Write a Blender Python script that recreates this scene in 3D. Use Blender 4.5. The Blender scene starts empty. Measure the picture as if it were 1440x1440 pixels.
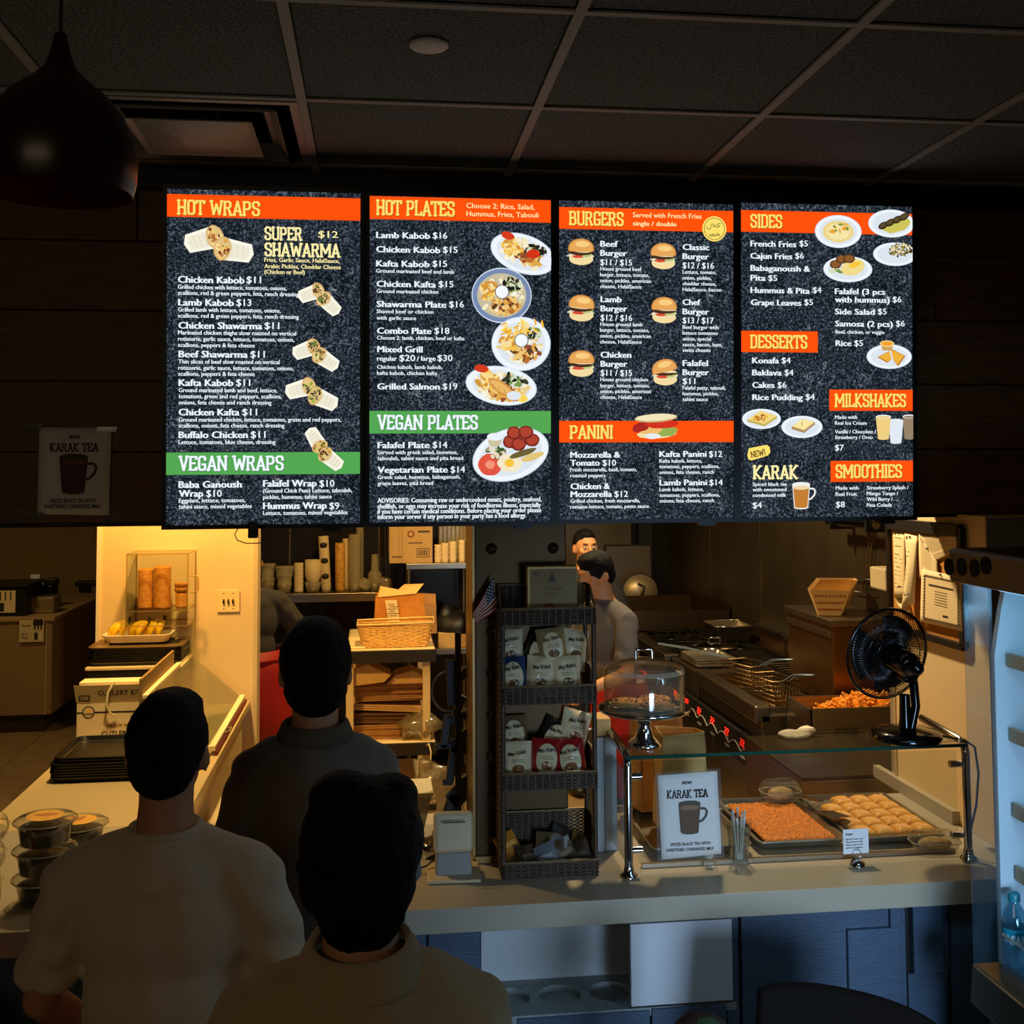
import bpy, math, random
from mathutils import Vector, Matrix, noise
R = random.Random(7)
PI = math.pi
scene = bpy.context.scene
col = scene.collection
# ---------------------------------------------------------------- camera
F, CX, CY, CAMZ = 1560.0, 720.0, 573.0, 2.1
_dY = Vector(((528-CX)/F, (663-CY)/F, 1)).normalized()
_dX = Vector(((13433-CX)/F, (590-CY)/F, 1)); _dX -= _dY*_dX.dot(_dY); _dX.normalize()
_up = _dY.cross(_dX)
if _up.y > 0: _up = -_up
CM = Matrix((_dX, _dY, _up))
cam = bpy.data.cameras.new('camera'); camo = bpy.data.objects.new('camera', cam); col.objects.link(camo)
cr, cu, cb = CM @ Vector((1, 0, 0)), CM @ Vector((0, -1, 0)), CM @ Vector((0, 0, -1))
camo.matrix_world = Matrix(((cr.x, cu.x, cb.x, 0), (cr.y, cu.y, cb.y, 0), (cr.z, cu.z, cb.z, CAMZ), (0, 0, 0, 1)))
cam.sensor_width = 36; cam.sensor_fit = 'HORIZONTAL'; cam.lens = 36*F/1440; cam.shift_y = (CY-720)/1440
cam.clip_start = .05
scene.camera = camo
# ---------------------------------------------------------------- exposure, world
scene.view_settings.view_transform = 'Standard'; scene.view_settings.look = 'None'
scene.view_settings.exposure = 0.0; scene.view_settings.gamma = 1
scene.view_settings.use_curve_mapping = False
w = bpy.data.worlds.new('world'); scene.world = w; w.use_nodes = True
w.node_tree.nodes['Background'].inputs[0].default_value = (.35, .42, .5, 1)
w.node_tree.nodes['Background'].inputs[1].default_value = .004
def light(name, kind, loc, target, power, colr, size=1.0, size_y=None, spot=None, blend=.6):
    l = bpy.data.lights.new(name, kind); l.energy = power; l.color = colr
    if kind == 'AREA':
        l.size = size
        if size_y: l.shape = 'RECTANGLE'; l.size_y = size_y
    else: l.shadow_soft_size = size
    if kind == 'SPOT': l.spot_size = math.radians(spot); l.spot_blend = blend
    o = bpy.data.objects.new(name, l); col.objects.link(o); o.location = loc
    d = Vector(target)-Vector(loc); o.rotation_euler = d.to_track_quat('-Z', 'Y').to_euler()
    return o
WARM = (1, .56, .15); WARM2 = (1, .70, .30); WARM3 = (1, .64, .22)
light('prep_lamp', 'SPOT', (-.95, 5.25, 2.7), (-.95, 6.05, 1.55), 165, WARM, .06, spot=130, blend=.9)
light('peninsula_lamp', 'SPOT', (-.9, 4.4, 2.8), (-.95, 4.4, 0), 120, WARM2, .06, spot=110, blend=.8)
light('packing_lamp', 'SPOT', (.05, 6.3, 2.85), (.08, 7.0, .6), 120, WARM3, .08, spot=130, blend=.8)
light('grill_lamp', 'SPOT', (1.4, 6.0, 2.9), (2.2, 6.6, .9), 190, (1, .76, .44), .1, spot=140, blend=.8)
light('case_lamp', 'SPOT', (1.30, 4.35, 2.8), (1.55, 3.85, .9), 150, (1, .76, .46), .06, spot=125, blend=.7)
light('hall_lamp', 'SPOT', (-3.2, 8.2, 2.9), (-3.2, 8.8, 0), 48, WARM2, .15, spot=160, blend=.9)
light('cool_counter_fill', 'AREA', (1.35, -1.2, 1.15), (1.45, 3.1, .62), 9.5, (.48, .70, 1), 1.0, 1.0).data.spread = math.radians(44)  # added cool fill inside the room to brighten the right counter front
light('dining_lamps', 'AREA', (-1.4, -1.4, 2.9), (-1.0, 3.0, 1.4), 9.0, (1, .76, .48), 2.0, 1.0)
# ---------------------------------------------------------------- pixel helpers (photograph frame 1440 x 1440)
def ray(x, y): return CM @ Vector(((x-CX)/F, (y-CY)/F, 1))
CAM = Vector((0, 0, CAMZ))
def aY(x, y, Y): r = ray(x, y); return r*(Y/r.y)+CAM
def aZ(x, y, z): r = ray(x, y); return r*((z-CAMZ)/r.z)+CAM
def aX(x, y, X): r = ray(x, y); return r*(X/r.x)+CAM
def lin(c):
    if isinstance(c, str): c = tuple(int(c[i:i+2], 16) for i in (0, 2, 4))
    return tuple((v/255/12.92 if v/255 <= .04045 else ((v/255+.055)/1.055)**2.4) for v in c)
# ---------------------------------------------------------------- materials
MATS = {}
def M(name, c=(128, 128, 128), rough=.5, metal=0, var=.0, vs=20, bump=0, bs=60, spec=.5, emit=0, sheen=0, stretch=None, coat=0):
    if name in MATS: return MATS[name]
    m = bpy.data.materials.new(name); m.use_nodes = True; nt = m.node_tree; b = nt.nodes['Principled BSDF']
    L = lin(c) + (1,)
    b.inputs['Base Color'].default_value = L; b.inputs['Roughness'].default_value = rough
    b.inputs['Metallic'].default_value = metal; b.inputs['Specular IOR Level'].default_value = spec
    b.inputs['Coat Weight'].default_value = coat
    if sheen: b.inputs['Sheen Weight'].default_value = sheen
    if emit: b.inputs['Emission Color'].default_value = L; b.inputs['Emission Strength'].default_value = emit
    if var or bump:
        tc = nt.nodes.new('ShaderNodeTexCoord'); mp = nt.nodes.new('ShaderNodeMapping')
        nt.links.new(tc.outputs['Object'], mp.inputs[0])
        if stretch: mp.inputs['Scale'].default_value = stretch
        if var:
            n = nt.nodes.new('ShaderNodeTexNoise'); n.inputs['Scale'].default_value = vs; n.inputs['Detail'].default_value = 5
            nt.links.new(mp.outputs[0], n.inputs[0])
            r = nt.nodes.new('ShaderNodeMapRange'); r.inputs[3].default_value = 1-var; r.inputs[4].default_value = 1+var
            r.inputs[1].default_value = .3; r.inputs[2].default_value = .7
            nt.links.new(n.outputs[0], r.inputs[0])
            v = nt.nodes.new('ShaderNodeVectorMath'); v.operation = 'SCALE'; v.inputs[0].default_value = L[:3]
            nt.links.new(r.outputs[0], v.inputs['Scale']); nt.links.new(v.outputs[0], b.inputs['Base Color'])
        if bump:
            n2 = nt.nodes.new('ShaderNodeTexNoise'); n2.inputs['Scale'].default_value = bs; n2.inputs['Detail'].default_value = 3
            nt.links.new(mp.outputs[0], n2.inputs[0]); bp = nt.nodes.new('ShaderNodeBump'); bp.inputs['Strength'].default_value = bump
            bp.inputs['Distance'].default_value = .01
            nt.links.new(n2.outputs[0], bp.inputs['Height']); nt.links.new(bp.outputs[0], b.inputs['Normal'])
    MATS[name] = m; return m
def Mclear(name, tint=(235, 240, 238), gloss=.12, body=.0, bodyc=(200, 200, 200), rough=.06):
    if name in MATS: return MATS[name]
    m = bpy.data.materials.new(name); m.use_nodes = True; nt = m.node_tree; nt.nodes.clear()
    o = nt.nodes.new('ShaderNodeOutputMaterial'); t = nt.nodes.new('ShaderNodeBsdfTransparent'); t.inputs[0].default_value = lin(tint)+(1,)
    g = nt.nodes.new('ShaderNodeBsdfGlossy'); g.inputs['Roughness'].default_value = rough
    fr = nt.nodes.new('ShaderNodeLayerWeight'); fr.inputs[0].default_value = .5
    pw = nt.nodes.new('ShaderNodeMath'); pw.operation = 'POWER'; pw.inputs[1].default_value = 4.0; nt.links.new(fr.outputs['Facing'], pw.inputs[0])
    ma = nt.nodes.new('ShaderNodeMath'); ma.operation = 'MULTIPLY_ADD'; ma.inputs[1].default_value = .7; ma.inputs[2].default_value = .03+gloss*.15
    nt.links.new(pw.outputs[0], ma.inputs[0])
    mx = nt.nodes.new('ShaderNodeMixShader'); nt.links.new(ma.outputs[0], mx.inputs[0]); nt.links.new(g.outputs[0], mx.inputs[2])
    if body:
        d = nt.nodes.new('ShaderNodeBsdfDiffuse'); d.inputs[0].default_value = lin(bodyc)+(1,)
        m2 = nt.nodes.new('ShaderNodeMixShader'); m2.inputs[0].default_value = body
        nt.links.new(t.outputs[0], m2.inputs[1]); nt.links.new(d.outputs[0], m2.inputs[2]); nt.links.new(m2.outputs[0], mx.inputs[1])
    else: nt.links.new(t.outputs[0], mx.inputs[1])
    nt.links.new(mx.outputs[0], o.inputs[0]); MATS[name] = m; return m
def Mprint(name, emit=0, rough=.6):
    if name in MATS: return MATS[name]
    m = bpy.data.materials.new(name); m.use_nodes = True; nt = m.node_tree; b = nt.nodes['Principled BSDF']
    a = nt.nodes.new('ShaderNodeVertexColor'); a.layer_name = 'ink'
    if emit:
        b.inputs['Base Color'].default_value = (.005, .005, .005, 1); b.inputs['Specular IOR Level'].default_value = .1
        nt.links.new(a.outputs[0], b.inputs['Emission Color']); b.inputs['Emission Strength'].default_value = emit
    else: nt.links.new(a.outputs[0], b.inputs['Base Color'])
    b.inputs['Roughness'].default_value = rough; MATS[name] = m; return m
INK = Mprint('printed_ink'); LIT = Mprint('lit_screen_pixels', 1.0); WAX = Mprint('glossy_print', 0, .25)
# ---------------------------------------------------------------- mesh builder
class MB:
    def __init__(s): s.v, s.f, s.c, s.sm, s.tr = [], [], [], [], None
    def add(s, vs, fs, c=None, smooth=False):
        o = len(s.v)
        if s.tr is not None: vs = [s.tr @ Vector(q) for q in vs]
        s.v += [tuple(q) for q in vs]
        for f in fs: s.f.append(tuple(i+o for i in f)); s.c.append(c); s.sm.append(smooth)
        return s
    def box(s, x0, x1, y0, y1, z0, z1, c=None):
        return s.add([(x0, y0, z0), (x1, y0, z0), (x1, y1, z0), (x0, y1, z0), (x0, y0, z1), (x1, y0, z1), (x1, y1, z1), (x0, y1, z1)],
                     [(0, 3, 2, 1), (4, 5, 6, 7), (0, 1, 5, 4), (1, 2, 6, 5), (2, 3, 7, 6), (3, 0, 4, 7)], c)
    def bc(s, ctr, size, rot=None, c=None):
        m = Matrix.Translation(Vector(ctr)) @ (rot.to_4x4() if rot else Matrix.Identity(4))
        a, b, d = size[0]/2, size[1]/2, size[2]/2
        vs = [m @ Vector((i*a, j*b, k*d)) for k in (-1, 1) for i, j in ((-1, -1), (1, -1), (1, 1), (-1, 1))]
        return s.add(vs, [(0, 3, 2, 1), (4, 5, 6, 7), (0, 1, 5, 4), (1, 2, 6, 5), (2, 3, 7, 6), (3, 0, 4, 7)], c)
    def cyl(s, p0, p1, r0, r1=None, n=14, c=None, caps=True):
        p0, p1 = Vector(p0), Vector(p1); r1 = r0 if r1 is None else r1
        q = (p1-p0).to_track_quat('Z', 'Y').to_matrix(); vs = []
        for p, r in ((p0, r0), (p1, r1)):
            for i in range(n): a = 2*PI*i/n; vs.append(p+q @ Vector((r*math.cos(a), r*math.sin(a), 0)))
        s.add(vs, [(i, (i+1) % n, n+(i+1) % n, n+i) for i in range(n)], c, True)
        if caps: s.add(vs, [tuple(range(n-1, -1, -1)), tuple(range(n, 2*n))], c)
        return s
    def tube(s, pts, r, n=6, c=None, closed=False):
        P = [Vector(p) for p in pts]; vs = []; N = len(P); ref = None
        for i in range(N):
            if closed: t = (P[(i+1) % N]-P[i-1]).normalized()
            else: t = (P[min(i+1, N-1)]-P[max(i-1, 0)]).normalized()
            if ref is None:
                ref = t.orthogonal().normalized()
            ref = (ref - t*ref.dot(t))
            if ref.length < 1e-6: ref = t.orthogonal()
            ref.normalize(); b = t.cross(ref); rr = r[i] if isinstance(r, (list, tuple)) else r
            for k in range(n): a = 2*PI*k/n; vs.append(P[i]+ref*(rr*math.cos(a))+b*(rr*math.sin(a)))
        fs = [(i*n+k, i*n+(k+1) % n, (i+1)*n+(k+1) % n, (i+1)*n+k) for i in range(N-1) for k in range(n)]
        if closed: fs += [((N-1)*n+k, (N-1)*n+(k+1) % n, (k+1) % n, k) for k in range(n)]
        s.add(vs, fs, c, True)
        if not closed: s.add([vs[k] for k in range(n)]+[vs[(N-1)*n+k] for k in range(n)], [tuple(range(n-1, -1, -1)), tuple(range(n, 2*n))], c)
        return s
    def lathe(s, prof, n=24, ctr=(0, 0, 0), c=None, sx=1, sy=1, rot=None):
        ctr = Vector(ctr); vs = []
        for r, z in prof:
            for i in range(n):
                a = 2*PI*i/n; q = Vector((r*sx*math.cos(a), r*sy*math.sin(a), z))
                vs.append(ctr+(rot @ q if rot else q))
        return s.add(vs, [(j*n+i, j*n+(i+1) % n, (j+1)*n+(i+1) % n, (j+1)*n+i) for j in range(len(prof)-1) for i in range(n)], c, True)
    def ell(s, ctr, rad, n=12, rot=None, c=None):
        m = max(4, n//2+1); prof = []
        ctr = Vector(ctr); vs = [None]; vs = []
        for j in range(m+1):
            ph = -PI/2+PI*j/m
            for i in range(n):
                a = 2*PI*i/n; q = Vector((rad[0]*math.cos(ph)*math.cos(a), rad[1]*math.cos(ph)*math.sin(a), rad[2]*math.sin(ph)))
                vs.append(ctr+(rot @ q if rot else q))
        return s.add(vs, [(j*n+i, j*n+(i+1) % n, (j+1)*n+(i+1) % n, (j+1)*n+i) for j in range(m) for i in range(n)], c, True)
    def caps(s, p0, p1, r0, r1, n=12):
        s.cyl(p0, p1, r0, r1, n); s.ell(p0, (r0,)*3, n); s.ell(p1, (r1,)*3, n); return s
    def poly(s, pts, c=None): return s.add(pts, [tuple(range(len(pts)))], c)
    def prism(s, pts, d, c=None):
        n = len(pts); d = Vector(d); a = [Vector(p) for p in pts]; b = [p+d for p in a]
        return s.add(a+b, [tuple(range(n-1, -1, -1)), tuple(range(n, 2*n))]+[(i, (i+1) % n, n+(i+1) % n, n+i) for i in range(n)], c)
    def grid(s, fn, nu, nv, c=None, smooth=True):
        vs = [fn(i/nu, j/nv) for j in range(nv+1) for i in range(nu+1)]
        return s.add(vs, [(j*(nu+1)+i, j*(nu+1)+i+1, (j+1)*(nu+1)+i+1, (j+1)*(nu+1)+i) for j in range(nv) for i in range(nu)], c, smooth)
    def mesh(s, name):
        me = bpy.data.meshes.new(name); me.from_pydata(s.v, [], s.f)
        me.polygons.foreach_set('use_smooth', s.sm)
        if any(c is not None for c in s.c):
            at = me.color_attributes.new('ink', 'FLOAT_COLOR', 'CORNER'); buf = []
            for p, c in zip(me.polygons, s.c):
                k = lin(c)+(1.,) if c is not None else (1., 1., 1., 1.)
                for _ in range(p.loop_total): buf.extend(k)
            at.data.foreach_set('color', buf)
        me.update(); return me
def P(mb, name, mat, parent=None, bevel=0, label=None, kind=None, loc=None, seg=2, solid=0):
    me = mb.mesh(name) if isinstance(mb, MB) else mb
    if mat and not me.materials: me.materials.append(mat)
    o = bpy.data.objects.new(name, me); col.objects.link(o)
    if parent is not None: o.parent = parent
    if loc: o.location = loc
    if bevel:
        b = o.modifiers.new('edge', 'BEVEL'); b.width = bevel; b.segments = seg; b.limit_method = 'ANGLE'; b.angle_limit = .7
    if solid:
        b = o.modifiers.new('thick', 'SOLIDIFY'); b.thickness = solid; b.offset = 0
    if label: o['label'] = label
    if kind: o['kind'] = kind
    return o
def tag(o, label, cat, group=None, kind=None):
    o['label'] = label; o['category'] = cat
    if group: o['group'] = group
    if kind: o['kind'] = kind
    return o
def T(name, label, cat, loc, rz=0, group=None):
    o = bpy.data.objects.new(name, None); o.empty_display_size = .05; col.objects.link(o); o.location = loc; o.rotation_euler = (0, 0, rz)
    return tag(o, label, cat, group)
def S(mb, name, mat, parent=None, **k):
    o = P(mb, name, mat, parent, **k)
    if parent is None: o['kind'] = 'structure'
    return o
def dup(root, loc=None, rz=None, label=None, group=None, scale=None):
    def cp(o, par):
        c = o.copy(); col.objects.link(c); c.parent = par
        for ch in o.children: cp(ch, c)
        return c
    r = cp(root, None)
    if loc is not None: r.location = loc
    if rz is not None: r.rotation_euler = (0, 0, rz)
    if scale: r.scale = scale
    if label: r['label'] = label
    if group: r['group'] = group
    return r
RX = lambda a: Matrix.Rotation(a, 3, 'X')
RY = lambda a: Matrix.Rotation(a, 3, 'Y')
RZ = lambda a: Matrix.Rotation(a, 3, 'Z')
# ---------------------------------------------------------------- lettering
_tc = {}
def glyphs(txt, bold):
    k = (txt, bold)
    if k in _tc: return _tc[k]
    cu = bpy.data.curves.new('lettering', 'FONT'); cu.body = txt; cu.size = 1; cu.resolution_u = 2; cu.offset = bold
    ob = bpy.data.objects.new('lettering', cu); me = bpy.data.meshes.new_from_object(ob)
    vs = [(v.co.x, v.co.y) for v in me.vertices]; fs = [tuple(p.vertices) for p in me.polygons]
    bpy.data.objects.remove(ob); bpy.data.curves.remove(cu); bpy.data.meshes.remove(me)
    x0 = min(v[0] for v in vs); x1 = max(v[0] for v in vs)
    _tc[k] = ([(v[0]-x0, v[1]) for v in vs], fs, x1-x0); return _tc[k]
CAPH = max(v[1] for v in glyphs('H', 0)[0])
SLAB = {  # strokes on a .5 x 1 cell; s = slab at that stroke end
 'H': (.56, [[(.1, 0), (.1, 1)], [(.46, 0), (.46, 1)], [(.1, .42), (.28, .52), (.46, .42)]], [(.1, 0), (.1, 1), (.46, 0), (.46, 1)]),
 'O': (.54, [[(.1, .14), (.1, .86), (.18, .96), (.36, .96), (.44, .86), (.44, .14), (.36, .04), (.18, .04), (.1, .14)]], []),
 'T': (.52, [[(.26, 0), (.26, .95)], [(.03, .8), (.03, .95), (.49, .95), (.49, .8)]], [(.26, 0)]),
 'W': (.78, [[(.08, 1), (.22, .05), (.39, .75), (.56, .05), (.7, 1)]], [(.08, 1), (.7, 1)]),
 'R': (.56, [[(.1, 0), (.1, .95), (.34, .95), (.42, .86), (.42, .62), (.34, .52), (.1, .5)], [(.3, .5), (.46, 0)]], [(.1, 0), (.46, 0), (.1, 1)]),
 'A': (.58, [[(.08, 0), (.29, .97), (.5, 0)], [(.15, .3), (.43, .3)]], [(.08, 0), (.5, 0)]),
 'P': (.54, [[(.1, 0), (.1, .95), (.34, .95), (.43, .86), (.43, .55), (.34, .45), (.1, .45)]], [(.1, 0), (.1, 1)]),
 'S': (.52, [[(.43, .72), (.43, .86), (.35, .96), (.17, .96), (.09, .86), (.09, .66), (.17, .54), (.35, .47), (.43, .36), (.43, .14), (.35, .04), (.17, .04), (.09, .14), (.09, .28)]], []),
 'V': (.56, [[(.08, 1), (.28, .03), (.48, 1)]], [(.08, 1), (.48, 1)]),
 'E': (.5, [[(.1, .04), (.1, .96)], [(.1, .05), (.43, .05), (.43, .2)], [(.1, .5), (.34, .5)], [(.1, .95), (.43, .95), (.43, .8)]], [(.1, 0), (.1, 1)]),
 'G': (.54, [[(.44, .74), (.44, .86), (.36, .96), (.18, .96), (.1, .86), (.1, .14), (.18, .04), (.36, .04), (.44, .14), (.44, .42), (.28, .42)]], []),
 'N': (.6, [[(.1, 0), (.1, .97), (.5, .03), (.5, 1)]], [(.1, 0), (.5, 1), (.1, 1)]),
 'L': (.48, [[(.1, 1), (.1, .05), (.42, .05), (.42, .22)]], [(.1, 1), (.1, 0)]),
 'B': (.54, [[(.1, .04), (.1, .96), (.34, .96), (.41, .88), (.41, .6), (.34, .52), (.1, .52)], [(.34, .52), (.44, .42), (.44, .13), (.36, .04), (.1, .04)]], [(.1, 0), (.1, 1)]),
 'U': (.56, [[(.1, 1), (.1, .14), (.18, .04), (.38, .04), (.46, .14), (.46, 1)]], [(.1, 1), (.46, 1)]),
 'I': (.26, [[(.13, 0), (.13, 1)]], [(.13, 0), (.13, 1)]),
 'D': (.56, [[(.1, .04), (.1, .96), (.34, .96), (.45, .84), (.45, .16), (.34, .04), (.1, .04)]], [(.1, 0), (.1, 1)]),
 'M': (.74, [[(.1, 0), (.1, .97), (.37, .3), (.64, .97), (.64, 0)]], [(.1, 0), (.64, 0), (.1, 1), (.64, 1)]),
 'K': (.56, [[(.1, 0), (.1, 1)], [(.46, 1), (.14, .48), (.46, 0)]], [(.1, 0), (.1, 1), (.46, 0), (.46, 1)]),
 'C': (.52, [[(.43, .74), (.43, .86), (.35, .96), (.17, .96), (.09, .86), (.09, .14), (.17, .04), (.35, .04), (.43, .14), (.43, .28)]], []),
 'X': (.54, [[(.08, 0), (.46, 1)], [(.08, 1), (.46, 0)]], [(.08, 0), (.46, 0), (.08, 1), (.46, 1)]),
 '!': (.26, [[(.13, .3), (.13, 1)], [(.13, .0), (.13, .12)]], []), ' ': (.3, [], []),
}
def slab(txt, th=.13):
    k = ('slab', txt, th)
    if k in _tc: return _tc[k]
    vs, fs, x = [], [], 0
    def quad(a, b, t):
        dx, dy = b[0]-a[0], b[1]-a[1]; l = math.hypot(dx, dy) or 1; nx, ny = -dy/l*t/2, dx/l*t/2; ex, ey = dx/l*t*.4, dy/l*t*.4; o = len(vs)
        vs.extend([(a[0]-ex+nx, a[1]-ey+ny), (a[0]-ex-nx, a[1]-ey-ny), (b[0]+ex-nx, b[1]+ey-ny), (b[0]+ex+nx, b[1]+ey+ny)]); fs.append((o, o+1, o+2, o+3))
    for ch in txt:
        w_, st, sl = SLAB[ch]
        for s_ in st:
            for a, b in zip(s_, s_[1:]): quad((x+a[0], a[1]), (x+b[0], b[1]), th)
        for (sx, sy) in sl:
            yy = sy+(.04 if sy < .5 else -.04); quad((x+sx-.09, yy), (x+sx+.09, yy), .085)
        x += w_
    _tc[k] = (vs, fs, x); return _tc[k]
class Flat:
    """flat print on a plane: origin o, unit axes U, V, normal N (towards the reader); shapes get thin steps of height."""
    def __init__(s, o, U, V, N): s.o, s.U, s.V, s.N = Vector(o), Vector(U).normalized(), Vector(V).normalized(), Vector(N).normalized()
    def px(s, x, y):
        r = ray(x, y); t = (s.o-CAM).dot(s.N)/r.dot(s.N); q = CAM+r*t-s.o; return q.dot(s.U), q.dot(s.V)
    def sc(s, x, y):
        a, b = s.px(x, y), s.px(x, y+4); return math.hypot(a[0]-b[0], a[1]-b[1])/4
class Ink:
    def __init__(s, fl, base=0.0006, loc=(0, 0, 0)): s.fl, s.mb, s.h, s.loc = fl, MB(), base, Vector(loc)
    def to(s, u, v): return s.loc+s.fl.U*u+s.fl.V*v+s.fl.N*s.h
    def poly(s, pts, c, step=.00003):
        s.h += step; s.mb.add([s.to(*p) for p in pts], [tuple(range(len(pts)))], c); return s
    def rect(s, u0, v0, u1, v1, c): return s.poly([(u0, v0), (u1, v0), (u1, v1), (u0, v1)], c)
    def ell(s, u, v, a, b, c, rot=0, n=22, jag=0, seed=0):
        rr = random.Random(seed); pts = []
        for i in range(n):
            t = 2*PI*i/n; k = 1+rr.uniform(-jag, jag); x, y = a*k*math.cos(t), b*k*math.sin(t)
            pts.append((u+x*math.cos(rot)-y*math.sin(rot), v+x*math.sin(rot)+y*math.cos(rot)))
        return s.poly(pts, c)
    def line(s, pts, t, c):
        s.h += .00004
        for a, b in zip(pts, pts[1:]):
            dx, dy = b[0]-a[0], b[1]-a[1]; l = math.hypot(dx, dy) or 1; nx, ny = -dy/l*t/2, dx/l*t/2
            s.mb.add([s.to(a[0]+nx, a[1]+ny), s.to(a[0]-nx, a[1]-ny), s.to(b[0]-nx, b[1]-ny), s.to(b[0]+nx, b[1]+ny)], [(0, 1, 2, 3)], c)
        return s
    def text(s, t, u, v, width, h, c, bold=.012, font='sans', ang=0, shear=0, dbl=0):
        vs, fs, w_ = glyphs(t, bold) if font == 'sans' else slab(t, .13+bold)
        k = h/(CAPH if font == 'sans' else 1); kx = width/w_ if width else k; s.h += .00004
        ca, sa = math.cos(ang), math.sin(ang); out = []
        for x, y in vs:
            X, Y = x*kx+y*k*shear, y*k; out.append(s.to(u+X*ca-Y*sa, v+X*sa+Y*ca))
        s.mb.add(out, fs, c)
        if dbl:
            for e in (.5, 1): s.mb.add([q+s.fl.U*(h*dbl*e)+s.fl.N*.00002 for q in out], fs, c)
        return s
# ================================================================ THE SETTING
CEIL = 3.05; CT = .90; YF = 3.12
m_grout = M('tile_grout', (60, 50, 38), .9); m_ftile = M('floor_tile_glaze', (150, 124, 88), .45, var=.18, vs=6, bump=.05, bs=40)
m_tile = M('ceiling_tile_fibre', (112, 116, 116), .95, var=.45, vs=110, bump=1.0, bs=120, spec=.1)
m_tee = M('ceiling_grid_white', (150, 150, 146), .6)
m_paint = M('cream_wall_paint', (232, 205, 150), .55, var=.05, vs=3, bump=.08, bs=250)
m_khaki = M('khaki_wall_paint', (150, 128, 82), .8, var=.05, vs=2)
m_wood = M('dark_wood_plank', (104, 72, 30), .55, var=.3, vs=9, stretch=(1, 8, 8), bump=.1, bs=30)
m_black = M('matte_black', (14, 13, 12), .5); m_blackm = M('black_steel', (18, 17, 16), .35, .6)
m_steel = M('brushed_steel', (150, 138, 118), .34, 1, var=.12, vs=5, stretch=(1, 1, 14), bump=.04, bs=90)
m_steelw = M('stainless_wall_sheet', (112, 96, 70), .42, .9, var=.25, vs=2.5, bump=.05, bs=14)
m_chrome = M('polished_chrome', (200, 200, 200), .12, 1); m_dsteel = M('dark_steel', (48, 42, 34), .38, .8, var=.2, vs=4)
m_grease = M('greasy_iron', (26, 22, 18), .5, .4, var=.4, vs=12, bump=.3, bs=40)
m_navy = M('navy_board', (62, 82, 104), .5, var=.1, vs=14, stretch=(1, 1, 5), bump=.25, bs=60)
m_lam = M('grey_quartz', (176, 164, 142), .35, var=.07, vs=240, bump=.02, bs=300)
m_white = M('white_laminate', (222, 222, 218), .5, var=.03, vs=8); m_cream = M('cream_laminate', (214, 192, 146), .5, var=.04, vs=9)

floor = S(MB().box(-8.5, 5, -3, 12, -.1, -.006), 'floor', m_grout)
tw, tl = .457, .61; far = MB(); t0 = -2.65-6*tw
tile = MB().box(.003, tw-.003, .003, tl-.003, -.008, 0).mesh('floor_tile'); tile.materials.append(m_ftile)
for i in range(-7, 17):
    x = -2.65+i*tw-tw*6
    for j in range(-6, 20):
        y = j*tl+(.31 if i % 2 else 0)+.1*((i*7) % 3)
        if -4.9 < x < -.9 and 4.2 < y < 11:
            P(tile, 'floor_tile', None, floor, bevel=0, loc=(x, y, 0))
        elif y < 11.4: far.box(x+.003, x+tw-.003, y+.003, y+tl-.003, -.008, 0)
P(far, 'floor_tile', m_ftile, floor, kind='stuff')
# ceiling
ceiling = S(MB().box(-8.5, 5, -3, 12, CEIL+.09, CEIL+.2), 'ceiling', m_black)
g = MB(); GX, GY, G = -.189, 3.44, .61
ct = MB().box(.012, G-.012, .012, G-.012, 0, .014).mesh('ceiling_tile'); ct.materials.append(m_tile)
far = MB()
for i in range(-6, 8):
    for j in range(0, 7):
        x, y = GX+i*G, GY-(j+1)*G
        if i == -1 and j == 0: continue
        if -4 < i < 5 and j < 4: P(ct, 'ceiling_tile', None, ceiling, bevel=.004, seg=1, loc=(x, y, CEIL+.004))
        else: far.box(x+.012, x+G-.012, y+.012, y+G-.012, CEIL+.004, CEIL+.018)
    P(MB().box(GX+i*G+.012, GX+i*G+G-.012, GY+.012, 3.55, CEIL+.004, CEIL+.018), 'ceiling_tile', m_tile, ceiling)
P(far, 'ceiling_tile', m_tile, ceiling, kind='stuff')
for i in range(-6, 9): g.box(GX+i*G-.012, GX+i*G+.012, -1, 3.56, CEIL-.003, CEIL+.004)
for j in range(0, 8): g.box(GX-6*G, GX+8*G, GY-j*G-.010, GY-j*G+.010, CEIL-.002, CEIL+.003)
P(g, 'ceiling_grid', m_tee, ceiling)
S(MB().box(-8.5, 5, 3.72, 12, CEIL, CEIL+.05), 'ceiling_kitchen', m_tee)
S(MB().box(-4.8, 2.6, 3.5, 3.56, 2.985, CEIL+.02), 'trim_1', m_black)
# bulkhead with planks
wf = S(MB().box(-4.8, 2.6, 3.58, 3.72, 1.945, CEIL+.05), 'wall_front', m_black)
rows = [1.945, 2.165, 2.385, 2.605, 2.825, 2.99]
joints = [[-2.9, -.82, .9], [-1.9, .1, 1.5], [-2.4, -1.3, .5], [-3.1, -.2, 1.9], [-2.2, -.744, 1.1]]
for k in range(5):
    e = [-4.8]+joints[k]+[2.6]
    for a, b in zip(e, e[1:]): P(MB().box(a+.002, b-.002, 3.56, 3.585, rows[k]+.002, rows[k+1]-.002), 'wood_plank', m_wood, wf, bevel=.002, seg=1)
P(MB().box(-4.8, 2.6, 3.56, 3.72, 1.935, 1.947), 'soffit_edge', m_blackm, wf)
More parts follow.
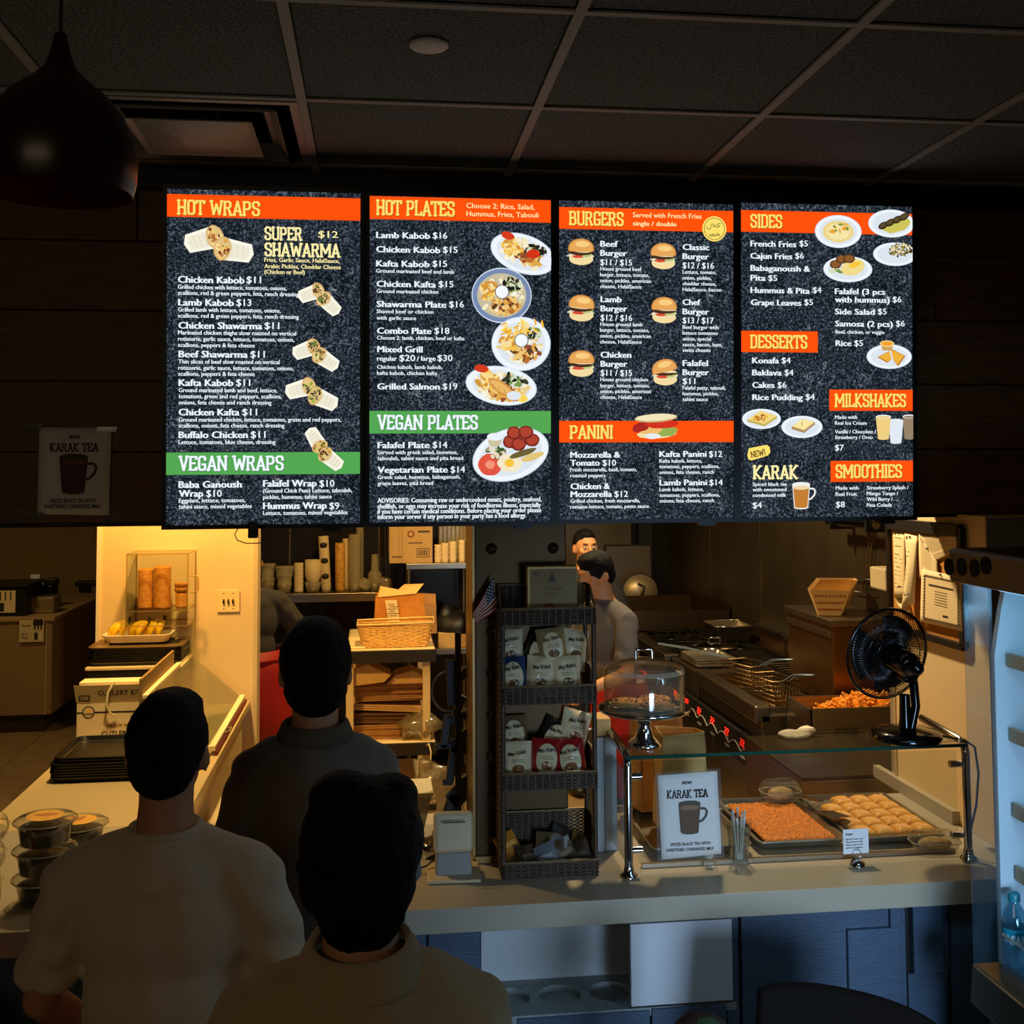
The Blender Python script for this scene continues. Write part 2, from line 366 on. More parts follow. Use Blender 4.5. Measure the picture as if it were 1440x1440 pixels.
# walls
S(MB().box(-1.43, -.635, 6.05, 6.17, 0, CEIL), 'wall_left', m_paint)
S(MB().box(-.640, -.618, 6.038, 6.18, 0, CEIL), 'trim_2', m_cream)
S(MB().box(-1.442, -1.424, 6.04, 6.18, 0, CEIL), 'trim_3', M('trim_white', (235, 225, 200), .4))
S(MB().box(-8.5, -1.2, 11.4, 11.5, 0, CEIL), 'wall_rear', m_khaki)
S(MB().box(-8.6, -8.5, -3, 11.5, 0, CEIL), 'wall_far_left', m_khaki)
S(MB().box(-1.25, -1.15, 8.2, 11.4, 0, CEIL), 'wall_partition', m_khaki)
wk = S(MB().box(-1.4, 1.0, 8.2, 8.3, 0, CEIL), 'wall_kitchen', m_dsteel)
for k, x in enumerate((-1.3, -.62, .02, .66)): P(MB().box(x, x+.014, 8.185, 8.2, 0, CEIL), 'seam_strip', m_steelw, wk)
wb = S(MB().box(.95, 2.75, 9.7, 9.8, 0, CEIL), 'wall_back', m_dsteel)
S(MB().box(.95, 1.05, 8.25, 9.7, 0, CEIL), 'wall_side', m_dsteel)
for x0, x1 in ((1.07, 1.62), (1.64, 2.25)): P(MB().box(x0, x1, 9.67, 9.7, .05, 2.4), 'steel_panel', m_steelw, wb, bevel=.004)
P(MB().box(2.30, 2.42, 9.6, 9.7, 0, CEIL), 'corner_post', m_black, wb)
wr = S(MB().box(2.62, 2.75, 4.06, 9.8, 0, CEIL), 'wall_right', m_black)
for y0, y1 in ((4.07, 5.2), (5.2, 6.15), (6.15, 7.35), (7.35, 8.5), (8.5, 9.68)): P(MB().box(2.605, 2.622, y0+.002, y1-.002, .02, CEIL-.02), 'steel_panel', m_steelw, wr, bevel=.003)
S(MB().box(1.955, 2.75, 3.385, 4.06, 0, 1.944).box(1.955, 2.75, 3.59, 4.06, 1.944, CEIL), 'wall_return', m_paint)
S(MB().box(1.957, 2.62, 3.38, 3.385, 0, 1.94), 'wall_return_front', M('shaded_grey_paint', (120, 112, 104), .8))  # shade on the return's front face put into its colour
S(MB().box(1.945, 1.962, 4.045, 4.072, 0, CEIL), 'trim_4', M('corner_guard_metal', (235, 225, 200), .3, .7))
S(MB().box(2.45, 2.55, -3, 3.37, 0, CEIL), 'wall_shop_right', m_khaki)
# post of riveted dark steel between counter and bulkhead
pl = T('support_column', 'dark bronze steel column with round studs rising from the counter behind the wicker stand', 'column', (.455, 3.6, CT+.001)); pl['kind'] = 'structure'
P(MB().box(-.148, .142, -.13, .11, 0, 1.045), 'shaft', M('bronze_steel_sheet', (66, 48, 24), .42, .75, var=.2, vs=5), pl, bevel=.004)
P(MB().box(-.156, -.148, -.135, .11, 0, 1.045), 'edge_strip', M('edge_brass', (140, 112, 66), .35, .8), pl)
P(MB().box(-.15, .145, -.145, -.13, 0, .02), 'base_strip', M('edge_brass'), pl)
for k in range(8):
    P(MB().lathe([(0, .007), (.009, .006), (.011, .003), (.016, .003), (.018, 0)], 18, (-.095, -.13, .06+k*.128), rot=RX(PI/2)), 'stud', M('bronze_stud', (78, 60, 38), .35, .8), pl)
P(MB().lathe([(0, .007), (.009, .006), (.011, .003), (.016, .003), (.018, 0)], 18, (.10, -.13, .955), rot=RX(PI/2)), 'stud', M('bronze_stud'), pl)

# ---------------- ceiling fittings
o = P(MB().lathe([(0, -.006), (.040, -.006), (.044, -.003), (.044, 0), (0, 0)], 28), 'sprinkler_cover', M('sprinkler_white', (205, 205, 205), .5)); o.location = aZ(603, 63, CEIL)+Vector((0, 0, .0))
tag(o, 'small round white cover disc flush in the ceiling tile above the second menu screen', 'ceiling fitting')
v = T('air_vent', 'square metal air diffuser recessed in the ceiling beside the red pendant lamp', 'vent', (GX-G/2, GY-G/2, CEIL)); v['kind'] = 'thing'
def ring(a, b, z0, z1): return MB().add([(x*s, y*s, z) for s, z in ((a, z0), (b, z1)) for x, y in ((-1, -1), (1, -1), (1, 1), (-1, 1))], [(0, 1, 5, 4), (1, 2, 6, 5), (2, 3, 7, 6), (3, 0, 4, 7)])
mv = M('vent_white_enamel', (150, 146, 138), .45)
P(ring(.293, .272, -.004, -.004), 'flange', mv, v, solid=.003); P(ring(.272, .262, -.004, .078), 'recess', m_blackm, v, solid=.002)
P(ring(.235, .205, -.012, .03), 'cone', mv, v, solid=.003); P(ring(.205, .19, .03, .03), 'cone_lip', mv, v, solid=.002)
P(MB().add([(x*s, y*s, z) for s, z in ((.165, -.02), (.15, -.012), (.04, -.03)) for x, y in ((-1, -1), (1, -1), (1, 1), (-1, 1))], [(0, 1, 5, 4), (1, 2, 6, 5), (2, 3, 7, 6), (3, 0, 4, 7), (4, 5, 9, 8), (5, 6, 10, 9), (6, 7, 11, 10), (7, 4, 8, 11), (8, 9, 10, 11)]), 'plaque', mv, v, solid=.002)
for a in range(4): P(MB().bc((.10*math.cos(a*PI/2+.7), .10*math.sin(a*PI/2+.7), .02), (.02, .002, .08), RZ(a*PI/2+.7)), 'bracket', mv, v)
lp = T('pendant_lamp', 'unlit dark red bulb-shaped pendant lamp hanging from the ceiling on a thin cord', 'lamp', (-.525, 1.9, 2.565))
P(MB().lathe([(.118, .0), (.124, .02), (.127, .055), (.122, .09), (.105, .13), (.078, .165), (.048, .19), (.026, .212), (.016, .24), (.010, .27), (0, .272)], 40), 'lamp_shade', M('dark_red_enamel', (44, 12, 8), .3), lp)
P(MB().lathe([(.116, .0), (.122, .02), (.125, .055), (.12, .09), (.103, .128), (.076, .162), (.0, .19)], 40), 'shade_lining', M('red_lining', (150, 26, 18), .6), lp)
P(MB().lathe([(.0, .075), (.022, .08), (.03, .1), (.024, .125), (.013, .15), (.013, .19), (0, .19)], 16), 'bulb', M('bulb_glass', (120, 110, 100), .2), lp)
P(MB().cyl((0, 0, .27), (0, 0, .485), .0035, n=8), 'cord', m_black, lp)

# ---------------- service counter
ctr = T('service_counter', 'long front service counter with grey stone top and navy board front', 'counter', (.3, 3.4, 0))
def L(mb): mb.tr = Matrix.Translation((-.3, -3.4, 0)); return mb
P(L(MB()).box(-1.75, 1.952, YF, 3.98, CT-.068, CT), 'worktop', m_lam, ctr, bevel=.003)
P(L(MB()).box(-1.70, .303, YF+.07, 3.75, .1, CT-.068), 'carcass', m_black, ctr)
P(L(MB()).box(1.03, 1.95, YF+.07, 3.75, .1, CT-.068), 'carcass', m_black, ctr)
P(L(MB()).box(.303, 1.03, YF+.29, 3.75, .1, CT-.068), 'carcass', m_black, ctr)
P(L(MB()).box(.303, 1.03, YF+.07, YF+.29, .1, .555), 'carcass', m_black, ctr)
P(L(MB()).box(-1.68, 1.93, YF+.10, 3.74, 0, .1), 'plinth', m_black, ctr)
YP = YF+.07
def board(x0, y0, x1, y1, t, top=None, bot=None):
    a = aY(x0, (y0+y1)/2, YP); b = aY(x1, (y0+y1)/2, YP); z1 = aY((x0+x1)/2, y0, YP).z if top is None else top; z0 = aY((x0+x1)/2, y1, YP).z if bot is None else bot
    P(L(MB()).box(a.x+.0015, b.x-.0015, YP-.014-t, YP+.002, z0+.0015, z1-.0015), 'panel', m_navy, ctr, bevel=.0015, seg=1)
TB = CT-.069
board(1040, 1253, 1272, 1440, 0, TB, .12); board(1187, 1300, 1262, 1408, .014); board(1245, 1245, 1262, 1300, .014, TB)
board(1277, 1243, 1320, 1364, .016, TB); board(1274, 1364, 1331, 1440, 0, None, .12); board(1321, 1243, 1331, 1364, 0, TB)
board(1334, 1240, 1445, 1440, 0, TB, .12); board(1020, 1420, 1038, 1440, .004, TB, .12)
board(540, 1290, 600, 1440, 0, TB, .12); board(601, 1290, 676, 1440, 0, TB, .12); board(677, 1275, 725, 1291, .002, TB); board(725, 1275, 912, 1288, .014, TB, .816); board(913, 1262, 1019, 1282, .02, TB, .816)
board(677, 1421, 725, 1440, 0, .572, .12); board(725, 1415, 912, 1440, .010, .572, .12); board(913, 1405, 1019, 1440, .012, .575, .12)
for k in range(9): P(L(MB()).box(-1.70+k*.2, -1.502+k*.2, YP-.014-(.01 if k % 2 else 0), YP, .12, TB), 'panel', m_navy, ctr, bevel=.0015, seg=1)
# niche
nm = M('white_niche_paint', (196, 200, 198), .6, var=.06, vs=5)
P(L(MB()).box(.303, 1.03, YF+.27, YF+.29, .56, .832), 'niche_back', nm, ctr)
P(L(MB()).box(.296, .306, YF+.06, YF+.27, .56, .832), 'niche_side', nm, ctr)
ld = MB(); zl = .576; hs = [.385, .535, .685]; x = .306; y0, y1 = YF+.055, YF+.27; yc = (y0+y1)/2+.0
for hx in hs:
    a, b, r, n = hx-.075, hx+.075, .062, 32; vs = []
    for i in range(n):
        t = 2*PI*i/n+PI/4; c_, s_ = math.cos(t), math.sin(t); k = 1/max(abs(c_), abs(s_))
        vs += [(hx+.075*c_*k, yc+(y1-y0)/2*s_*k, zl), (hx+r*c_, yc+r*s_, zl), (hx+r*c_, yc+r*s_, zl-.018), (hx+r*c_*.0, yc+r*s_*.0, zl-.018)]
    fs = []
    for i in range(n):
        p, q = 4*i, 4*((i+1) % n); fs += [(p, q, q+1, p+1), (p+1, q+1, q+2, p+2), (p+2, q+2, q+3, p+3)]
    L(ld).add(vs, fs)
L(ld).box(.303, .312, y0, y1, zl-.02, zl); ld.box(.760, 1.03, y0, y1, zl-.02, zl); ld.box(.303, 1.03, y0-.004, y0, zl-.022, zl); ld.box(.303, 1.03, y0, y1, zl-.024, zl-.019)
P(ld, 'niche_ledge', M('grey_ledge', (150, 154, 152), .55, var=.12, vs=30), ctr)
a = aY(885, 1340, YP-.01).x; b = aY(1030, 1340, YP-.01).x
P(L(MB()).box(a, b-.006, YP-.028, YP-.008, .585, .812), 'white_board', M('white_board_paint', (214, 216, 220), .5, var=.03, vs=6), ctr, bevel=.002, label='loose white board covering the right end of the niche')
P(L(MB()).box(b-.006, b+.004, YP-.016, YP, .585, .815), 'board_edge', M('raw_edge', (150, 128, 104), .8), ctr)
# peninsula
pen = T('peninsula_counter', 'pale stone counter running back from the service counter to the cream wall', 'counter', (-1.0, 4.6, 0))
def L2(mb): mb.tr = Matrix.Translation((1.0, -4.6, 0)); return mb
P(L2(MB()).box(-1.32, -.655, 3.982, 6.04, CT-.04, CT), 'worktop', M('beige_quartz', (206, 182, 132), .4, var=.06, vs=260), pen, bevel=.003)
P(L2(MB()).box(-1.30, -.69, 3.99, 6.03, .08, CT-.04), 'carcass', m_cream, pen)
P(L2(MB()).box(-1.27, -.74, 3.9, 6.0, 0, .08), 'plinth', m_black, pen)
# raised end cabinet and sloping clear guard
rc = T('end_cabinet', 'raised cream cabinet at the wall end of the pale counter under the banana tray', 'cabinet', (-1.2, 5.7, CT+.001))
P(MB().box(-.20, .25, -.01, .33, 0, .235), 'carcass', m_black, rc, bevel=.004); P(MB().box(-.205, .255, -.015, .335, .235, .25), 'top', m_cream, rc, bevel=.003)
P(MB().box(-.02, .245, -1.2, .4, 0, .0), 'x', None) if 0 else None
gd = T('sloping_guard', 'sloping clear acrylic guard between two white rails beside the cutlery boxes', 'guard', (-.815, 5.4, CT+.001))
P(MB().prism([(-.05, .58, 0), (-.05, .58, .17), (.13, .58, .03), (.13, .58, 0)], (0, .012, 0)), 'end_panel', m_cream, gd)
P(MB().box(-.162, -.138, -.5, .6, .245, .262), 'top_rail', M('rail_white', (240, 222, 176), .4), gd, bevel=.002)
P(MB().box(.112, .142, -.5, .6, .018, .04), 'bottom_rail', M('rail_white'), gd, bevel=.002)
P(MB().box(-.175, -.163, -.5, .26, .0, .33), 'back_board', M('tan_board', (150, 118, 66), .6), gd, bevel=.002)
P(MB().add([(-.14, -.49, .25), (.118, -.49, .036), (.118, .59, .036), (-.14, .59, .25)], [(0, 1, 2, 3)]), 'acrylic_sheet', Mclear('clear_acrylic', gloss=.2), gd, solid=.004)
P(MB().tube([(.142, -.22, .03), (.165, -.22, .035), (.165, -.14, .035), (.142, -.14, .03)], .006), 'handle', M('grey_handle', (120, 104, 80), .4), gd)
P(MB().box(.136, .15, -.5, .6, .0, .016), 'red_trim', M('dark_red_trim', (110, 16, 14), .5), gd)
sd = T('under_counter_cabinet', 'cream side cabinet standing in the gap behind the service counter', 'cabinet', (-.45, 4.5, 0))
P(MB().box(-.19, .16, -.25, .35, .0, .72), 'carcass', m_cream, sd, bevel=.004); P(MB().box(-.195, .17, -.26, .36, .72, .75), 'top', m_cream, sd, bevel=.003)
# ================================================================ MENU SCREENS
TILT = .047; YB = 3.36
Nb = Vector((0, -1, TILT*-1)).normalized(); Ub = Vector((1, 0, 0)); Vb = Ub.cross(Vector((0, 1, 0))); Vb = Vector((0, -TILT, 1)).normalized()
Nb = Ub.cross(Vb).normalized(); Nb = Nb if Nb.y < 0 else -Nb
CR = {1: (220, 250, 4.8), 2: (220, 500, 4.8), 3: (510, 260, 5.143), 4: (510, 500, 5.143), 5: (770, 270, 5.333), 6: (770, 500, 5.333), 7: (1030, 270, 5.333), 8: (1030, 500, 5.333)}
m_slate = bpy.data.materials.new('slate_screen_background'); m_slate.use_nodes = True
def _slate():
    nt = m_slate.node_tree; b = nt.nodes['Principled BSDF']; b.inputs['Base Color'].default_value = (.004, .004, .005, 1); b.inputs['Roughness'].default_value = .6; b.inputs['Specular IOR Level'].default_value = .08
    tc = nt.nodes.new('ShaderNodeTexCoord'); A = nt.links.new
    def noi(sc, det, st=None):
        n = nt.nodes.new('ShaderNodeTexNoise'); n.inputs['Scale'].default_value = sc; n.inputs['Detail'].default_value = det; n.inputs['Roughness'].default_value = .75
        mp = nt.nodes.new('ShaderNodeMapping'); A(tc.outputs['Object'], mp.inputs[0]); mp.inputs['Scale'].default_value = st or (1, 1, 1); A(mp.outputs[0], n.inputs[0]); return n
    r = nt.nodes.new('ShaderNodeValToRGB'); n = noi(150, 6); A(n.outputs[0], r.inputs[0])
    e = r.color_ramp.elements; e[0].position = .38; e[0].color = lin((9, 13, 18))+(1,); e[1].position = .74; e[1].color = lin((140, 156, 172))+(1,)
    k = r.color_ramp.elements.new(.52); k.color = lin((30, 39, 50))+(1,)
    n2 = noi(7, 4); r2 = nt.nodes.new('ShaderNodeMapRange'); A(n2.outputs[0], r2.inputs[0]); r2.inputs[1].default_value = .35; r2.inputs[2].default_value = .7; r2.inputs[3].default_value = .55; r2.inputs[4].default_value = 1.35
    v = nt.nodes.new('ShaderNodeVectorMath'); v.operation = 'SCALE'; A(r.outputs[0], v.inputs[0]); A(r2.outputs[0], v.inputs['Scale'])
    wv = noi(5, 3, (1, 1, 1)); vo = nt.nodes.new('ShaderNodeTexVoronoi'); vo.feature = 'DISTANCE_TO_EDGE'; vo.inputs['Scale'].default_value = 7
    ad = nt.nodes.new('ShaderNodeVectorMath'); ad.operation = 'MULTIPLY_ADD'; A(wv.outputs[1], ad.inputs[0]); ad.inputs[1].default_value = (.5, .5, .5); A(tc.outputs['Object'], ad.inputs[2]); A(ad.outputs[0], vo.inputs[0])
    r3 = nt.nodes.new('ShaderNodeMapRange'); A(vo.outputs[0], r3.inputs[0]); r3.inputs[1].default_value = 0; r3.inputs[2].default_value = .012; r3.inputs[3].default_value = .28; r3.inputs[4].default_value = 0
    m3 = nt.nodes.new('ShaderNodeMath'); m3.operation = 'MULTIPLY'; A(r3.outputs[0], m3.inputs[0]); n4 = noi(14, 2); r4 = nt.nodes.new('ShaderNodeMapRange'); A(n4.outputs[0], r4.inputs[0]); r4.inputs[1].default_value = .52; r4.inputs[2].default_value = .62; A(r4.outputs[0], m3.inputs[1])
    s = nt.nodes.new('ShaderNodeVectorMath'); s.operation = 'ADD'; A(v.outputs[0], s.inputs[0]); A(m3.outputs[0], s.inputs[1])
    A(s.outputs[0], b.inputs['Emission Color']); b.inputs['Emission Strength'].default_value = 1.0
_slate()
ORG, YEL, GRN, WHT, PYL = (255, 82, 10), (255, 226, 110), (84, 168, 82), (238, 248, 255), (255, 240, 170)
class Board:
    def __init__(s, px, label):
        s.fl = Flat(aY(sum(p[0] for p in px)/4, sum(p[1] for p in px)/4, YB), Ub, Vb, Nb); q = [s.fl.px(*p) for p in px]
        s.u0 = (q[0][0]+q[3][0])/2; s.u1 = (q[1][0]+q[2][0])/2; s.v1 = (q[0][1]+q[1][1])/2; s.v0 = (q[2][1]+q[3][1])/2
        s.root = T('menu_screen', label, 'screen', s.fl.o, group=None); f = s.fl
        def bx(u0, u1, v0, v1, d0, d1): return MB().add([f.U*u+f.V*v-f.N*d for d in (d1, d0) for u, v in ((u0, v0), (u1, v0), (u1, v1), (u0, v1))], [(0, 3, 2, 1), (4, 5, 6, 7), (0, 1, 5, 4), (1, 2, 6, 5), (2, 3, 7, 6), (3, 0, 4, 7)])
        b = .0125; P(bx(s.u0-b, s.u1+b, s.v0-b, s.v1+b, .001, .05), 'housing', M('black_plastic', (9, 9, 9), .45), s.root, bevel=.002)
        fr = MB()
        for a in ((s.u0-b, s.u0, s.v0-b, s.v1+b), (s.u1, s.u1+b, s.v0-b, s.v1+b), (s.u0, s.u1, s.v0-b, s.v0), (s.u0, s.u1, s.v1, s.v1+b)):
            k = bx(*a, -.005, .001); fr.add(k.v, k.f)
        P(fr, 'bezel', M('black_plastic'), s.root)
        P(bx(s.u1-.11, s.u1-.055, s.v0-b-.012, s.v0-b, .01, .04), 'sensor_tab', M('black_plastic'), s.root)
        s.d = P(MB().add([s.fl.U*u+s.fl.V*v for u, v in ((s.u0, s.v0), (s.u1, s.v0), (s.u1, s.v1), (s.u0, s.v1))], [(0, 1, 2, 3)]), 'display', m_slate, s.root)
        s.ink = Ink(s.fl, .0022); s.mm = s.fl.sc(720, 500)
    def L(s, cr, x, y): o = CR[cr]; return s.fl.px(o[0]+x/o[2], o[1]+y/o[2])
    def clip(s, u): return min(max(u, s.u0), s.u1)
    def band(s, cr, x0, y0, x1, y1, c, full=True):
        a = s.L(cr, x0, y0); b = s.L(cr, x0, y1); c2 = s.L(cr, x1, y1)[0]; k = Ink(s.fl, .0005)
        k.rect(s.u0 if full in (True, 'L') else a[0], b[1], s.u1 if full in (True, 'R') else c2, a[1], c); P(k.mb, 'banner', LIT, s.d)
    def t(s, cr, x, y, x2, txt, st='s'):
        h = {'b': 43, 's': 27, 'p': 44, 'y': 27, 'm': 33, 'o': 36}[st[0]]/{4.8: 4.8, 5.143: 5.1, 5.333: 5.2}[CR[cr][2]]*s.mm
        u, v = s.L(cr, x, y); u2 = s.L(cr, x2, y)[0]
        s.ink.text(txt, u, v, u2-u, h, {'y': PYL, 'q': PYL}.get(st[-1], WHT), 0, dbl={'b': .13, 's': .075, 'y': .08, 'm': .09, 'p': .05, 'o': .04}.get(st[0], 0))
    def h(s, cr, x, y0, y1, x2, txt, c=YEL):
        u, v = s.L(cr, x, y1); u2 = s.L(cr, x2, y1)[0]; k = Ink(s.fl, .002); hh = s.L(cr, x, y0)[1]-v
        k.text(txt, u+.0012, v-.0016, u2-u, hh, (120, 60, 20) if c == YEL else (40, 70, 60), font='slab'); k.text(txt, u, v, u2-u, hh, c, font='slab'); P(k.mb, 'heading', LIT, s.d)
    def pic(s, cr, x, y): 
        k = Ink(s.fl, .0035+.0004*R.random()); u, v = s.L(cr, x, y); return k, u, v, s.mm/CR[cr][2]
    def end(s): P(s.ink.mb, 'menu_text', LIT, s.d)
    def put(s, k):
        lo, hi = s.u0, s.u1   # keep pictures inside the display
        for i, q in enumerate(k.mb.v):
            u = Vector(q).dot(s.fl.U)
            if u > hi or u < lo: k.mb.v[i] = tuple(Vector(q)+s.fl.U*(s.clip(u)-u))
        P(k.mb, 'food_picture', LIT, s.d)
def spots(k, u, v, a, b, cols, n, r, rot=0, sd=0, asp=1.6):
    q = random.Random(sd)
    for i in range(n):
        t, d = q.uniform(0, 2*PI), math.sqrt(q.random()); x, y = a*d*math.cos(t), b*d*math.sin(t)
        k.ell(u+x*math.cos(rot)-y*math.sin(rot), v+x*math.sin(rot)+y*math.cos(rot), r*q.uniform(.5, 1.2)*asp, r*q.uniform(.5, 1), q.choice(cols), q.uniform(0, PI), 7, .2, i)
CRM, TAN = (246, 232, 196), (222, 178, 116)
def wrap(B, cr, x, y, L_, a1, a2, sd, fill=((120, 84, 50), (190, 150, 80), (90, 120, 50), (240, 220, 160), (70, 50, 36))):
    k, u, v, m = B.pic(cr, x, y)
    for j, (a, ox, oy) in enumerate(((a1, -.08, .13), (a2, .09, -.13))):
        a = math.radians(a); dx, dy = math.cos(a), math.sin(a); hu, hv = u+(ox*L_)*m, v+(oy*L_)*m; w_ = L_*.27
        pts = [(hu-dy*w_*m*.95, hv+dx*w_*m*.95), (hu+dx*L_*.62*m-dy*w_*m*.8, hv+dy*L_*.62*m+dx*w_*m*.8), (hu+dx*L_*.7*m, hv+dy*L_*.7*m), (hu+dx*L_*.62*m+dy*w_*m*.75, hv+dy*L_*.62*m-dx*w_*m*.75), (hu+dy*w_*m*.95, hv-dx*w_*m*.95)]
        k.poly(pts, (252, 248, 232)); k.poly([(p[0]*.7+(hu+dx*L_*.35*m)*.3, p[1]*.7+(hv+dy*L_*.35*m)*.3-.0008) for p in pts], (238, 234, 212))
        for e in range(4): q = .2+.12*e; k.line([(hu+dx*L_*q*m-dy*w_*.6*m, hv+dy*L_*q*m+dx*w_*.6*m), (hu+dx*L_*(q+.03)*m+dy*w_*.5*m, hv+dy*L_*(q+.03)*m-dx*w_*.5*m)], .0008, (206, 190, 150))
        k.ell(hu, hv, w_*.72*m, w_*1.02*m, TAN, a, 20, .03, sd); k.ell(hu, hv, w_*.6*m, w_*.9*m, (226, 196, 130), a, 18, .05, sd+1)
        spots(k, hu, hv, w_*.5*m, w_*.8*m, fill, 26, w_*.14*m, a, sd+j)
    B.put(k)
def plate(B, cr, x, y, a, b, rot, sd, mode='mix'):
    k, u, v, m = B.pic(cr, x, y); a *= m; b *= m; ro = math.radians(rot)
    k.ell(u, v, a, b, (214, 226, 242), ro, 40); k.ell(u, v, a*.97, b*.96, (240, 246, 252) if mode != 'blue' else (120, 140, 178), ro, 40); k.ell(u, v, a*.82, b*.8, (222, 230, 240) if mode != 'blue' else (200, 190, 160), ro, 36)
    def at(fx, fy): X, Y = a*fx, b*fy; return u+X*math.cos(ro)-Y*math.sin(ro), v+X*math.sin(ro)+Y*math.cos(ro)
    if mode in ('mix', 'blue', 'fries', 'fish'):
        spots(k, u, v, a*.72, b*.7, [(246, 236, 200), (232, 206, 140), (250, 244, 220)], 60, a*.08, ro, sd)
        c2 = [(190, 110, 50), (226, 170, 80), (150, 76, 44), (240, 200, 120), (90, 60, 40)]
        q = at(.15, -.1 if mode == 'mix' else -.35); spots(k, *q, a*.45, b*.32, c2, 45, a*.09, ro, sd+1)
        q = at(-.4, .15); spots(k, *q, a*.28, b*.4, [(244, 196, 84), (214, 150, 60), (250, 220, 140)], 30, a*.08, ro, sd+2)
        q = at(.35, .4); spots(k, *q, a*.3, b*.25, [(60, 60, 40), (120, 150, 70), (30, 30, 26), (210, 220, 190)], 26, a*.07, ro, sd+3)
        if mode == 'fries':
            for i in range(44):
                q = at(R.uniform(-.7, .75), R.uniform(.25, .75)); t = R.uniform(.3, 1.4)+(1.2 if q[0] > u else 0); l = a*.2; k.line([q, (q[0]+l*math.cos(t), q[1]+l*math.sin(t))], a*.05, R.choice([(250, 204, 70), (236, 176, 50), (255, 224, 120)]))
        if mode == 'fish':
            q = at(0, -.1); k.ell(*q, a*.42, b*.3, (214, 150, 72), ro-.45, 20, .05); k.ell(*q, a*.34, b*.2, (236, 186, 104), ro-.45, 18, .08)
            for i in range(4): q = at(-.25+.16*i, .02-.09*i); k.line([q, (q[0]+a*.07, q[1]-b*.22)], .001, (120, 70, 36))
            q = at(.62, -.5); k.ell(*q, a*.16, b*.2, (250, 214, 90), ro, 14)
        if mode in ('mix', 'fish'):
            q = at(-.62, .72) if mode == 'fish' else at(-.6, .62); k.ell(*q, a*.2, b*.2, (214, 60, 30), ro, 16, .06)
            q = at(.28, .15) if mode == 'mix' else at(.38, -.42); k.ell(*q, a*.2, b*.24, (214, 52, 24) if mode == 'mix' else (226, 232, 240), 0, 18)
            if mode == 'mix': q = at(.75, .05); k.ell(*q, a*.24, b*.24, (236, 242, 248), 0, 18)
        else:
            k.ell(u, v+(b*.12), a*.24, b*.26, (90, 90, 90), 0, 22); k.ell(u, v+(b*.12), a*.21, b*.23, (244, 250, 252), 0, 22)
    elif mode == 'falafel':
        for fx, fy in ((.1, .6), (.45, .65), (.28, .95), (.7, .35), (.6, .8), (.3, .35)): q = at(fx*.9, fy*.8); k.ell(*q, a*.19, a*.17, (120, 40, 30), 0, 16, .05); k.ell(q[0], q[1]+.001, a*.15, a*.13, (176, 66, 48), 0, 14, .1)
        q = at(-.58, -.12); k.ell(*q, a*.3, a*.28, (226, 86, 66), 0, 20, .04); k.ell(*q, a*.12, a*.11, (244, 150, 120), 0, 12, .1)
        q = at(-.1, -.3); k.ell(*q, a*.3, b*.34, (246, 232, 196), 0, 20, .08); k.ell(*q, a*.12, b*.16, (246, 196, 60), 0, 14)
        q = at(.3, -.1); k.ell(*q, a*.36, b*.12, (110, 96, 50), ro, 16, .06); q = at(.5, -.35); k.ell(*q, a*.3, b*.14, (226, 200, 120), ro, 14, .1)
        q = at(-.35, .3); spots(k, *q, a*.25, b*.2, [(230, 220, 190), (120, 100, 70), (60, 90, 40)], 24, a*.06, 0, 9)
        q = at(-.25, .85); k.ell(q[0], q[1]-a*.1, a*.17, a*.16, (206, 196, 160), 0, 18); k.ell(*q, a*.2, a*.1, (236, 242, 250), 0, 18)
    elif mode == 'hummus':
        k.ell(u, v, a*.66, b*.66, (236, 214, 140), 0, 30, .02); k.ell(u, v, a*.5, b*.5, (246, 230, 168), 0, 26, .03); spots(k, u+a*.05, v+b*.15, a*.4, b*.3, [(236, 160, 50), (226, 190, 90), (130, 150, 60)], 18, a*.07, .4, sd)
    elif mode == 'leaves':
        k.ell(u+a*.2, v-b*.1, a*.6, b*.5, (206, 196, 90), .3, 20, .1)
        for i in range(4): q = (u-a*.35+a*.3*i, v-b*.15+b*.22*i); k.ell(*q, a*.24, b*.24, (50, 42, 24), .5, 14, .05); k.ell(q[0], q[1]+.001, a*.18, b*.15, (92, 76, 44), .5, 12, .1)
    elif mode == 'grain': spots(k, u+a*.25, v+b*.35, a*.55, b*.5, [(220, 204, 160), (90, 80, 50), (40, 36, 26), (240, 230, 200), (150, 140, 60)], 110, a*.055, .1, sd)
    elif mode == 'falhum':
        k.ell(u+a*.2, v+b*.15, a*.5, b*.6, (240, 220, 140), .3, 22, .03); k.ell(u+a*.28, v+b*.35, a*.25, b*.2, (246, 200, 60), .3, 14, .1)
        for fx, fy in ((-.5, .35), (-.25, .75), (.05, .8)): k.ell(u+a*fx, v+b*fy, a*.24, b*.34, (92, 56, 26), 0, 16, .06); k.ell(u+a*fx, v+b*fy+.001, a*.18, b*.26, (140, 90, 46), 0, 14, .1)
        spots(k, u-a*.5, v-b*.15, a*.2, b*.2, [(110, 150, 60), (220, 220, 180)], 12, a*.06, 0, 4)
    elif mode == 'samosa':
        for pts in (((-.55, -.05), (.0, .45), (.1, -.25), (-.1, -.5)), ((.05, .7), (.75, .05), (.4, -.8), (.2, -.3))):
            k.poly([(u+a*p*.95, v+b*q) for p, q in pts], (196, 120, 24)); k.poly([(u+a*p*.85+.001, v+b*q*.85+.001) for p, q in pts], (240, 178, 60))
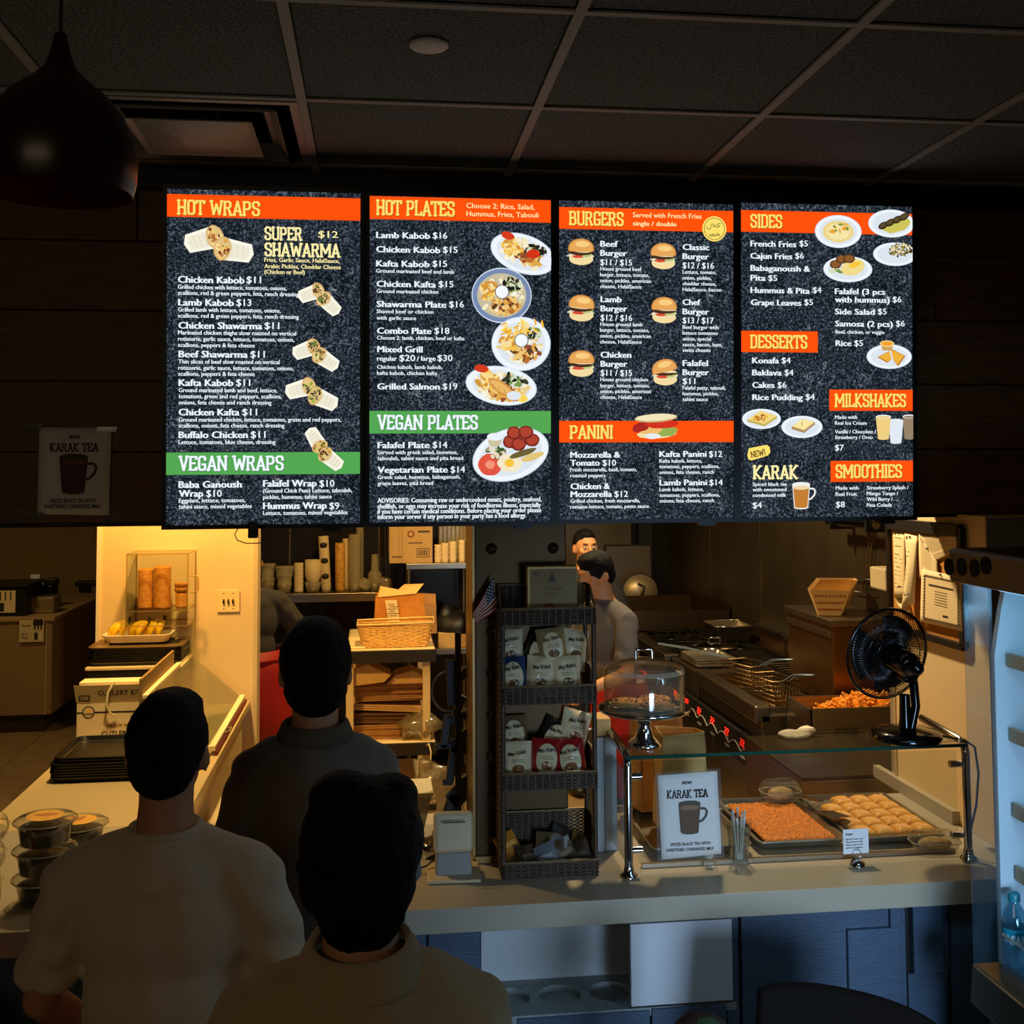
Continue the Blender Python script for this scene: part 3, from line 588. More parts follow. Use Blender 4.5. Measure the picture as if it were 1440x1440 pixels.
        k.poly([(u-a*.4, v+b*1.05), (u+a*.2, v+b*1.05), (u+a*.08, v+b*.5), (u-a*.28, v+b*.5)], (206, 160, 90)); k.ell(u-a*.1, v+b*1.05, a*.32, b*.26, (250, 226, 150), 0, 18); k.ell(u-a*.1, v+b*1.05, a*.26, b*.18, (240, 160, 50), 0, 16)
    elif mode in ('konafa', 'cake'):
        tp = [(-.72, -.05), (-.05, .82), (.8, .3), (.15, -.5)] if mode == 'konafa' else [(-.5, .05), (.0, .72), (.62, .45), (.1, -.3)]
        tp = [(u+a*p, v+b*q) for p, q in tp]; d = b*.24
        k.poly([tp[0], tp[3], tp[2], (tp[2][0], tp[2][1]-d), (tp[3][0], tp[3][1]-d), (tp[0][0], tp[0][1]-d)], (150, 110, 60) if mode == 'cake' else (196, 180, 90)); k.poly(tp, (244, 216, 130) if mode == 'konafa' else (250, 230, 160))
        if mode == 'konafa': spots(k, u, v+b*.12, a*.4, b*.3, [(206, 130, 40), (236, 180, 70), (170, 90, 30)], 26, a*.06, 0, 6)
        else: k.line([(u, v+b*.1), (u, v+b*.45)], .0018, (110, 90, 40)); k.line([(tp[0][0], tp[0][1]-d*.5), (tp[3][0], tp[3][1]-d*.5), (tp[2][0], tp[2][1]-d*.5)], .001, (246, 226, 170))
    B.put(k)
def burger(B, cr, x, y, w_, h_, sd, tilt=0):
    k, u, v, m = B.pic(cr, x, y); a, b = w_*m/2, h_*m/2; ti = math.radians(tilt)
    k.ell(u, v-b*.55, a*.92, b*.44, (244, 220, 160), 0, 22, .02)
    k.ell(u, v-b*.3, a*.98, b*.2, (232, 226, 190), 0, 20, .14, sd); k.ell(u-a*.2, v-b*.36, a*.5, b*.12, (214, 76, 50), 0, 14, .1, sd+1); k.ell(u+a*.5, v-b*.26, a*.42, b*.14, (190, 200, 120), .2, 14, .2, sd+2)
    k.ell(u, v-b*.1, a*.9, b*.18, (70, 46, 34), 0, 20, .06, sd+3); k.ell(u+a*.12, v-b*.02, a*.5, b*.1, (120, 86, 62), 0, 14, .1, sd)
    k.ell(u, v+b*.06, a*.92, b*.12, (244, 226, 170), -.05, 18, .12, sd+4)
    pts = []
    for i in range(25): t = PI*i/24; pts.append((a*math.cos(t), b*.1+b*.86*math.sin(t)**.8))
    pts += [(-a*.9, 0), (a*.9, 0)]; c_, s_ = math.cos(ti), math.sin(ti)
    f = lambda p, s=1, dy=0: (u+(p[0]*s)*c_-(p[1]*s+dy)*s_, v+(p[0]*s)*s_+(p[1]*s+dy)*c_)
    k.poly([f(p) for p in pts], (206, 140, 70)); k.poly([f(p, .9, b*.03) for p in pts], (232, 168, 90)); k.ell(*f((a*.1, b*.55)), a*.55, b*.22, (250, 206, 130), ti, 20)
    B.put(k)
# ---- screen 1
B = Board([(232.5, 264), (506, 273), (507, 736.5), (236, 738)], 'leftmost lit menu screen headed HOT WRAPS with wrap photos')
B.band(1, 62, 108, 1372, 262, ORG); B.h(1, 140, 150, 246, 702, 'HOT WRAPS'); B.h(1, 728, 332, 418, 985, 'SUPER', PYL); B.h(1, 728, 440, 528, 1240, 'SHAWARMA', PYL)
B.t(1, 1092, 404, 1224, '$12', 'pq')
for x, y, x2, s in ((728, 567, 1235, 'Fries, Garlic Sauce, HalalSauce,'), (728, 610, 1243, 'Arabic Pickles, Cheddar Cheese'), (728, 648, 1000, '(Chicken or Beef)')): B.t(1, x, y, x2, s, 'y')
I = '''1,145,708,590,b,Chicken Kabob|1,608,711,705,p,$11|1,145,750,878,s,Grilled chicken with lettuce, tomatoes, onions,|1,145,790,960,s,scallions, red & green peppers, feta, ranch dressing|1,147,862,518,b,Lamb Kabob|1,540,865,640,p,$13|1,146,903,838,s,Grilled lamb with lettuce, tomatoes, onions,|1,146,944,960,s,scallions, red & green peppers, feta, ranch dressing|1,148,1018,710,b,Chicken Shawarma|1,730,1021,828,p,$11|1,146,1058,942,s,Marinated chicken thighs slow roasted on vertical|1,146,1100,930,s,rotisserie, garlic sauce, lettuce, tomatoes, onions,|1,146,1142,662,s,scallions, peppers & feta cheese|1,150,1212,612,b,Beef Shawarma|1,635,1214,730,p,$11|1,148,1254,830,s,Thin slices of beef slow roasted on vertical|1,148,1296,925,s,rotisserie, garlic sauce, lettuce, tomatoes, onions,|1,148,1336,662,s,scallions, peppers & feta cheese|1,150,1405,515,b,Kafta Kabob|1,538,1405,632,p,$11|2,150,247,815,s,Ground marinated lamb and beef, lettuce,|2,150,288,845,s,tomatoes, green and red peppers, scallions,|2,150,330,776,s,onions, feta cheese and ranch dressing|2,150,404,556,b,Chicken Kafta|2,580,404,678,p,$11|2,150,446,1245,s,Ground marinated chicken, lettuce, tomatoes, green and red peppers,|2,150,486,863,s,scallions, onions, feta cheese, ranch dressing|2,150,557,612,b,Buffalo Chicken|2,637,556,735,p,$11|2,150,598,803,s,Lettuce, tomatoes, blue cheese, dressing|2,150,893,572,b,Baba Ganoush|2,152,953,312,b,Wrap|2,337,953,440,p,$10|2,152,992,600,s,Eggplant, lettuce, tomatoes,|2,152,1033,643,s,tahini sauce, mixed vegetables|2,720,885,1078,b,Falafel Wrap|2,1100,885,1200,p,$10|2,720,926,1320,s,(Ground Chick Peas) Lettuce, tabouleh,|2,720,968,1182,s,pickles, hummus, tahini sauce|2,720,1036,1145,b,Hummus Wrap|2,1167,1036,1233,p,$9|2,720,1076,1288,s,Lettuce, tomatoes, mixed vegetables'''
def lines(B, I):
    for l in I.split('|'):
        c, x, y, x2, st, tx = l.split(',', 5); B.t(int(c), float(x), float(y), float(x2), tx, st)
lines(B, I); B.band(2, 78, 655, 1372, 806, GRN); B.h(2, 152, 680, 776, 862, 'VEGAN WRAPS', WHT)
wrap(B, 1, 420, 440, 290, 195, 350, 1, ((226, 170, 80), (244, 206, 120), (190, 120, 60), (250, 226, 160), (120, 60, 40)))
wrap(B, 1, 1110, 790, 200, 200, 315, 2); wrap(B, 1, 1080, 1170, 210, 200, 325, 3); wrap(B, 2, 1050, 240, 230, 195, 335, 4, ((70, 54, 44), (110, 90, 70), (160, 180, 70), (200, 190, 110))); wrap(B, 2, 1120, 640, 200, 120, 320, 5, ((160, 110, 60), (214, 180, 80), (110, 120, 50), (90, 60, 40)))
B.end()
# ---- screen 2
B = Board([(518, 275.5), (774, 281), (775, 732), (521.3, 735.6)], 'second lit menu screen from the left headed HOT PLATES')
B.band(3, 42, 80, 1358, 246, ORG); B.h(3, 98, 110, 215, 668, 'HOT PLATES'); B.t(3, 750, 168, 1240, 'Choose 2: Rice, Salad,', 'oq'); B.t(3, 750, 226, 1270, 'Hummus, Fries, Tabouli', 'oq')
lines(B, '''3,97,384,482,b,Lamb Kabob|3,507,388,610,p,$16|3,97,487,556,b,Chicken Kabob|3,580,491,685,p,$15|3,97,590,478,b,Kafta Kabob|3,505,592,608,p,$15|3,97,635,660,s,Ground marinated beef and lamb|3,100,737,524,b,Chicken Kafta|3,548,740,655,p,$15|3,100,782,545,s,Ground marinated chicken|3,100,883,600,b,Shawarma Plate|3,625,886,730,p,$16|3,100,928,510,s,Shaved beef or chicken|3,100,975,385,s,with garlic sauce|3,103,1076,492,b,Combo Plate|3,518,1077,625,p,$18|3,103,1119,735,s,Choose 2: lamb, chicken, beef or kafta|3,105,1210,428,b,Mixed Grill|3,103,1272,245,m,regular|3,265,1274,378,p,$20|3,390,1274,405,m,/|3,422,1272,525,m,large|3,540,1274,648,p,$30|3,103,1330,575,s,Chicken kabob, lamb kabob,|3,103,1374,537,s,kafta kabob, chicken kafta|4,105,245,552,b,Grilled Salmon|4,578,245,683,p,$19|4,107,670,480,b,Falafel Plate|4,505,668,610,p,$14|4,107,714,685,s,Served with greek salad, hummus,|4,107,757,724,s,tabouleh, tahini sauce and pita bread|4,107,848,610,b,Vegetarian Plate|4,635,846,738,p,$14|4,107,893,705,s,Greek salad, hummus, babaganush,|4,107,937,508,s,grape leaves, pita bread|4,107,1064,1290,m,ADVISORIES: Consuming raw or undercooked meats, poultry, seafood,|4,107,1106,1285,m,shellfish, or eggs may increase your risk of foodborne illness, especially|4,107,1144,1288,m,if you have certain medical conditions. Before placing your order please|4,107,1182,1180,m,inform your server if any person in your party has a food allergy.''')
B.band(4, 57, 400, 1362, 564, GRN); B.h(4, 108, 432, 534, 835, 'VEGAN PLATES', WHT)
plate(B, 3, 1160, 500, 245, 140, -18, 11); plate(B, 3, 1005, 800, 218, 200, 0, 12, 'blue'); plate(B, 3, 1145, 1150, 216, 196, 0, 13, 'fries'); plate(B, 4, 1002, 218, 260, 140, -8, 14, 'fish'); plate(B, 4, 1070, 715, 285, 185, 18, 15, 'falafel')
B.end()
# ---- screen 3
B = Board([(785, 283), (1031, 286.5), (1031.6, 728.4), (787, 730.6)], 'third lit menu screen from the left headed BURGERS and PANINI')
B.band(5, 82, 112, 1392, 275, ORG); B.h(5, 160, 145, 246, 572, 'BURGERS'); B.t(5, 638, 190, 1152, 'Served with French Fries', 'oq'); B.t(5, 638, 252, 963, 'single / double', 'mq')
k, u, v, m = B.pic(5, 1248, 278); k.ell(u, v, 95*m, 97*m, YEL, 0, 40); k.ell(u, v, 83*m, 85*m, (150, 110, 40), 0, 40); k.ell(u, v, 78*m, 80*m, YEL, 0, 40)
k.text('HALAL', u-38*m, v-62*m, 88*m, 22*m, (70, 50, 24), .02, ang=.12)
q = lambda *p: [(u+a*m, v+b*m) for a, b in p]
k.line(q((52, 38), (36, 42), (22, 34), (30, 26), (44, 22), (28, 14), (14, 14), (6, 20), (4, 40)), 4.5*m, (70, 50, 24)); k.line(q((6, 18), (-6, 14), (-16, 44)), 4.5*m, (70, 50, 24)); k.line(q((-26, 40), (-26, 8), (-38, -4), (-54, -2), (-62, 10), (-58, 18)), 4.5*m, (70, 50, 24)); B.put(k)
BG = '|'.join(f'{c},{x},{y},{x+w_},{s},{t}' for c, x, y, w_, s, t in (
 (5, 394, 410, 128, 'b', 'Beef'), (5, 394, 479, 196, 'b', 'Burger'), (5, 394, 549, 236, 'p', '$11 / $15'), (5, 394, 589, 308, 's', 'House ground beef'), (5, 392, 633, 368, 's', 'burger, lettuce, tomato,'), (5, 392, 677, 380, 's', 'onion, pickles, american'), (5, 392, 721, 310, 's', 'cheese, HalalSauce'),
 (5, 396, 826, 154, 'b', 'Lamb'), (5, 396, 895, 196, 'b', 'Burger'), (5, 396, 965, 236, 'p', '$12 / $16'), (5, 394, 1005, 316, 's', 'House ground lamb'), (5, 392, 1048, 368, 's', 'burger, lettuce, tomato,'), (5, 392, 1092, 380, 's', 'onion, pickles, american'), (5, 392, 1136, 310, 's', 'cheese, HalalSauce'),
 (5, 396, 1242, 226, 'b', 'Chicken'), (5, 396, 1310, 196, 'b', 'Burger'), (5, 396, 1378, 234, 'p', '$11 / $15'), (5, 394, 1419, 356, 's', 'House ground chicken'), (6, 394, 238, 368, 's', 'burger, lettuce, tomato,'), (6, 394, 281, 378, 's', 'onion, pickles, american'), (6, 394, 325, 310, 's', 'cheese, HalalSauce'),
 (5, 1010, 435, 196, 'b', 'Classic'), (5, 1010, 504, 194, 'b', 'Burger'), (5, 1010, 572, 234, 'p', '$12 / $16'), (5, 1010, 613, 250, 's', 'Lettuce, tomato,'), (5, 1010, 657, 216, 's', 'onion, pickles,'), (5, 1010, 700, 252, 's', 'cheddar cheese,'), (5, 1010, 744, 290, 's', 'HalalSauce, bacon'),
 (5, 1010, 848, 130, 'b', 'Chef'), (5, 1010, 918, 194, 'b', 'Burger'), (5, 1010, 985, 232, 'p', '$13 / $17'), (5, 1010, 1027, 268, 's', 'Beef burger with'), (5, 1010, 1070, 262, 's', 'lettuce tomatoes'), (5, 1010, 1114, 212, 's', 'onion, special'), (5, 1010, 1157, 296, 's', 'sauce, bacon, ham,'), (5, 1010, 1199, 208, 's', 'swiss cheese'),
 (5, 1010, 1305, 186, 'b', 'Falafel'), (5, 1010, 1373, 194, 'b', 'Burger'), (6, 1010, 214, 94, 'p', '$11'), (6, 1010, 255, 322, 's', 'Falafel patty, tabouli,'), (6, 1010, 298, 268, 's', 'hummus, pickles,'), (6, 1010, 341, 188, 's', 'tahini sauce'),
 (6, 168, 766, 370, 'b', 'Mozzarella &'), (6, 168, 826, 216, 'b', 'Tomato'), (6, 410, 826, 100, 'p', '$10'), (6, 168, 869, 498, 's', 'Fresh mozzarella, basil, tomato,'), (6, 168, 913, 262, 's', 'roasted peppers'), (6, 170, 1002, 290, 'b', 'Chicken &'), (6, 170, 1061, 306, 'b', 'Mozzarella'), (6, 498, 1060, 102, 'p', '$12'), (6, 170, 1104, 520, 's', 'Grilled chicken, fresh mozzarella,'), (6, 168, 1147, 588, 's', 'romaine lettuce, tomato, pesto sauce'),
 (6, 835, 760, 350, 'b', 'Kafta Panini'), (6, 1207, 760, 98, 'p', '$12'), (6, 835, 803, 320, 's', 'Kafta kabob, lettuce,'), (6, 835, 845, 450, 's', 'tomatoes, peppers, scallions,'), (6, 835, 888, 408, 's', 'onions, feta cheese, ranch'), (6, 836, 974, 352, 'b', 'Lamb Panini'), (6, 1210, 973, 98, 'p', '$14'), (6, 836, 1017, 330, 's', 'Lamb kabob, lettuce,'), (6, 836, 1060, 450, 's', 'tomatoes, peppers, scallions,'), (6, 836, 1102, 408, 's', 'onions, feta cheese, ranch')))
lines(B, BG); B.band(6, 88, 490, 1392, 652, ORG); B.h(6, 165, 525, 622, 492, 'PANINI')
for i, (c, x, y, tl_) in enumerate(((5, 250, 448, 0), (5, 866, 480, 0), (5, 252, 870, -6), (5, 872, 885, 0), (5, 252, 1285, 0), (5, 880, 1350, 14))): burger(B, c, x, y, 200, 205, 30+i, tl_)
k, u, v, m = B.pic(6, 805, 530)
k.ell(u+10*m, v-60*m, 150*m, 32*m, (240, 224, 170), .05, 22, .05); k.ell(u+90*m, v-40*m, 80*m, 38*m, (150, 176, 80), .1, 16, .15); k.ell(u-40*m, v-30*m, 90*m, 30*m, (240, 190, 110), 0, 16, .12); k.ell(u-110*m, v-5*m, 70*m, 36*m, (170, 40, 34), .3, 16, .15); k.ell(u+50*m, v+18*m, 125*m, 34*m, (214, 50, 34), .05, 20, .1)
k.ell(u-20*m, v-75*m, 60*m, 22*m, (232, 236, 240), 0, 14, .1); k.ell(u+5*m, v+62*m, 165*m, 32*m, (206, 180, 120), .06, 24, .02); k.ell(u+5*m, v+68*m, 158*m, 26*m, (244, 230, 186), .06, 24, .02); B.put(k)
B.end()
# ---- screen 4
B = Board([(1040, 287), (1281, 289), (1285, 726), (1043.5, 728)], 'rightmost lit menu screen headed SIDES, DESSERTS and MILKSHAKES')
B.band(7, 55, 135, 1340, 297, ORG); B.h(7, 132, 168, 266, 374, 'SIDES'); B.band(7, 60, 1040, 640, 1200, ORG, 'L'); B.h(7, 132, 1072, 1170, 562, 'DESSERTS')
B.band(8, 725, 255, 1350, 414, ORG, 'R'); B.h(8, 765, 288, 384, 1302, 'MILKSHAKES'); B.band(8, 735, 790, 1358, 948, ORG, 'R'); B.h(8, 770, 820, 917, 1272, 'SMOOTHIES'); B.h(8, 152, 826, 924, 490, 'KARAK', PYL)
lines(B, '''7,132,408,472,b,French Fries|7,500,408,562,p,$5|7,132,500,442,b,Cajun Fries|7,468,500,532,p,$6|7,133,591,575,b,Babaganoush &|7,133,665,242,b,Pita|7,266,667,332,p,$5|7,133,757,572,b,Hummus & Pita|7,600,757,663,p,$4|7,135,849,510,b,Grape Leaves|7,536,848,600,p,$5|7,765,766,1138,b,Falafel (3 pcs|7,765,827,1172,b,with hummus)|7,1198,827,1263,p,$6|7,765,918,1060,b,Side Salad|7,1087,918,1152,p,$5|7,767,1008,1195,b,Samosa (2 pcs)|7,1223,1008,1288,p,$6|7,770,1062,1135,s,Beef, chicken, or veggie|7,770,1155,885,b,Rice|7,910,1155,975,p,$5|8,145,58,342,b,Konafa|8,366,58,432,p,$4|8,145,149,362,b,Baklava|8,388,149,453,p,$4|8,146,242,308,b,Cakes|8,335,242,400,p,$6|8,146,334,520,b,Rice Pudding|8,545,332,612,p,$4|8,765,475,932,s,Made with|8,765,519,1002,s,Real Ice Cream|8,765,584,1070,s,Vanilla / Chocolate /|8,765,626,1048,s,Strawberry / Oreo|8,765,712,830,p,$7|8,770,1006,942,s,Made with|8,770,1052,928,s,Real Fruit|8,772,1138,838,p,$8|8,1003,1004,1315,s,Strawberry Splash /|8,1003,1047,1238,s,Mango Tango /|8,1003,1090,1195,s,Wild Berry /|8,1003,1134,1190,s,Pina Colada|8,148,978,404,s,Spiced black tea|8,148,1018,400,s,with sweetened|8,148,1060,398,s,condensed milk|8,148,1144,215,p,$4''')
plate(B, 7, 790, 298, 190, 128, 0, 21, 'hummus'); plate(B, 7, 1188, 238, 190, 110, 0, 22, 'leaves'); plate(B, 7, 1215, 468, 180, 92, 0, 23, 'grain'); plate(B, 7, 862, 580, 200, 102, 0, 24, 'falhum'); plate(B, 7, 1172, 1235, 186, 96, 0, 25, 'samosa'); plate(B, 8, 215, 475, 155, 78, 0, 26, 'konafa'); plate(B, 8, 518, 535, 166, 86, 0, 27, 'cake')
k, u, v, m = B.pic(8, 195, 728); k.poly([(u-92*m, v-20*m), (u-80*m, v+34*m), (u+62*m, v+60*m), (u+86*m, v+44*m), (u+92*m, v+4*m), (u+72*m, v-22*m), (u-60*m, v-60*m), (u-84*m, v-48*m)], YEL); k.text('NEW!', u-60*m, v-40*m, 120*m, 46*m, (110, 70, 30), font='slab', ang=.2); B.put(k)
for x, y, c in ((1128, 540, (240, 206, 130)), (1320, 538, (150, 130, 104)), (1222, 570, (226, 234, 244))):
    k, u, v, m = B.pic(8, x, y); wd = 62 if x < 1300 else 52; k.poly([(u-wd*m, v+85*m), (u+wd*m, v+85*m), (u+wd*.72*m, v-85*m), (u-wd*.72*m, v-85*m)], c); k.ell(u, v-86*m, wd*.72*m, 10*m, c, 0, 16); k.ell(u, v+85*m, wd*m, 15*m, (238, 242, 248), 0, 20); k.ell(u, v+82*m, wd*.86*m, 9*m, c, 0, 20); B.put(k)
def mug(k, u, v, m, body, top, rim, w_=66, h_=90):
    k.line([(u+w_*.9*m, v+h_*.62*m), (u+w_*1.5*m, v+h_*.62*m), (u+w_*1.75*m, v+h_*.4*m), (u+w_*1.6*m, v+h_*.05*m), (u+w_*1.2*m, v-h_*.25*m), (u+w_*.85*m, v-h_*.3*m)], w_*.2*m, rim)
    k.poly([(u-w_*1.08*m, v+h_*m), (u+w_*1.08*m, v+h_*m), (u+w_*.86*m, v-h_*m), (u-w_*.86*m, v-h_*m)], rim); k.ell(u, v-h_*m, w_*.86*m, w_*.2*m, rim, 0, 24); k.ell(u, v+h_*m, w_*1.08*m, w_*.26*m, rim, 0, 28)
    k.poly([(u-w_*.96*m, v+h_*.7*m), (u+w_*.96*m, v+h_*.7*m), (u+w_*.76*m, v-h_*.92*m), (u-w_*.76*m, v-h_*.92*m)], body); k.ell(u, v-h_*.92*m, w_*.76*m, w_*.16*m, body, 0, 24); k.ell(u, v+h_*.7*m, w_*.96*m, w_*.24*m, top, 0, 28)
k, u, v, m = B.pic(8, 512, 1052); mug(k, u, v, m, (196, 126, 50), (240, 214, 170), (240, 240, 236)); B.put(k)
B.end()
# ---------------- cables and adapter under the first screen
ad = T('power_adapter', 'small black adapter block hanging below the leftmost menu screen', 'adapter', aY(356, 748, 3.34)); P(MB().box(-.014, .014, -.012, .012, -.018, .03), 'block', m_black, ad, bevel=.003)
c = MB(); c.tube([aY(x, y, 3.345) for x, y in ((344, 738), (334, 744), (330, 752), (334, 760), (346, 764), (362, 764), (378, 762), (396, 755), (412, 748), (424, 738))], .0016, 6)
tag(P(c, 'power_cable', m_black), 'thin black cable looping below the leftmost menu screen', 'cable')
# ---------------- Karak Tea poster on the wood wall
def karak(name, fl, pts, label, dark, parent_loc):
    t = T(name, label, 'poster', parent_loc)
    bx = fl.px(*pts[0]), fl.px(*pts[1]), fl.px(*pts[2]), fl.px(*pts[3]); pm = M('poster_paper', (226, 222, 214), .7, bump=.15, bs=12)
    def s(a, b): x, y = fl.px(a, b); return x, y
    mb = MB(); n = 8
    def f(i, j):
        a = [bx[0][k]*(1-i)+bx[1][k]*i for k in (0, 1)]; b = [bx[3][k]*(1-i)+bx[2][k]*i for k in (0, 1)]; u, v = a[0]*(1-j)+b[0]*j, a[1]*(1-j)+b[1]*j
        return fl.U*u+fl.V*v+fl.N*(.004+.002*math.sin(i*5)*math.sin(j*7))
    mb.grid(f, 8, 10); P(mb, 'paper', pm, t, solid=.0006); return t, bx
def karak_print(t, fl, W, cx, cy, new, title, l1, l2, mug_c):
    k = Ink(fl, .0075); X = lambda x, y: fl.px(x, y)
    def tx(s, x0, y, x1, h, font='slab', b=0): a = X(x0, y); c = X(x1, y); k.text(s, a[0], a[1], c[0]-a[0], h*fl.sc(x0, y), W, b, font)
    tx('NEW!', *new); tx('KARAK TEA', *title); tx('SPICED BLACK TEA WITH', *l1, 'sans', .01); tx('SWEETENED CONDENSED MILK', *l2, 'sans', .01)
    u, v = X(cx, cy); mug(k, u, v, fl.sc(cx, cy)*mug_c[0], *mug_c[1:4], *mug_c[4:]); P(k.mb, 'print', INK, t)
fl = Flat(aY(107, 660, 3.553), (1, 0, 0), (0, 0, 1), (0, -1, 0))
t, _ = karak('wall_poster', fl, ((56, 601), (157, 602), (154, 725), (53, 723)), 'white KARAK TEA poster taped to the dark wood wall left of the screens', 1, fl.o)
karak_print(t, fl, (40, 22, 14), 104, 667, (98, 617, 113, 5), (71, 635, 139, 11.5), (71, 707, 135, 5.5), (63, 715, 142, 5.5), (.27, (70, 34, 20), (120, 60, 44), (66, 40, 30)))
tp = MB()
for x, y in ((45, 600), (150, 604), (48, 724), (158, 728)): p = aY(x, y, 3.548)-fl.o; tp.box(p.x-.03, p.x+.03, p.y-.0006, p.y, p.z-.008, p.z+.008)
P(tp, 'tape', Mclear('clear_tape', body=.12), t)
# ================================================================ THINGS ON THE SERVICE COUNTER
m_clr = Mclear('clear_plastic_tub', (242, 243, 240), .3, .05, (230, 225, 210)); m_glass = Mclear('case_glass', (247, 250, 249), .1)
m_kraft = M('kraft_paper', (176, 128, 70), .8, var=.1, vs=30, bump=.2, bs=40); m_kraft2 = M('pale_kraft', (214, 172, 104), .8, var=.08, vs=26, bump=.15, bs=40)
m_card = M('brown_cardboard', (150, 112, 66), .85, var=.06, vs=18)
def wob(pts, am, sc=20, sd=0): return [Vector(p)+Vector((noise.noise(Vector(p)*sc+Vector((sd, 0, 0))), noise.noise(Vector(p)*sc+Vector((0, sd+9, 0))), noise.noise(Vector(p)*sc+Vector((0, 5, sd)))))*am for p in pts]
# tubs
def tub(loc, label, tilt=0, r=.083, h=.066, lab=True, sq=0):
    t = T('food_tub', label, 'container', loc, R.uniform(0, 3), 'clear round tubs of dark food stacked on the pale counter'); n = 32
    P(MB().lathe([(r*.78, .002), (r*.84, h*.5), (r*.92, h*.9), (r, h*.92), (r, h*.98)], n), 'cup', m_clr, t)
    P(MB().lathe([(0, .003), (r*.76, .003), (r*.82, h*.5), (r*.85, h*.72), (r*.5, h*.78), (0, h*.8)], n), 'filling', M('dark_date_filling', (44, 28, 14), .45, var=.6, vs=40, bump=.5, bs=60), t)
    P(MB().lathe([(r*1.03, h*.93), (r*1.03, h), (r*.93, h*1.01), (r*.9, h*1.12), (0, h*1.13)], n), 'lid', m_clr, t)
    P(MB().tube([(r*1.03*math.cos(2*PI*i/24), r*1.03*math.sin(2*PI*i/24), h*.97) for i in range(24)], .0022, 5, closed=True), 'rim', Mclear('rim_plastic', (240, 240, 230), .6, .35, (240, 230, 200)), t)
    if lab:
        k = MB(); k.lathe([(0, h*1.155), (r*.62, h*1.155)], 28); P(k, 'round_label', M('orange_label', (240, 176, 60), .5, var=.25, vs=28), t, label='round orange and cream label')
        P(MB().lathe([(0, h*1.16), (r*.40, h*1.16)], 20, (0, .006, 0), sy=.45), 'label_print', M('label_brown', (196, 120, 40), .6), t)
    return t
A = aZ(50, 1281, CT); a0 = Vector((A.x, A.y+.075, CT+.001))
for k, w_ in enumerate(('bottom', 'middle', 'topmost')):
    tub(a0+Vector((R.uniform(-.004, .004), 0, k*.079)), ('%s round tub of the front stack at the left end of the counter' % w_) if k < 2 else 'topmost tub of the front stack, orange label, at the left end of the counter', lab=k == 2)
b0 = Vector((a0.x+.035, a0.y+.215, CT+.001))
for k in range(2): tub(b0+Vector((.003*k, 0, k*.079)), ('lower tub of the rear stack of round tubs on the left counter', 'upper tub of the rear stack with an orange label, behind the front tub stack')[k], lab=k == 1)
def clam(loc, label, rz, s=(.1, .075, .07), dark=True):
    t = T('clamshell_box', label, 'container', loc, rz, 'clear hinged clamshells'); x, y, h = s
    def shell(k0, z0, k1, z1, k2, z2):
        m = MB(); n = 28; pr = ((k0, z0), (k1, z1), (k2, z2)); vs = []
        for k, z in pr:
            for i in range(n):
                a = 2*PI*i/n; c_, s_ = math.cos(a), math.sin(a); e = .45; vs.append((x*k*math.copysign(abs(c_)**e, c_), y*k*math.copysign(abs(s_)**e, s_), z))
        m.add(vs, [(j*n+i, j*n+(i+1) % n, (j+1)*n+(i+1) % n, (j+1)*n+i) for j in range(2) for i in range(n)]+[tuple(range(2*n, 3*n)) if z2 > z0 else tuple(range(3*n-1, 2*n-1, -1))], None, True); return m
    P(shell(1, h*.5, .9, h*.25, .78, .002), 'base_tray', m_clr, t); P(shell(1, h*.52, .92, h*.8, .74, h), 'lid', m_clr, t)
    P(MB().tube([(x*math.copysign(abs(math.cos(a))**.45, math.cos(a)), y*math.copysign(abs(math.sin(a))**.45, math.sin(a)), h*.51) for a in [2*PI*i/36 for i in range(36)]], .002, 5, closed=True), 'rim', Mclear('rim_plastic'), t)
    P(MB().ell((0, 0, h*.36), (x*.7, y*.7, h*.32), 14), 'filling', M('dark_date_filling') if dark else M('pale_pastry', (196, 160, 100), .8, var=.3, vs=60, bump=.4), t)
    return t
c0 = Vector((a0.x-.22, a0.y+.02, CT+.001))
for k in range(3): clam(c0+Vector((0, .02*k, k*.0725)), ('lowest', 'middle', 'top')[k]+' clear rectangular clamshell of dark food at the left end of the counter', .25, (.1, .1, .07))
clam(Vector((a0.x+.22, a0.y+.2, CT+.001)), 'clear rectangular clamshell of dark cake between tubs and white T-shirt man', .1, (.09, .08, .06))
# serving trays
def tray_mesh(w_, d, h, lip=.012, r=.035):
    m = MB(); n = 6
    def ringp(k, z):
        out = []
        for cx, cy, a0_ in ((1, 1, 0), (-1, 1, PI/2), (-1, -1, PI), (1, -1, 3*PI/2)):
            for i in range(n+1): a = a0_+PI/2*i/n; out.append((cx*(w_/2-r-k)+r*math.cos(a), cy*(d/2-r-k)+r*math.sin(a), z))
        return out
    rs = [ringp(0, h-.004), ringp(0, h), ringp(lip*.6, h), ringp(lip*1.3, h*.25), ringp(lip*1.8, .003)]; N = len(rs[0]); vs = [q for r_ in rs for q in r_]
    fs = [(j*N+i, j*N+(i+1) % N, (j+1)*N+(i+1) % N, (j+1)*N+i) for j in range(4) for i in range(N)]+[tuple(range(4*N, 5*N))]
    m.add(vs, fs, None, False); lo = ringp(lip*1.2, 0); m.add(rs[0]+lo, [(i, N+i, N+(i+1) % N, (i+1) % N) for i in range(N)]+[tuple(range(2*N-1, N-1, -1))]); return m
m_tray = M('black_serving_tray', (20, 18, 16), .34, var=.3, vs=14, bump=.04, bs=300); m_pan = M('sheet_pan_aluminium', (176, 168, 152), .35, .9, var=.15, vs=9)
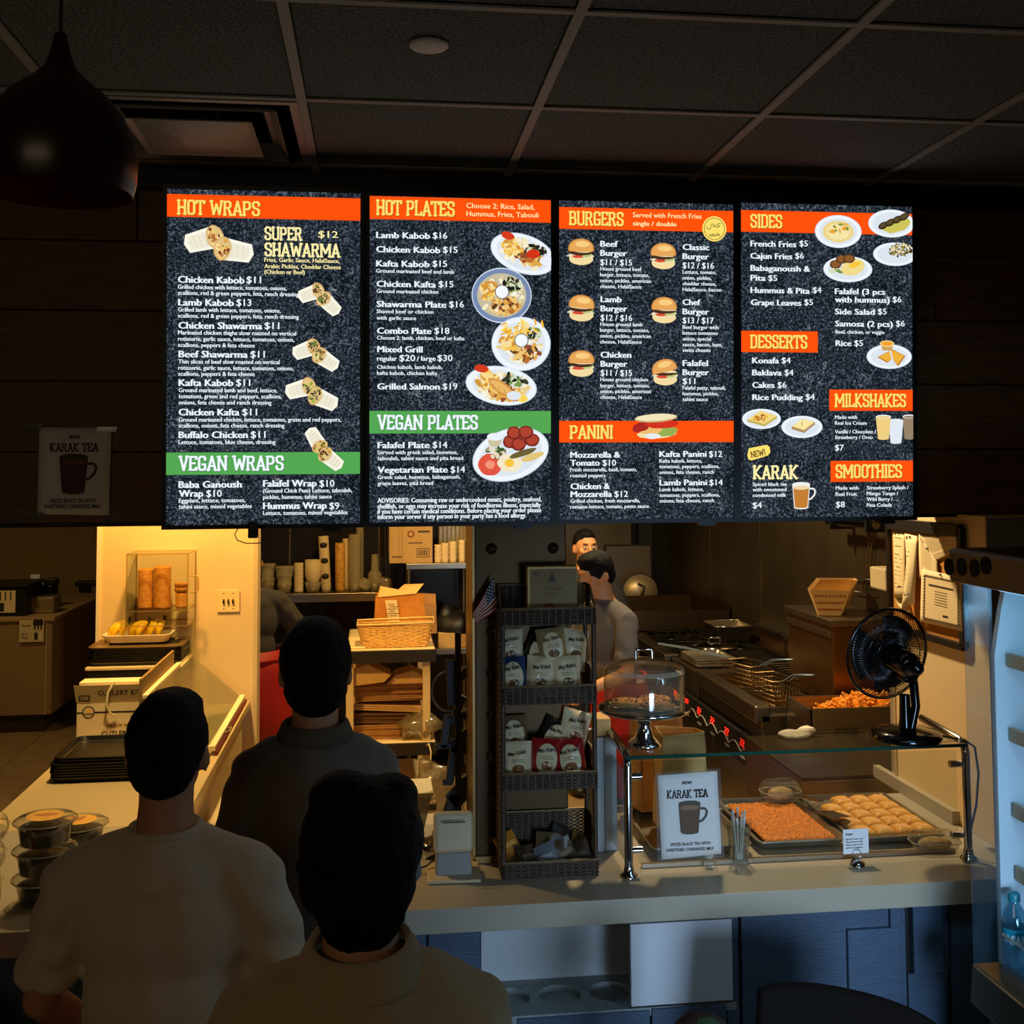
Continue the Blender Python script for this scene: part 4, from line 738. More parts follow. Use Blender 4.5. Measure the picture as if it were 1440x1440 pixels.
ORD = ['first', 'second', 'third', 'fourth', 'fifth', 'sixth', 'seventh', 'eighth', 'ninth', 'tenth']
q = Vector((-1.02, 4.73, CT+.001))
for k in range(8):
    o = P(tray_mesh(.47, .37, .022), 'serving_tray', m_tray, loc=q+Vector((.012 if k > 5 else R.uniform(-.002, .002), .012 if k > 5 else 0, k*.0105)), bevel=0)
    tag(o, 'black plastic serving tray, topmost of the front tray stack, before the cutlery boxes' if k == 7 else 'black serving tray, %s from the bottom of the front tray stack' % ORD[k], 'tray', 'stacked serving trays on the pale counter')
q = Vector((-1.18, 5.86, CT+.252))
for k in range(7):
    o = P(tray_mesh(.45, .30, .022), 'serving_tray', m_tray, loc=q+Vector((R.uniform(-.002, .002), 0, k*.0105))); tag(o, 'black serving tray, %s from the bottom of the rear stack under the bananas' % ORD[k] if k < 6 else 'black tray on top of the rear stack, under the brown lined tray', 'tray', 'stacked serving trays on the raised cabinet')
o = P(tray_mesh(.45, .30, .016), 'sheen_tray', M('tray_sheen_brown', (150, 122, 78), .3, .5), loc=q+Vector((0, 0, .076))); tag(o, 'shiny brown metal tray on the rear tray stack in front of the bananas', 'tray')  # gloss reflection on the top tray put into its base colour
# banana tray
o = T('riser_block', 'black riser under the white banana tray', 'riser', (-1.17, 6.0, CT+.252)); 
P(MB().box(-.17, .17, -.11, .03, 0, .085), 'body', m_black, o, bevel=.004)
bt = T('banana_tray', 'white tray heaped with yellow bananas against the cream wall', 'tray', (-1.20, 5.93, CT+.342)); P(tray_mesh(.34, .18, .04, .02), 'tray', M('white_tray', (240, 230, 205), .4), bt)
def bunch(loc, rz, n, label):
    t = T('banana_bunch', label, 'fruit', loc, rz)
    for i in range(n):
        a = (i-(n-1)/2)*.33; b = MB(); pts = []; rs = []
        for j in range(9): s_ = j/8; an = PI+.35-(i-(n-1)/2)*.55; ra = .012+.085*math.sin(s_*1.5); pts.append(Vector((ra*math.cos(an)+.03, ra*math.sin(an)*.6, .083-.068*s_**1.6))); rs.append(.006+.0135*math.sin(PI*min(1, s_*1.05+.02))**.6)
        b.tube(pts, rs, 8); P(b, 'banana', M('banana_yellow', (250, 200, 30), .45, var=.1, vs=30), t)
    P(MB().tube([(.022, 0, .074), (.03, 0, .092), (.034, 0, .112)], [.010, .007, .008], 7), 'stem', M('banana_stem', (70, 48, 20), .7), t)
for i, (dx, dy, rz) in enumerate(((-.08, 0, .2), (.02, -.01, -.2), (.09, .02, .3))): bunch((-1.20+dx, 5.93+dy, CT+.352), rz, 4, ('left', 'middle', 'right')[i]+' bunch of yellow bananas in the white tray')
# wall case with waffle cones
cs = T('acrylic_case', 'clear acrylic case of waffle cones with a side handle by the cream wall', 'case', (-1.085, 5.925, CT+.43))
ca = Mclear('acrylic_edge', (245, 230, 190), .5, .12, (250, 225, 160))
k = MB(); X0, X1, Y0, Y1, Z1 = -.155, .145, -.12, .12, .36
for x in (X0, X1):
    for y in (Y0, Y1): k.box(x-.003, x+.003, y-.003, y+.003, 0, Z1)
for z in (0, .075, Z1):
    k.box(X0, X1, Y0-.003, Y0+.003, z-.003, z+.003).box(X0, X1, Y1-.003, Y1+.003, z-.003, z+.003).box(X0-.003, X0+.003, Y0, Y1, z-.003, z+.003).box(X1-.003, X1+.003, Y0, Y1, z-.003, z+.003)
P(k, 'frame', ca, cs)
P(MB().box(X0, X1, Y0, Y0+.002, 0, Z1), 'front_pane', m_glass, cs); P(MB().box(X1, X1+.002, Y0, Y1, 0, Z1), 'side_pane', m_glass, cs); P(MB().box(X0-.002, X0, Y0, Y1, 0, Z1), 'side_pane', m_glass, cs); P(MB().box(X0, X1, Y0, Y1, Z1, Z1+.002), 'top_pane', m_glass, cs); P(MB().box(X0, X1, Y0, Y1, .074, .077), 'inner_shelf', m_glass, cs)
P(MB().tube([(X1+.004, -.05, .24), (X1+.034, -.05, .24), (X1+.04, -.05, .23), (X1+.04, -.05, .17), (X1+.034, -.05, .16), (X1+.004, -.05, .16)], .004), 'handle', M('amber_handle', (190, 140, 60), .3), cs)
m_cone = M('waffle_cone', (208, 136, 44), .6, var=.2, vs=60, bump=.3, bs=120)
for i, (x, y, r, n, lab) in enumerate(((-.085, 0, .042, 17, 'left tall column of nested waffle cones in the clear case'), (.0, -.01, .046, 18, 'right tall column of nested waffle cones in the clear case'), (.095, 0, .034, 6, 'short column of waffle cones at the right of the clear case'))):
    b = MB(); z = .0; pr = []
    for j in range(n): pr += [(r*.8, z), (r, z+.009), (r*.97, z+.0105)]; z += .0115
    pr += [(r*.7, z+.006), (0, z+.008)]; b.lathe(pr, 20); tag(P(b, 'waffle_cones', m_cone, loc=(-1.085+x, 5.925+y, CT+.508)), lab, 'cone', kind='stuff')
for k in range(2): o = P(MB().lathe([(0, 0), (.03, 0), (.036, .02), (.032, .022), (0, .02)], 18, sx=1.1), 'waffle_bowl', m_cone, loc=(-.99, 5.925, CT+.508+.079+k*.024)); tag(o, ('lower', 'upper')[k]+' waffle bowl on the short cone column in the clear case', 'cone')
# switch plate
sp = aY(321.5, 845, 6.045); t = T('switch_plate', 'cream wall plate with three dark toggle switches beside the cone case', 'switch', sp)
P(MB().box(-.058, .058, -.006, 0, -.058, .058), 'plate', M('cream_plastic', (240, 214, 150), .4), t, bevel=.002)
for i in (-1, 0, 1): P(MB().bc((i*.024, -.012, -.002), (.008, .016, .02), RX(.5)), 'toggle', m_black, t)
for i in (-1, 1):
    for j in (-1, 1): P(MB().cyl((i*.024, -.0075, j*.04), (i*.024, -.005, j*.04), .003, n=8), 'screw', m_dsteel, t)
# cutlery boxes
def pbox(name, label, cat, x0, x1, y0, y1, z0, z1, mat, group=None, rz=0):
    t = T(name, label, cat, ((x0+x1)/2, (y0+y1)/2, z0), rz, group); a, b = (x1-x0)/2, (y1-y0)/2; P(MB().box(-a, a, -b, b, 0, z1-z0), 'carton', mat, t, bevel=.002, seg=1); return t
m_wbox = M('white_carton', (226, 206, 160), .7, var=.04, vs=12)
t = pbox('cutlery_box', 'front white cutlery carton with open flap reading CUTLERY KITS', 'box', -1.30, -.998, 5.13, 5.30, CT+.001, 1.095, m_wbox); o = t.location.copy()
P(MB().prism([(-.153, -.087, .194), (.151, -.087, .194), (.152, -.105, .27), (-.16, -.105, .27)], (0, .003, 0)), 'flap', M('carton_flap', (176, 156, 112), .7), t); t.location.y += 0
fl = Flat((0, 0, 0), (1, 0, 0), (0, 0, 1), (0, -1, 0)); k = Ink(fl, loc=(0, -.0855, 0)); D = (40, 34, 26)
k.rect(-.149, .145, .149, .152, D); k.ell(-.10, .15, .027, .027, D); k.ell(-.10, .15, .022, .022, (214, 190, 140)); k.ell(-.10, .157, .011, .010, (236, 190, 90)); k.rect(-.122, .138, -.078, .146, (120, 104, 76))
k.rect(-.135, .018, -.088, .048, D); k.text('250', -.129, .026, .035, .016, (220, 200, 160), .02)
k.text('HEAVY WEIGHT', -.022, .082, .16, .014, (110, 66, 20), .015); k.text('CUTLERY KITS', -.044, .044, .19, .022, D, .02); k.rect(-.01, .034, .06, .037, D)
for i in range(9): k.rect(-.133+i*.005, .002, -.131+i*.005, .010, D)
P(k.mb, 'print', INK, t)
fl = Flat((0, 0, 0), (1, 0, 0), (0, -.23, 1), (0, -1, -.23)); k = Ink(fl, .0012, loc=(0, -.0965, .232)); k.text('CUTLERY KITS', -.06, -.008, .20, .022, D, .02); k.rect(-.14, -.034, -.093, -.006, D); k.text('250', -.135, -.027, .036, .015, (200, 180, 140), .02); P(k.mb, 'flap_print', INK, t)
P(MB().tube([(0.01, -.10, .28), (-.012, -.112, .24), (-.018, -.118, .19), (-.004, -.112, .15), (.02, -.1, .13)], .006, 6), 'tape_strap', M('white_tape', (236, 216, 170), .5), t)
t = pbox('cutlery_box', 'rear white carton with a fork picture behind the open cutlery carton', 'box', -1.335, -1.02, 5.305, 5.405, CT+.001, 1.15, m_wbox)
fl = Flat((0, 0, 0), (1, 0, 0), (0, 0, 1), (0, -1, 0)); k = Ink(fl, loc=(0, -.0505, 0)); k.text('CUTLERY KITS', -.09, .20, .19, .022, D, .02)
k.ell(.13, .225, .008, .016, D); k.rect(.126, .18, .134, .225, D); P(k.mb, 'print', INK, t)
# card reader stand
p = aZ(640, 1243, CT); t = T('card_terminal', 'white card reader terminal on a flat white base at the counter front', 'card reader', (p.x, p.y+.075, CT+.001), -.03)
mw = M('white_device_plastic', (206, 186, 146), .35)
P(MB().box(-.078, .078, -.078, .078, 0, .010), 'base', mw, t, bevel=.004)
P(MB().prism([(-.055, -.035, .008), (.055, -.035, .008), (.05, -.012, .07), (-.05, -.012, .07)], (0, .07, .0)), 'stand', M('grey_device_plastic', (150, 146, 138), .4), t, bevel=.006)
m = MB(); m.bc((0, .0, .125), (.118, .034, .115), RX(-.28)); P(m, 'head', mw, t, bevel=.014, seg=4)
m = MB(); m.bc((0, -.003, .158), (.07, .003, .004), RX(-.28)); m.tr = None; P(MB().bc((0, -.0275, .160), (.07, .004, .0035), RX(-.28)), 'card_slot', m_black, t)
c = MB(); c.tube([(p.x-.05, p.y+.13, CT+.03), (p.x-.08, p.y+.1, CT+.02), (p.x-.14, p.y+.1, CT+.004), (p.x-.3, p.y+.25, CT+.004)], .003); tag(P(c, 'power_cable', m_black), 'black cable running left from the white card reader', 'cable')
t = T('chrome_cup', 'small chrome holder behind and left of the card reader', 'holder', (p.x-.06, p.y+.24, CT+.001)); P(MB().lathe([(0, 0), (.03, 0), (.03, .03), (.02, .04), (0, .042)], 20), 'body', m_chrome, t)
# clear storage bin with lid, plastic bag
p = aZ(598, 1168, CT); t = T('storage_bin', 'clear plastic storage bin with a pale rim left of the black monitor arm', 'bin', (.10, 3.80, CT+.001)); w_ = .085
def frus(a, b, c_, d, h, z=0): return MB().add([(-a, -b, z), (a, -b, z), (a, b, z), (-a, b, z), (-c_, -d, h), (c_, -d, h), (c_, d, h), (-c_, d, h)], [(0, 3, 2, 1), (0, 1, 5, 4), (1, 2, 6, 5), (2, 3, 7, 6), (3, 0, 4, 7)])
P(frus(.055, .06, .085, .085, .135), 'tub', Mclear('frosted_bin', (225, 225, 220), .3, .22, (200, 190, 170)), t, solid=.002); P(MB().box(-.09, .09, -.09, .09, .135, .145), 'lid', M('pale_rim', (214, 200, 160), .4), t, bevel=.002)
P(wob_mb := MB().ell((0, 0, .04), (.045, .045, .03), 12), 'contents', M('bin_contents', (150, 140, 120), .6, var=.4, vs=40), t)
# black monitor arm
t = T('monitor_arm', 'black articulated monitor arm with a cable loop beside the studded column', 'monitor arm', (.235, 3.75, CT+.001))
P(MB().box(-.04, .05, -.04, .04, 0, .012), 'foot_plate', m_black, t, bevel=.003)
P(MB().box(.03, .05, -.012, .012, .01, .66), 'pole', m_black, t, bevel=.003)
Z = lambda x, y: aY(x, y, 3.75)-Vector((.235, 3.75, CT+.001))
def bar(pts, r, name='arm'):
    b = MB(); P3 = [Z(*q) for q in pts]
    for a_, b_ in zip(P3, P3[1:]): d = b_-a_; b.bc((a_+b_)/2, (d.length, .03, r), RY(-math.atan2(d.z, d.x)))
    P(b, name, m_black, t, bevel=.003)
bar([(633, 928), (636, 992)], .03, 'tilt_bracket'); bar([(636, 960), (668, 938)], .022, 'upper_link'); bar([(652, 978), (634, 1018)], .022); bar([(630, 1006), (624, 1052)], .026); bar([(612, 1050), (638, 1046)], .016, 'hinge'); bar([(664, 1028), (640, 1060)], .05, 'lower_link'); bar([(640, 1040), (632, 1100)], .026); bar([(622, 1100), (636, 1100)], .014, 'clamp')
bar([(664, 1098), (634, 1128)], .06, 'screen_edge'); bar([(640, 1115), (624, 1166)], .04, 'screen_edge')
P(MB().tube([Z(631+24*math.cos(a), 972+28*math.sin(a)) for a in [-1.2-i*.3 for i in range(15)]], .004), 'cable_loop', M('grey_cable', (70, 62, 50), .4), t)
for q in ((655, 1004), (655, 944)): P(MB().cyl(Z(*q)-Vector((0, .03, 0)), Z(*q)+Vector((0, .03, 0)), .014), 'joint', m_black, t)
# wicker stand
m_wick = M('dark_brown_wicker', (62, 42, 20), .5, var=.3, vs=90)
ws = T('wicker_stand', 'dark woven wicker display stand with four basket tiers on the counter', 'display stand', (.515, 3.31, CT+.001)); W2, DP = .142, .15
def zpx(y): return aY(775, y, 3.31).z-CT
def weave(mb, a, b, z0, z1, n_per=26, wob_=.0022, st=.0052):
    a, b = Vector(a), Vector(b); d = (b-a); nrm = Vector((-d.y, d.x, 0)).normalized(); rows_ = max(2, int((z1-z0)/st))
    for r_ in range(rows_):
        z = z0+(r_+.5)*(z1-z0)/rows_; pts = [a+d*(i/n_per)+nrm*(wob_*(1 if (i+r_) % 2 else -1))+Vector((0, 0, z)) for i in range(n_per+1)]
        mb.tube(pts, .0026, 4)
    for i in range(1, n_per, 2): mb.box(*(lambda q: (q.x-.0016, q.x+.0016, q.y-.0016, q.y+.0016, z0, z1))(a+d*(i/n_per)))
tiers = [(zpx(1236), zpx(1213), zpx(1162), 'lowest'), (zpx(1111), zpx(1088), zpx(1062), 'second'), (zpx(991), zpx(966), zpx(945), 'third'), (zpx(880), zpx(857), zpx(829), 'top')]
TZ = []
for z0, z1, zs, nm_ in tiers:
    TZ.append(z0+.006); b = MB(); weave(b, (-W2, 0, 0), (W2, 0, 0), z0, z1); weave(b, (-W2, 0, 0), (-W2, DP, 0), z0, z1, 14); weave(b, (W2, 0, 0), (W2, DP, 0), z0, z1, 14)
    weave(b, (-W2, DP*.55, 0), (-W2, DP, 0), z1, zs, 8); weave(b, (W2, DP*.55, 0), (W2, DP, 0), z1, zs, 8); weave(b, (-W2, DP, 0), (W2, DP, 0), z0, zs, 26)
    b.box(-W2, W2, 0, DP, z0, z0+.005); P(b, 'basket_tier', m_wick, ws, kind='stuff')
    r = MB(); r.tube([(-W2, DP, zs), (-W2, DP*.6, zs), (-W2, DP*.35, (zs+z1)/2), (-W2, 0, z1+.002), (W2, 0, z1+.002), (W2, DP*.35, (zs+z1)/2), (W2, DP*.6, zs), (W2, DP, zs)], .0042, 6); r.tube([(-W2, DP, zs), (W2, DP, zs)], .0042, 6)
    P(r, 'braided_rim', M('wicker_rim', (112, 88, 54), .5, var=.3, vs=120), ws)
for x in (-1, 1):
    for y in (.012, DP-.004):
        P(MB().cyl((x*(W2-.004), y, -.0), (x*(W2-.004), y, tiers[3][0]+.01), .0075, n=8), 'upright', m_wick, ws)
b = MB(); weave(b, (-W2-.004, .0, 0), (-W2-.004, DP, 0), .02, tiers[3][1], 12, st=.008); 
P(b, 'side_weave', m_wick, ws, kind='stuff')
# chip bags
def bag(loc, rz, lean, label, base, panel, name='crisp_bag', group='bags of crisps in the wicker stand', w_=.085, h=.125, sd=0, txt="Miss Vickie's", pic=(120, 76, 40), roll=0):
    t = T(name, label, 'crisps', loc, rz, group); t.rotation_euler = (lean, roll, rz); rr = random.Random(sd)
    def f(i, j, s_):
        x = (i-.5)*w_; z = j*h; e = math.sin(PI*i)**.6*math.sin(PI*min(max(j, 0), 1))**.55; d = .024*e+.0075*noise.noise(Vector((i*5+sd, j*6, s_)))*math.sin(PI*i); return Vector((x*(1-.06*math.sin(PI*j)), -s_*d, z))
    m = MB(); m.grid(lambda i, j: f(i, j, 1), 12, 14, base); m.grid(lambda i, j: f(1-i, j, -1), 12, 14, base); P(m, 'bag', WAX, t)
    m = MB(); k = 14
    def fr(i, j):
        a = 2*PI*i; ii = .5+.36*j*math.cos(a); jj = .52+.37*j*math.sin(a); q = f(ii, jj, 1); return q+Vector((0, -.0012, 0))
    m.grid(fr, 24, 4, panel); P(m, 'cream_panel', WAX, t)
    out = []; vs, fs, tw_ = glyphs(txt, .03)
    for x, y in vs: ii = .5+(x/tw_-.5)*.62; jj = .70+y*.13+(x/tw_-.5)*.06; q = f(ii, jj, 1); out.append(q+Vector((0, -.0028, 0)))
    m = MB().add(out, fs, (44, 36, 34)); 
    m.grid(lambda i, j: f(.5+.2*j*math.cos(2*PI*i), .38+.1*j*math.sin(2*PI*i), 1)+Vector((0, -.0024, 0)), 14, 1, pic)
    for l in range(2): m.grid(lambda i, j: f(.28+.44*i, .58-.045*l+.012*j, 1)+Vector((0, -.0024, 0)), 6, 1, (90, 80, 66))
    P(m, 'print', WAX, t); return t
bz = ws.location
CRMB, NV, RD, BK = (222, 204, 162), (40, 60, 96), (140, 26, 24), (36, 30, 24)
up = [(-.105, .06, .0, .1, -.05, NV, 'cream and navy bag of crisps at the front left of the third tier', 1), (-.025, .065, .0, -.05, .12, CRMB, 'plain cream bag of crisps in the middle front of the third tier', 2), (.07, .06, .0, .1, 0, CRMB, 'cream bag of crisps with dark print at the front right of the third tier', 3),
      (-.11, .12, .085, .1, 0, CRMB, 'cream bag of crisps high at the left back of the third tier', 4), (-.04, .115, .08, -.1, .4, BK, 'dark bag of crisps leaning behind the front bags on the third tier', 5), (.035, .09, .09, .05, -.1, (150, 128, 84), 'tan bag of crisps lying on top in the third tier', 6), (.095, .12, .08, .2, .2, CRMB, 'crumpled cream bag of crisps at the right back of the third tier', 7)]
for x, y, z, rz, ro, c, lb, sd in up: bag(bz+Vector((x*.93, y, TZ[2]+z*.9)), rz, -.18, lb, c, CRMB, sd=sd, roll=ro, w_=.092)
lo = [(-.098, .045, .0, .05, 0, (206, 190, 152), 'cream bag of crisps standing at the front left of the second tier', 11), (-.01, .05, .005, 0, .1, RD, 'red and cream bag of crisps in the middle of the second tier', 12), (.085, .05, .0, -.1, -.12, RD, 'red bag of crisps at the front right of the second tier', 13), (-.1, .115, .07, .1, 0, (110, 90, 60), 'brown bag of crisps at the left back of the second tier', 14), (.0, .12, .06, 0, .5, BK, 'dark bag of crisps tilted at the back of the second tier', 15), (.085, .115, .085, .1, .3, CRMB, 'cream and red bag of crisps high at the right of the second tier', 16)]
for x, y, z, rz, ro, c, lb, sd in lo: bag(bz+Vector((x*.93, y, TZ[1]+z*.9)), rz, -.16, lb, c, (200, 182, 140), sd=sd, roll=ro, w_=.095)
PC = [((190, 120, 40), 'orange and white'), ((60, 46, 30), 'dark brown'), ((84, 66, 40), 'olive brown'), ((40, 34, 28), 'black'), ((110, 116, 120), 'silver foil'), ((74, 54, 30), 'brown'), ((96, 72, 36), 'tan'), ((50, 38, 26), 'dark')]
pos = [(-.115, .09, .06, 'standing at the back left'), (-.06, .05, .03, 'lying at the left front'), (.0, .08, .055, 'leaning in the middle back'), (.045, .1, .07, 'standing behind the middle'), (.0, .035, .035, 'lying at the front middle'), (.06, .045, .045, 'tilted right of the middle'), (.11, .09, .05, 'standing at the right back'), (.11, .05, .03, 'lying at the right front')]
for (c, cn), (x, y, z, w_) in zip(PC, pos):
    t = T('snack_packet', '%s snack packet %s of the lowest wicker basket' % (cn, w_), 'packet', bz+Vector((x*.95, y, TZ[0]+z*.85)), R.uniform(-.5, .5), 'snack packets in the lowest basket'); t.rotation_euler.x = R.uniform(-.7, -.2); t.rotation_euler.y = R.uniform(-.5, .5); t.scale = (1.3, 1.3, 1.3)
    m = MB(); m.grid(lambda i, j: Vector(((i-.5)*.052, -.006*math.sin(PI*i)*math.sin(PI*j), (j-.3)*.06)), 6, 6, c); m.grid(lambda i, j: Vector(((.5-i)*.052, .006*math.sin(PI*i)*math.sin(PI*j), (j-.3)*.06)), 6, 6, c); P(m, 'packet', WAX, t)
    P(MB().box(-.018, .018, -.0075, -.0060, .006, .018, tuple(min(255, q+40) for q in c)), 'print', WAX, t)
# box on top tier
t = pbox('pastry_box', 'cream pastry box with a cedar tree emblem standing on the top wicker tier', 'box', .46, .612, 3.365, 3.43, CT+TZ[3]+.001, CT+TZ[3]+.165, M('cream_carton', (226, 188, 112), .5, var=.15, vs=20))
t.rotation_euler.z = -.04
fl = Flat((0, 0, 0), (1, 0, 0), (0, 0, 1), (0, -1, 0)); k = Ink(fl, loc=(0, -.0328, 0))
k.rect(-.068, .004, .075, .157, (142, 116, 66)); k.line([(-.06+.005*0, .15), (-.04, .15), (-.04, .137), (-.06, .137), (-.06, .15)], .0012, (70, 50, 24)); k.rect(-.056, .141, -.044, .146, (70, 50, 24))
G2 = (54, 54, 26)
for i, w3 in enumerate((.016, .012, .008, .004)): k.poly([(-w3, .118+i*.006), (w3, .118+i*.006), (0, .130+i*.006)], G2)
k.rect(-.001, .112, .001, .12, G2); k.line([(.032*math.cos(a), .118+.032*math.sin(a)) for a in [.35+i*.2 for i in range(13)]], .0012, G2)
k.text('PATISSERIE', -.028, .094, .06, .007, (90, 66, 30), .02); k.text('BAKLAVA', -.026, .082, .045, .005, (90, 66, 30), .02); k.rect(-.026, .076, .02, .0775, (90, 66, 30)); k.ell(-.01, .035, .022, .02, (120, 30, 22)); k.ell(.01, .012, .05, .016, (110, 30, 20)); P(k.mb, 'print', INK, t)
# flag
p = bz+Vector((-W2-.004, .1, tiers[3][0])); t = T('small_flag', 'small American flag on a stick at the left corner of the wicker stand', 'flag', p)
P(MB().cyl((0, 0, 0), (-.008, 0, .135+.0), .0016, n=6), 'stick', M('brass_stick', (170, 140, 90), .4, .6), t)
sk = Vector((-.008, 0, .135)); top = sk; bot = sk+Vector((.012, 0, -.100)); m = MB(); mb_b = MB()
def ff(i, j):  # i along length (drooping), j across stripes
    q = (top.lerp(bot, j)).lerp((top+Vector((-.066, 0, -.108))).lerp(top+Vector((-.054, 0, -.136)), j), i); q.y += .005*math.sin(i*7+j*3)-.002; return q
for s_ in range(13): m.grid(lambda i, j, s_=s_: ff(i, (s_+j)/13), 8, 1, (176, 30, 36) if s_ % 2 == 0 else (236, 226, 206))
P(m, 'stripes', INK, t, solid=.0005)
m = MB(); m.grid(lambda i, j: ff(i*.42, j*.54)+Vector((0, -.0012, 0)), 6, 4, (32, 40, 74))
for a in range(5):
    for b in range(4):
        q = ff(.04+a*.085, .06+b*.125)+Vector((0, -.002, 0)); s_ = .0022; m.add([q+Vector((s_*math.sin(2*PI*i/5), 0, s_*math.cos(2*PI*i/5))) for i in range(5)], [(0, 1, 2, 3, 4)], (235, 235, 230))
P(m, 'canton', INK, t, label='blue canton with white stars')
# grey cartons and kraft bag right of stand
for i, (x, w_, lb) in enumerate(((.705, .022, 'left tall pale grey carton standing right of the wicker stand'), (.745, .026, 'right tall pale grey carton standing beside the glass case post'))):
    t = pbox('tall_carton', lb, 'box', x-w_*.9, x+w_*.6, 3.50+i*.01, 3.64, CT+.001, 1.255, M('pale_grey_carton', (168, 176, 178), .6))
t = pbox('napkin_stack', 'small kraft napkin stack on top of the tall grey cartons', 'napkins', .70, .745, 3.52, 3.62, 1.256, 1.31, m_kraft2)
# ================================================================ GLASS DISPLAY CASE
gc = T('display_case', 'glass counter display case on chrome posts holding pastry pans', 'display case', (1.27, 3.3, CT+.001)); GZ = .35
def LG(mb): mb.tr = Matrix.Translation((-1.27, -3.3, 0)); return mb
P(LG(MB()).box(.735, 1.80, 3.265, 3.53, GZ-.004, GZ+.004), 'top_glass', m_glass, gc, label='clear glass top shelf of the case')
P(LG(MB()).box(.735, 1.80, 3.262, 3.265, GZ-.005, GZ+.005), 'glass_edge', M('green_glass_edge', (26, 70, 56), .1), gc)
P(LG(MB()).box(.78, 1.79, 3.305, 3.311, .03, .325), 'front_glass', m_glass, gc)
P(LG(MB()).box(.742, .748, 3.33, 3.56, .03, .30), 'side_glass', m_glass, gc)
for x in (.745, 1.81):
    pts = [(x, 3.285, 0), (x, 3.285, GZ-.03), (x, 3.292, GZ-.008), (x, 3.31, GZ+.004), (x, 3.56, GZ+.018)]
    P(LG(MB()).tube(pts, .0125, 12), 'post', m_chrome, gc, label='bent chrome tube post')
    P(LG(MB()).lathe([(.026, 0), (.026, .006), (.016, .012), (.0135, .03)], 20, (x, 3.285, 0)), 'post_foot', m_chrome, gc)
    for z in (.07, .285):
        s_ = 1 if x < 1 else -1; P(LG(MB()).cyl((x, 3.30, z), (x+s_*.045, 3.30, z), .011), 'glass_clip', m_chrome, gc)
P(LG(MB()).box(.80, 1.80, 3.345, 3.36, .0, .012), 'bottom_channel', m_steel, gc)
P(LG(MB()).box(.82, 1.79, 3.895, 3.90, 0, .02), 'rear_channel', m_steel, gc)
sl = S(MB().box(1.93, 1.955, 3.60, 4.2, CT+.001, CT+.045), 'trim_5', m_lam)
# sheet pans
def span(x0, x1, y0, y1, label):
    o = P(tray_mesh(x1-x0, y1-y0, .022, .014, .02), 'sheet_pan', m_pan, loc=((x0+x1)/2, (y0+y1)/2, CT+.013)); tag(o, label, 'baking pan', 'sheet pans in the glass case'); return o
span(.85, 1.17, 3.41, 3.87, 'empty aluminium sheet pan under the brown bag at the left of the case'); span(1.19, 1.485, 3.42, 3.885, 'aluminium sheet pan of orange konafa pastry in the middle of the case'); span(1.50, 1.82, 3.42, 3.885, 'aluminium sheet pan of folded golden pastries at the right of the case')
m = MB(); m.grid(lambda i, j: Vector((1.222+(1.455-1.222)*i, 3.445+(3.83-3.445)*j, CT+.034+.008*noise.noise(Vector((i*40, j*50, 0)))-.006*(1 if i in (0, 1) or j in (0, 1) else 0))), 60, 70)
tag(P(m, 'konafa_pastry', M('shredded_orange_pastry', (222, 128, 28), .55, var=.5, vs=130, bump=.6, bs=200)), 'slab of crisp orange shredded konafa pastry filling its pan', 'pastry')
m_puff = M('golden_puff_pastry', (226, 164, 74), .5, var=.14, vs=60, bump=.1, bs=80); cnt = 0
for r_ in range(5):
    for c_ in range(4):
        x0, y0, w_, d = 1.532+c_*.068, 3.452+r_*.079, .065, .075
        for h_ in range(2):
            if r_ == 4 and c_ == 0: continue
            ps = [(0, 0), (w_, 0), (0, d)] if h_ == 0 else [(w_, d), (0, d), (w_, 0)]; s_ = .0015 if h_ == 0 else -.0015
            cx_, cy_ = sum(p_[0] for p_ in ps)/3, sum(p_[1] for p_ in ps)/3; lo_ = [(x0+s_+p_[0], y0+s_+p_[1], CT+.020) for p_ in ps]; mid = [(x0+s_+cx_+(p_[0]-cx_)*.94, y0+s_+cy_+(p_[1]-cy_)*.94, CT+.036) for p_ in ps]; tp_ = [(x0+s_+cx_+(p_[0]-cx_)*.5, y0+s_+cy_+(p_[1]-cy_)*.5, CT+.045) for p_ in ps]
            m = MB().add(lo_+mid+tp_, [(0, 1, 4, 3), (1, 2, 5, 4), (2, 0, 3, 5), (3, 4, 7, 6), (4, 5, 8, 7), (5, 3, 6, 8), (6, 7, 8), (2, 1, 0)], None, True)
            cnt += 1; tag(P(m, 'folded_pastry', m_puff, bevel=.004), 'golden folded pastry, %s row from front, %s from left, %s half' % (ORD[r_], ORD[c_], ('near', 'far')[h_]), 'pastry', 'triangular pastries in the right pan')
m = MB(); m.bc((1.505, 3.60, CT+.055), (.075, .11, .0016), RY(.05) @ RZ(.15) @ RX(-.12)); m.bc((1.478, 3.72, CT+.075), (.02, .14, .006), RZ(.2) @ RX(-.12)); tag(P(m, 'pastry_spatula', m_steel), 'steel spatula lying across the edge between the two full pans', 'spatula')
clam(Vector((1.415, 3.83, CT+.036)), 'clear clamshell of brown pastry resting on the back of the konafa pan', .15, (.07, .045, .07), False)
clam(Vector((1.745, 3.37, CT+.003)), 'clear empty-looking clamshell on the counter at the right end of the case', -.1, (.078, .04, .058), False)
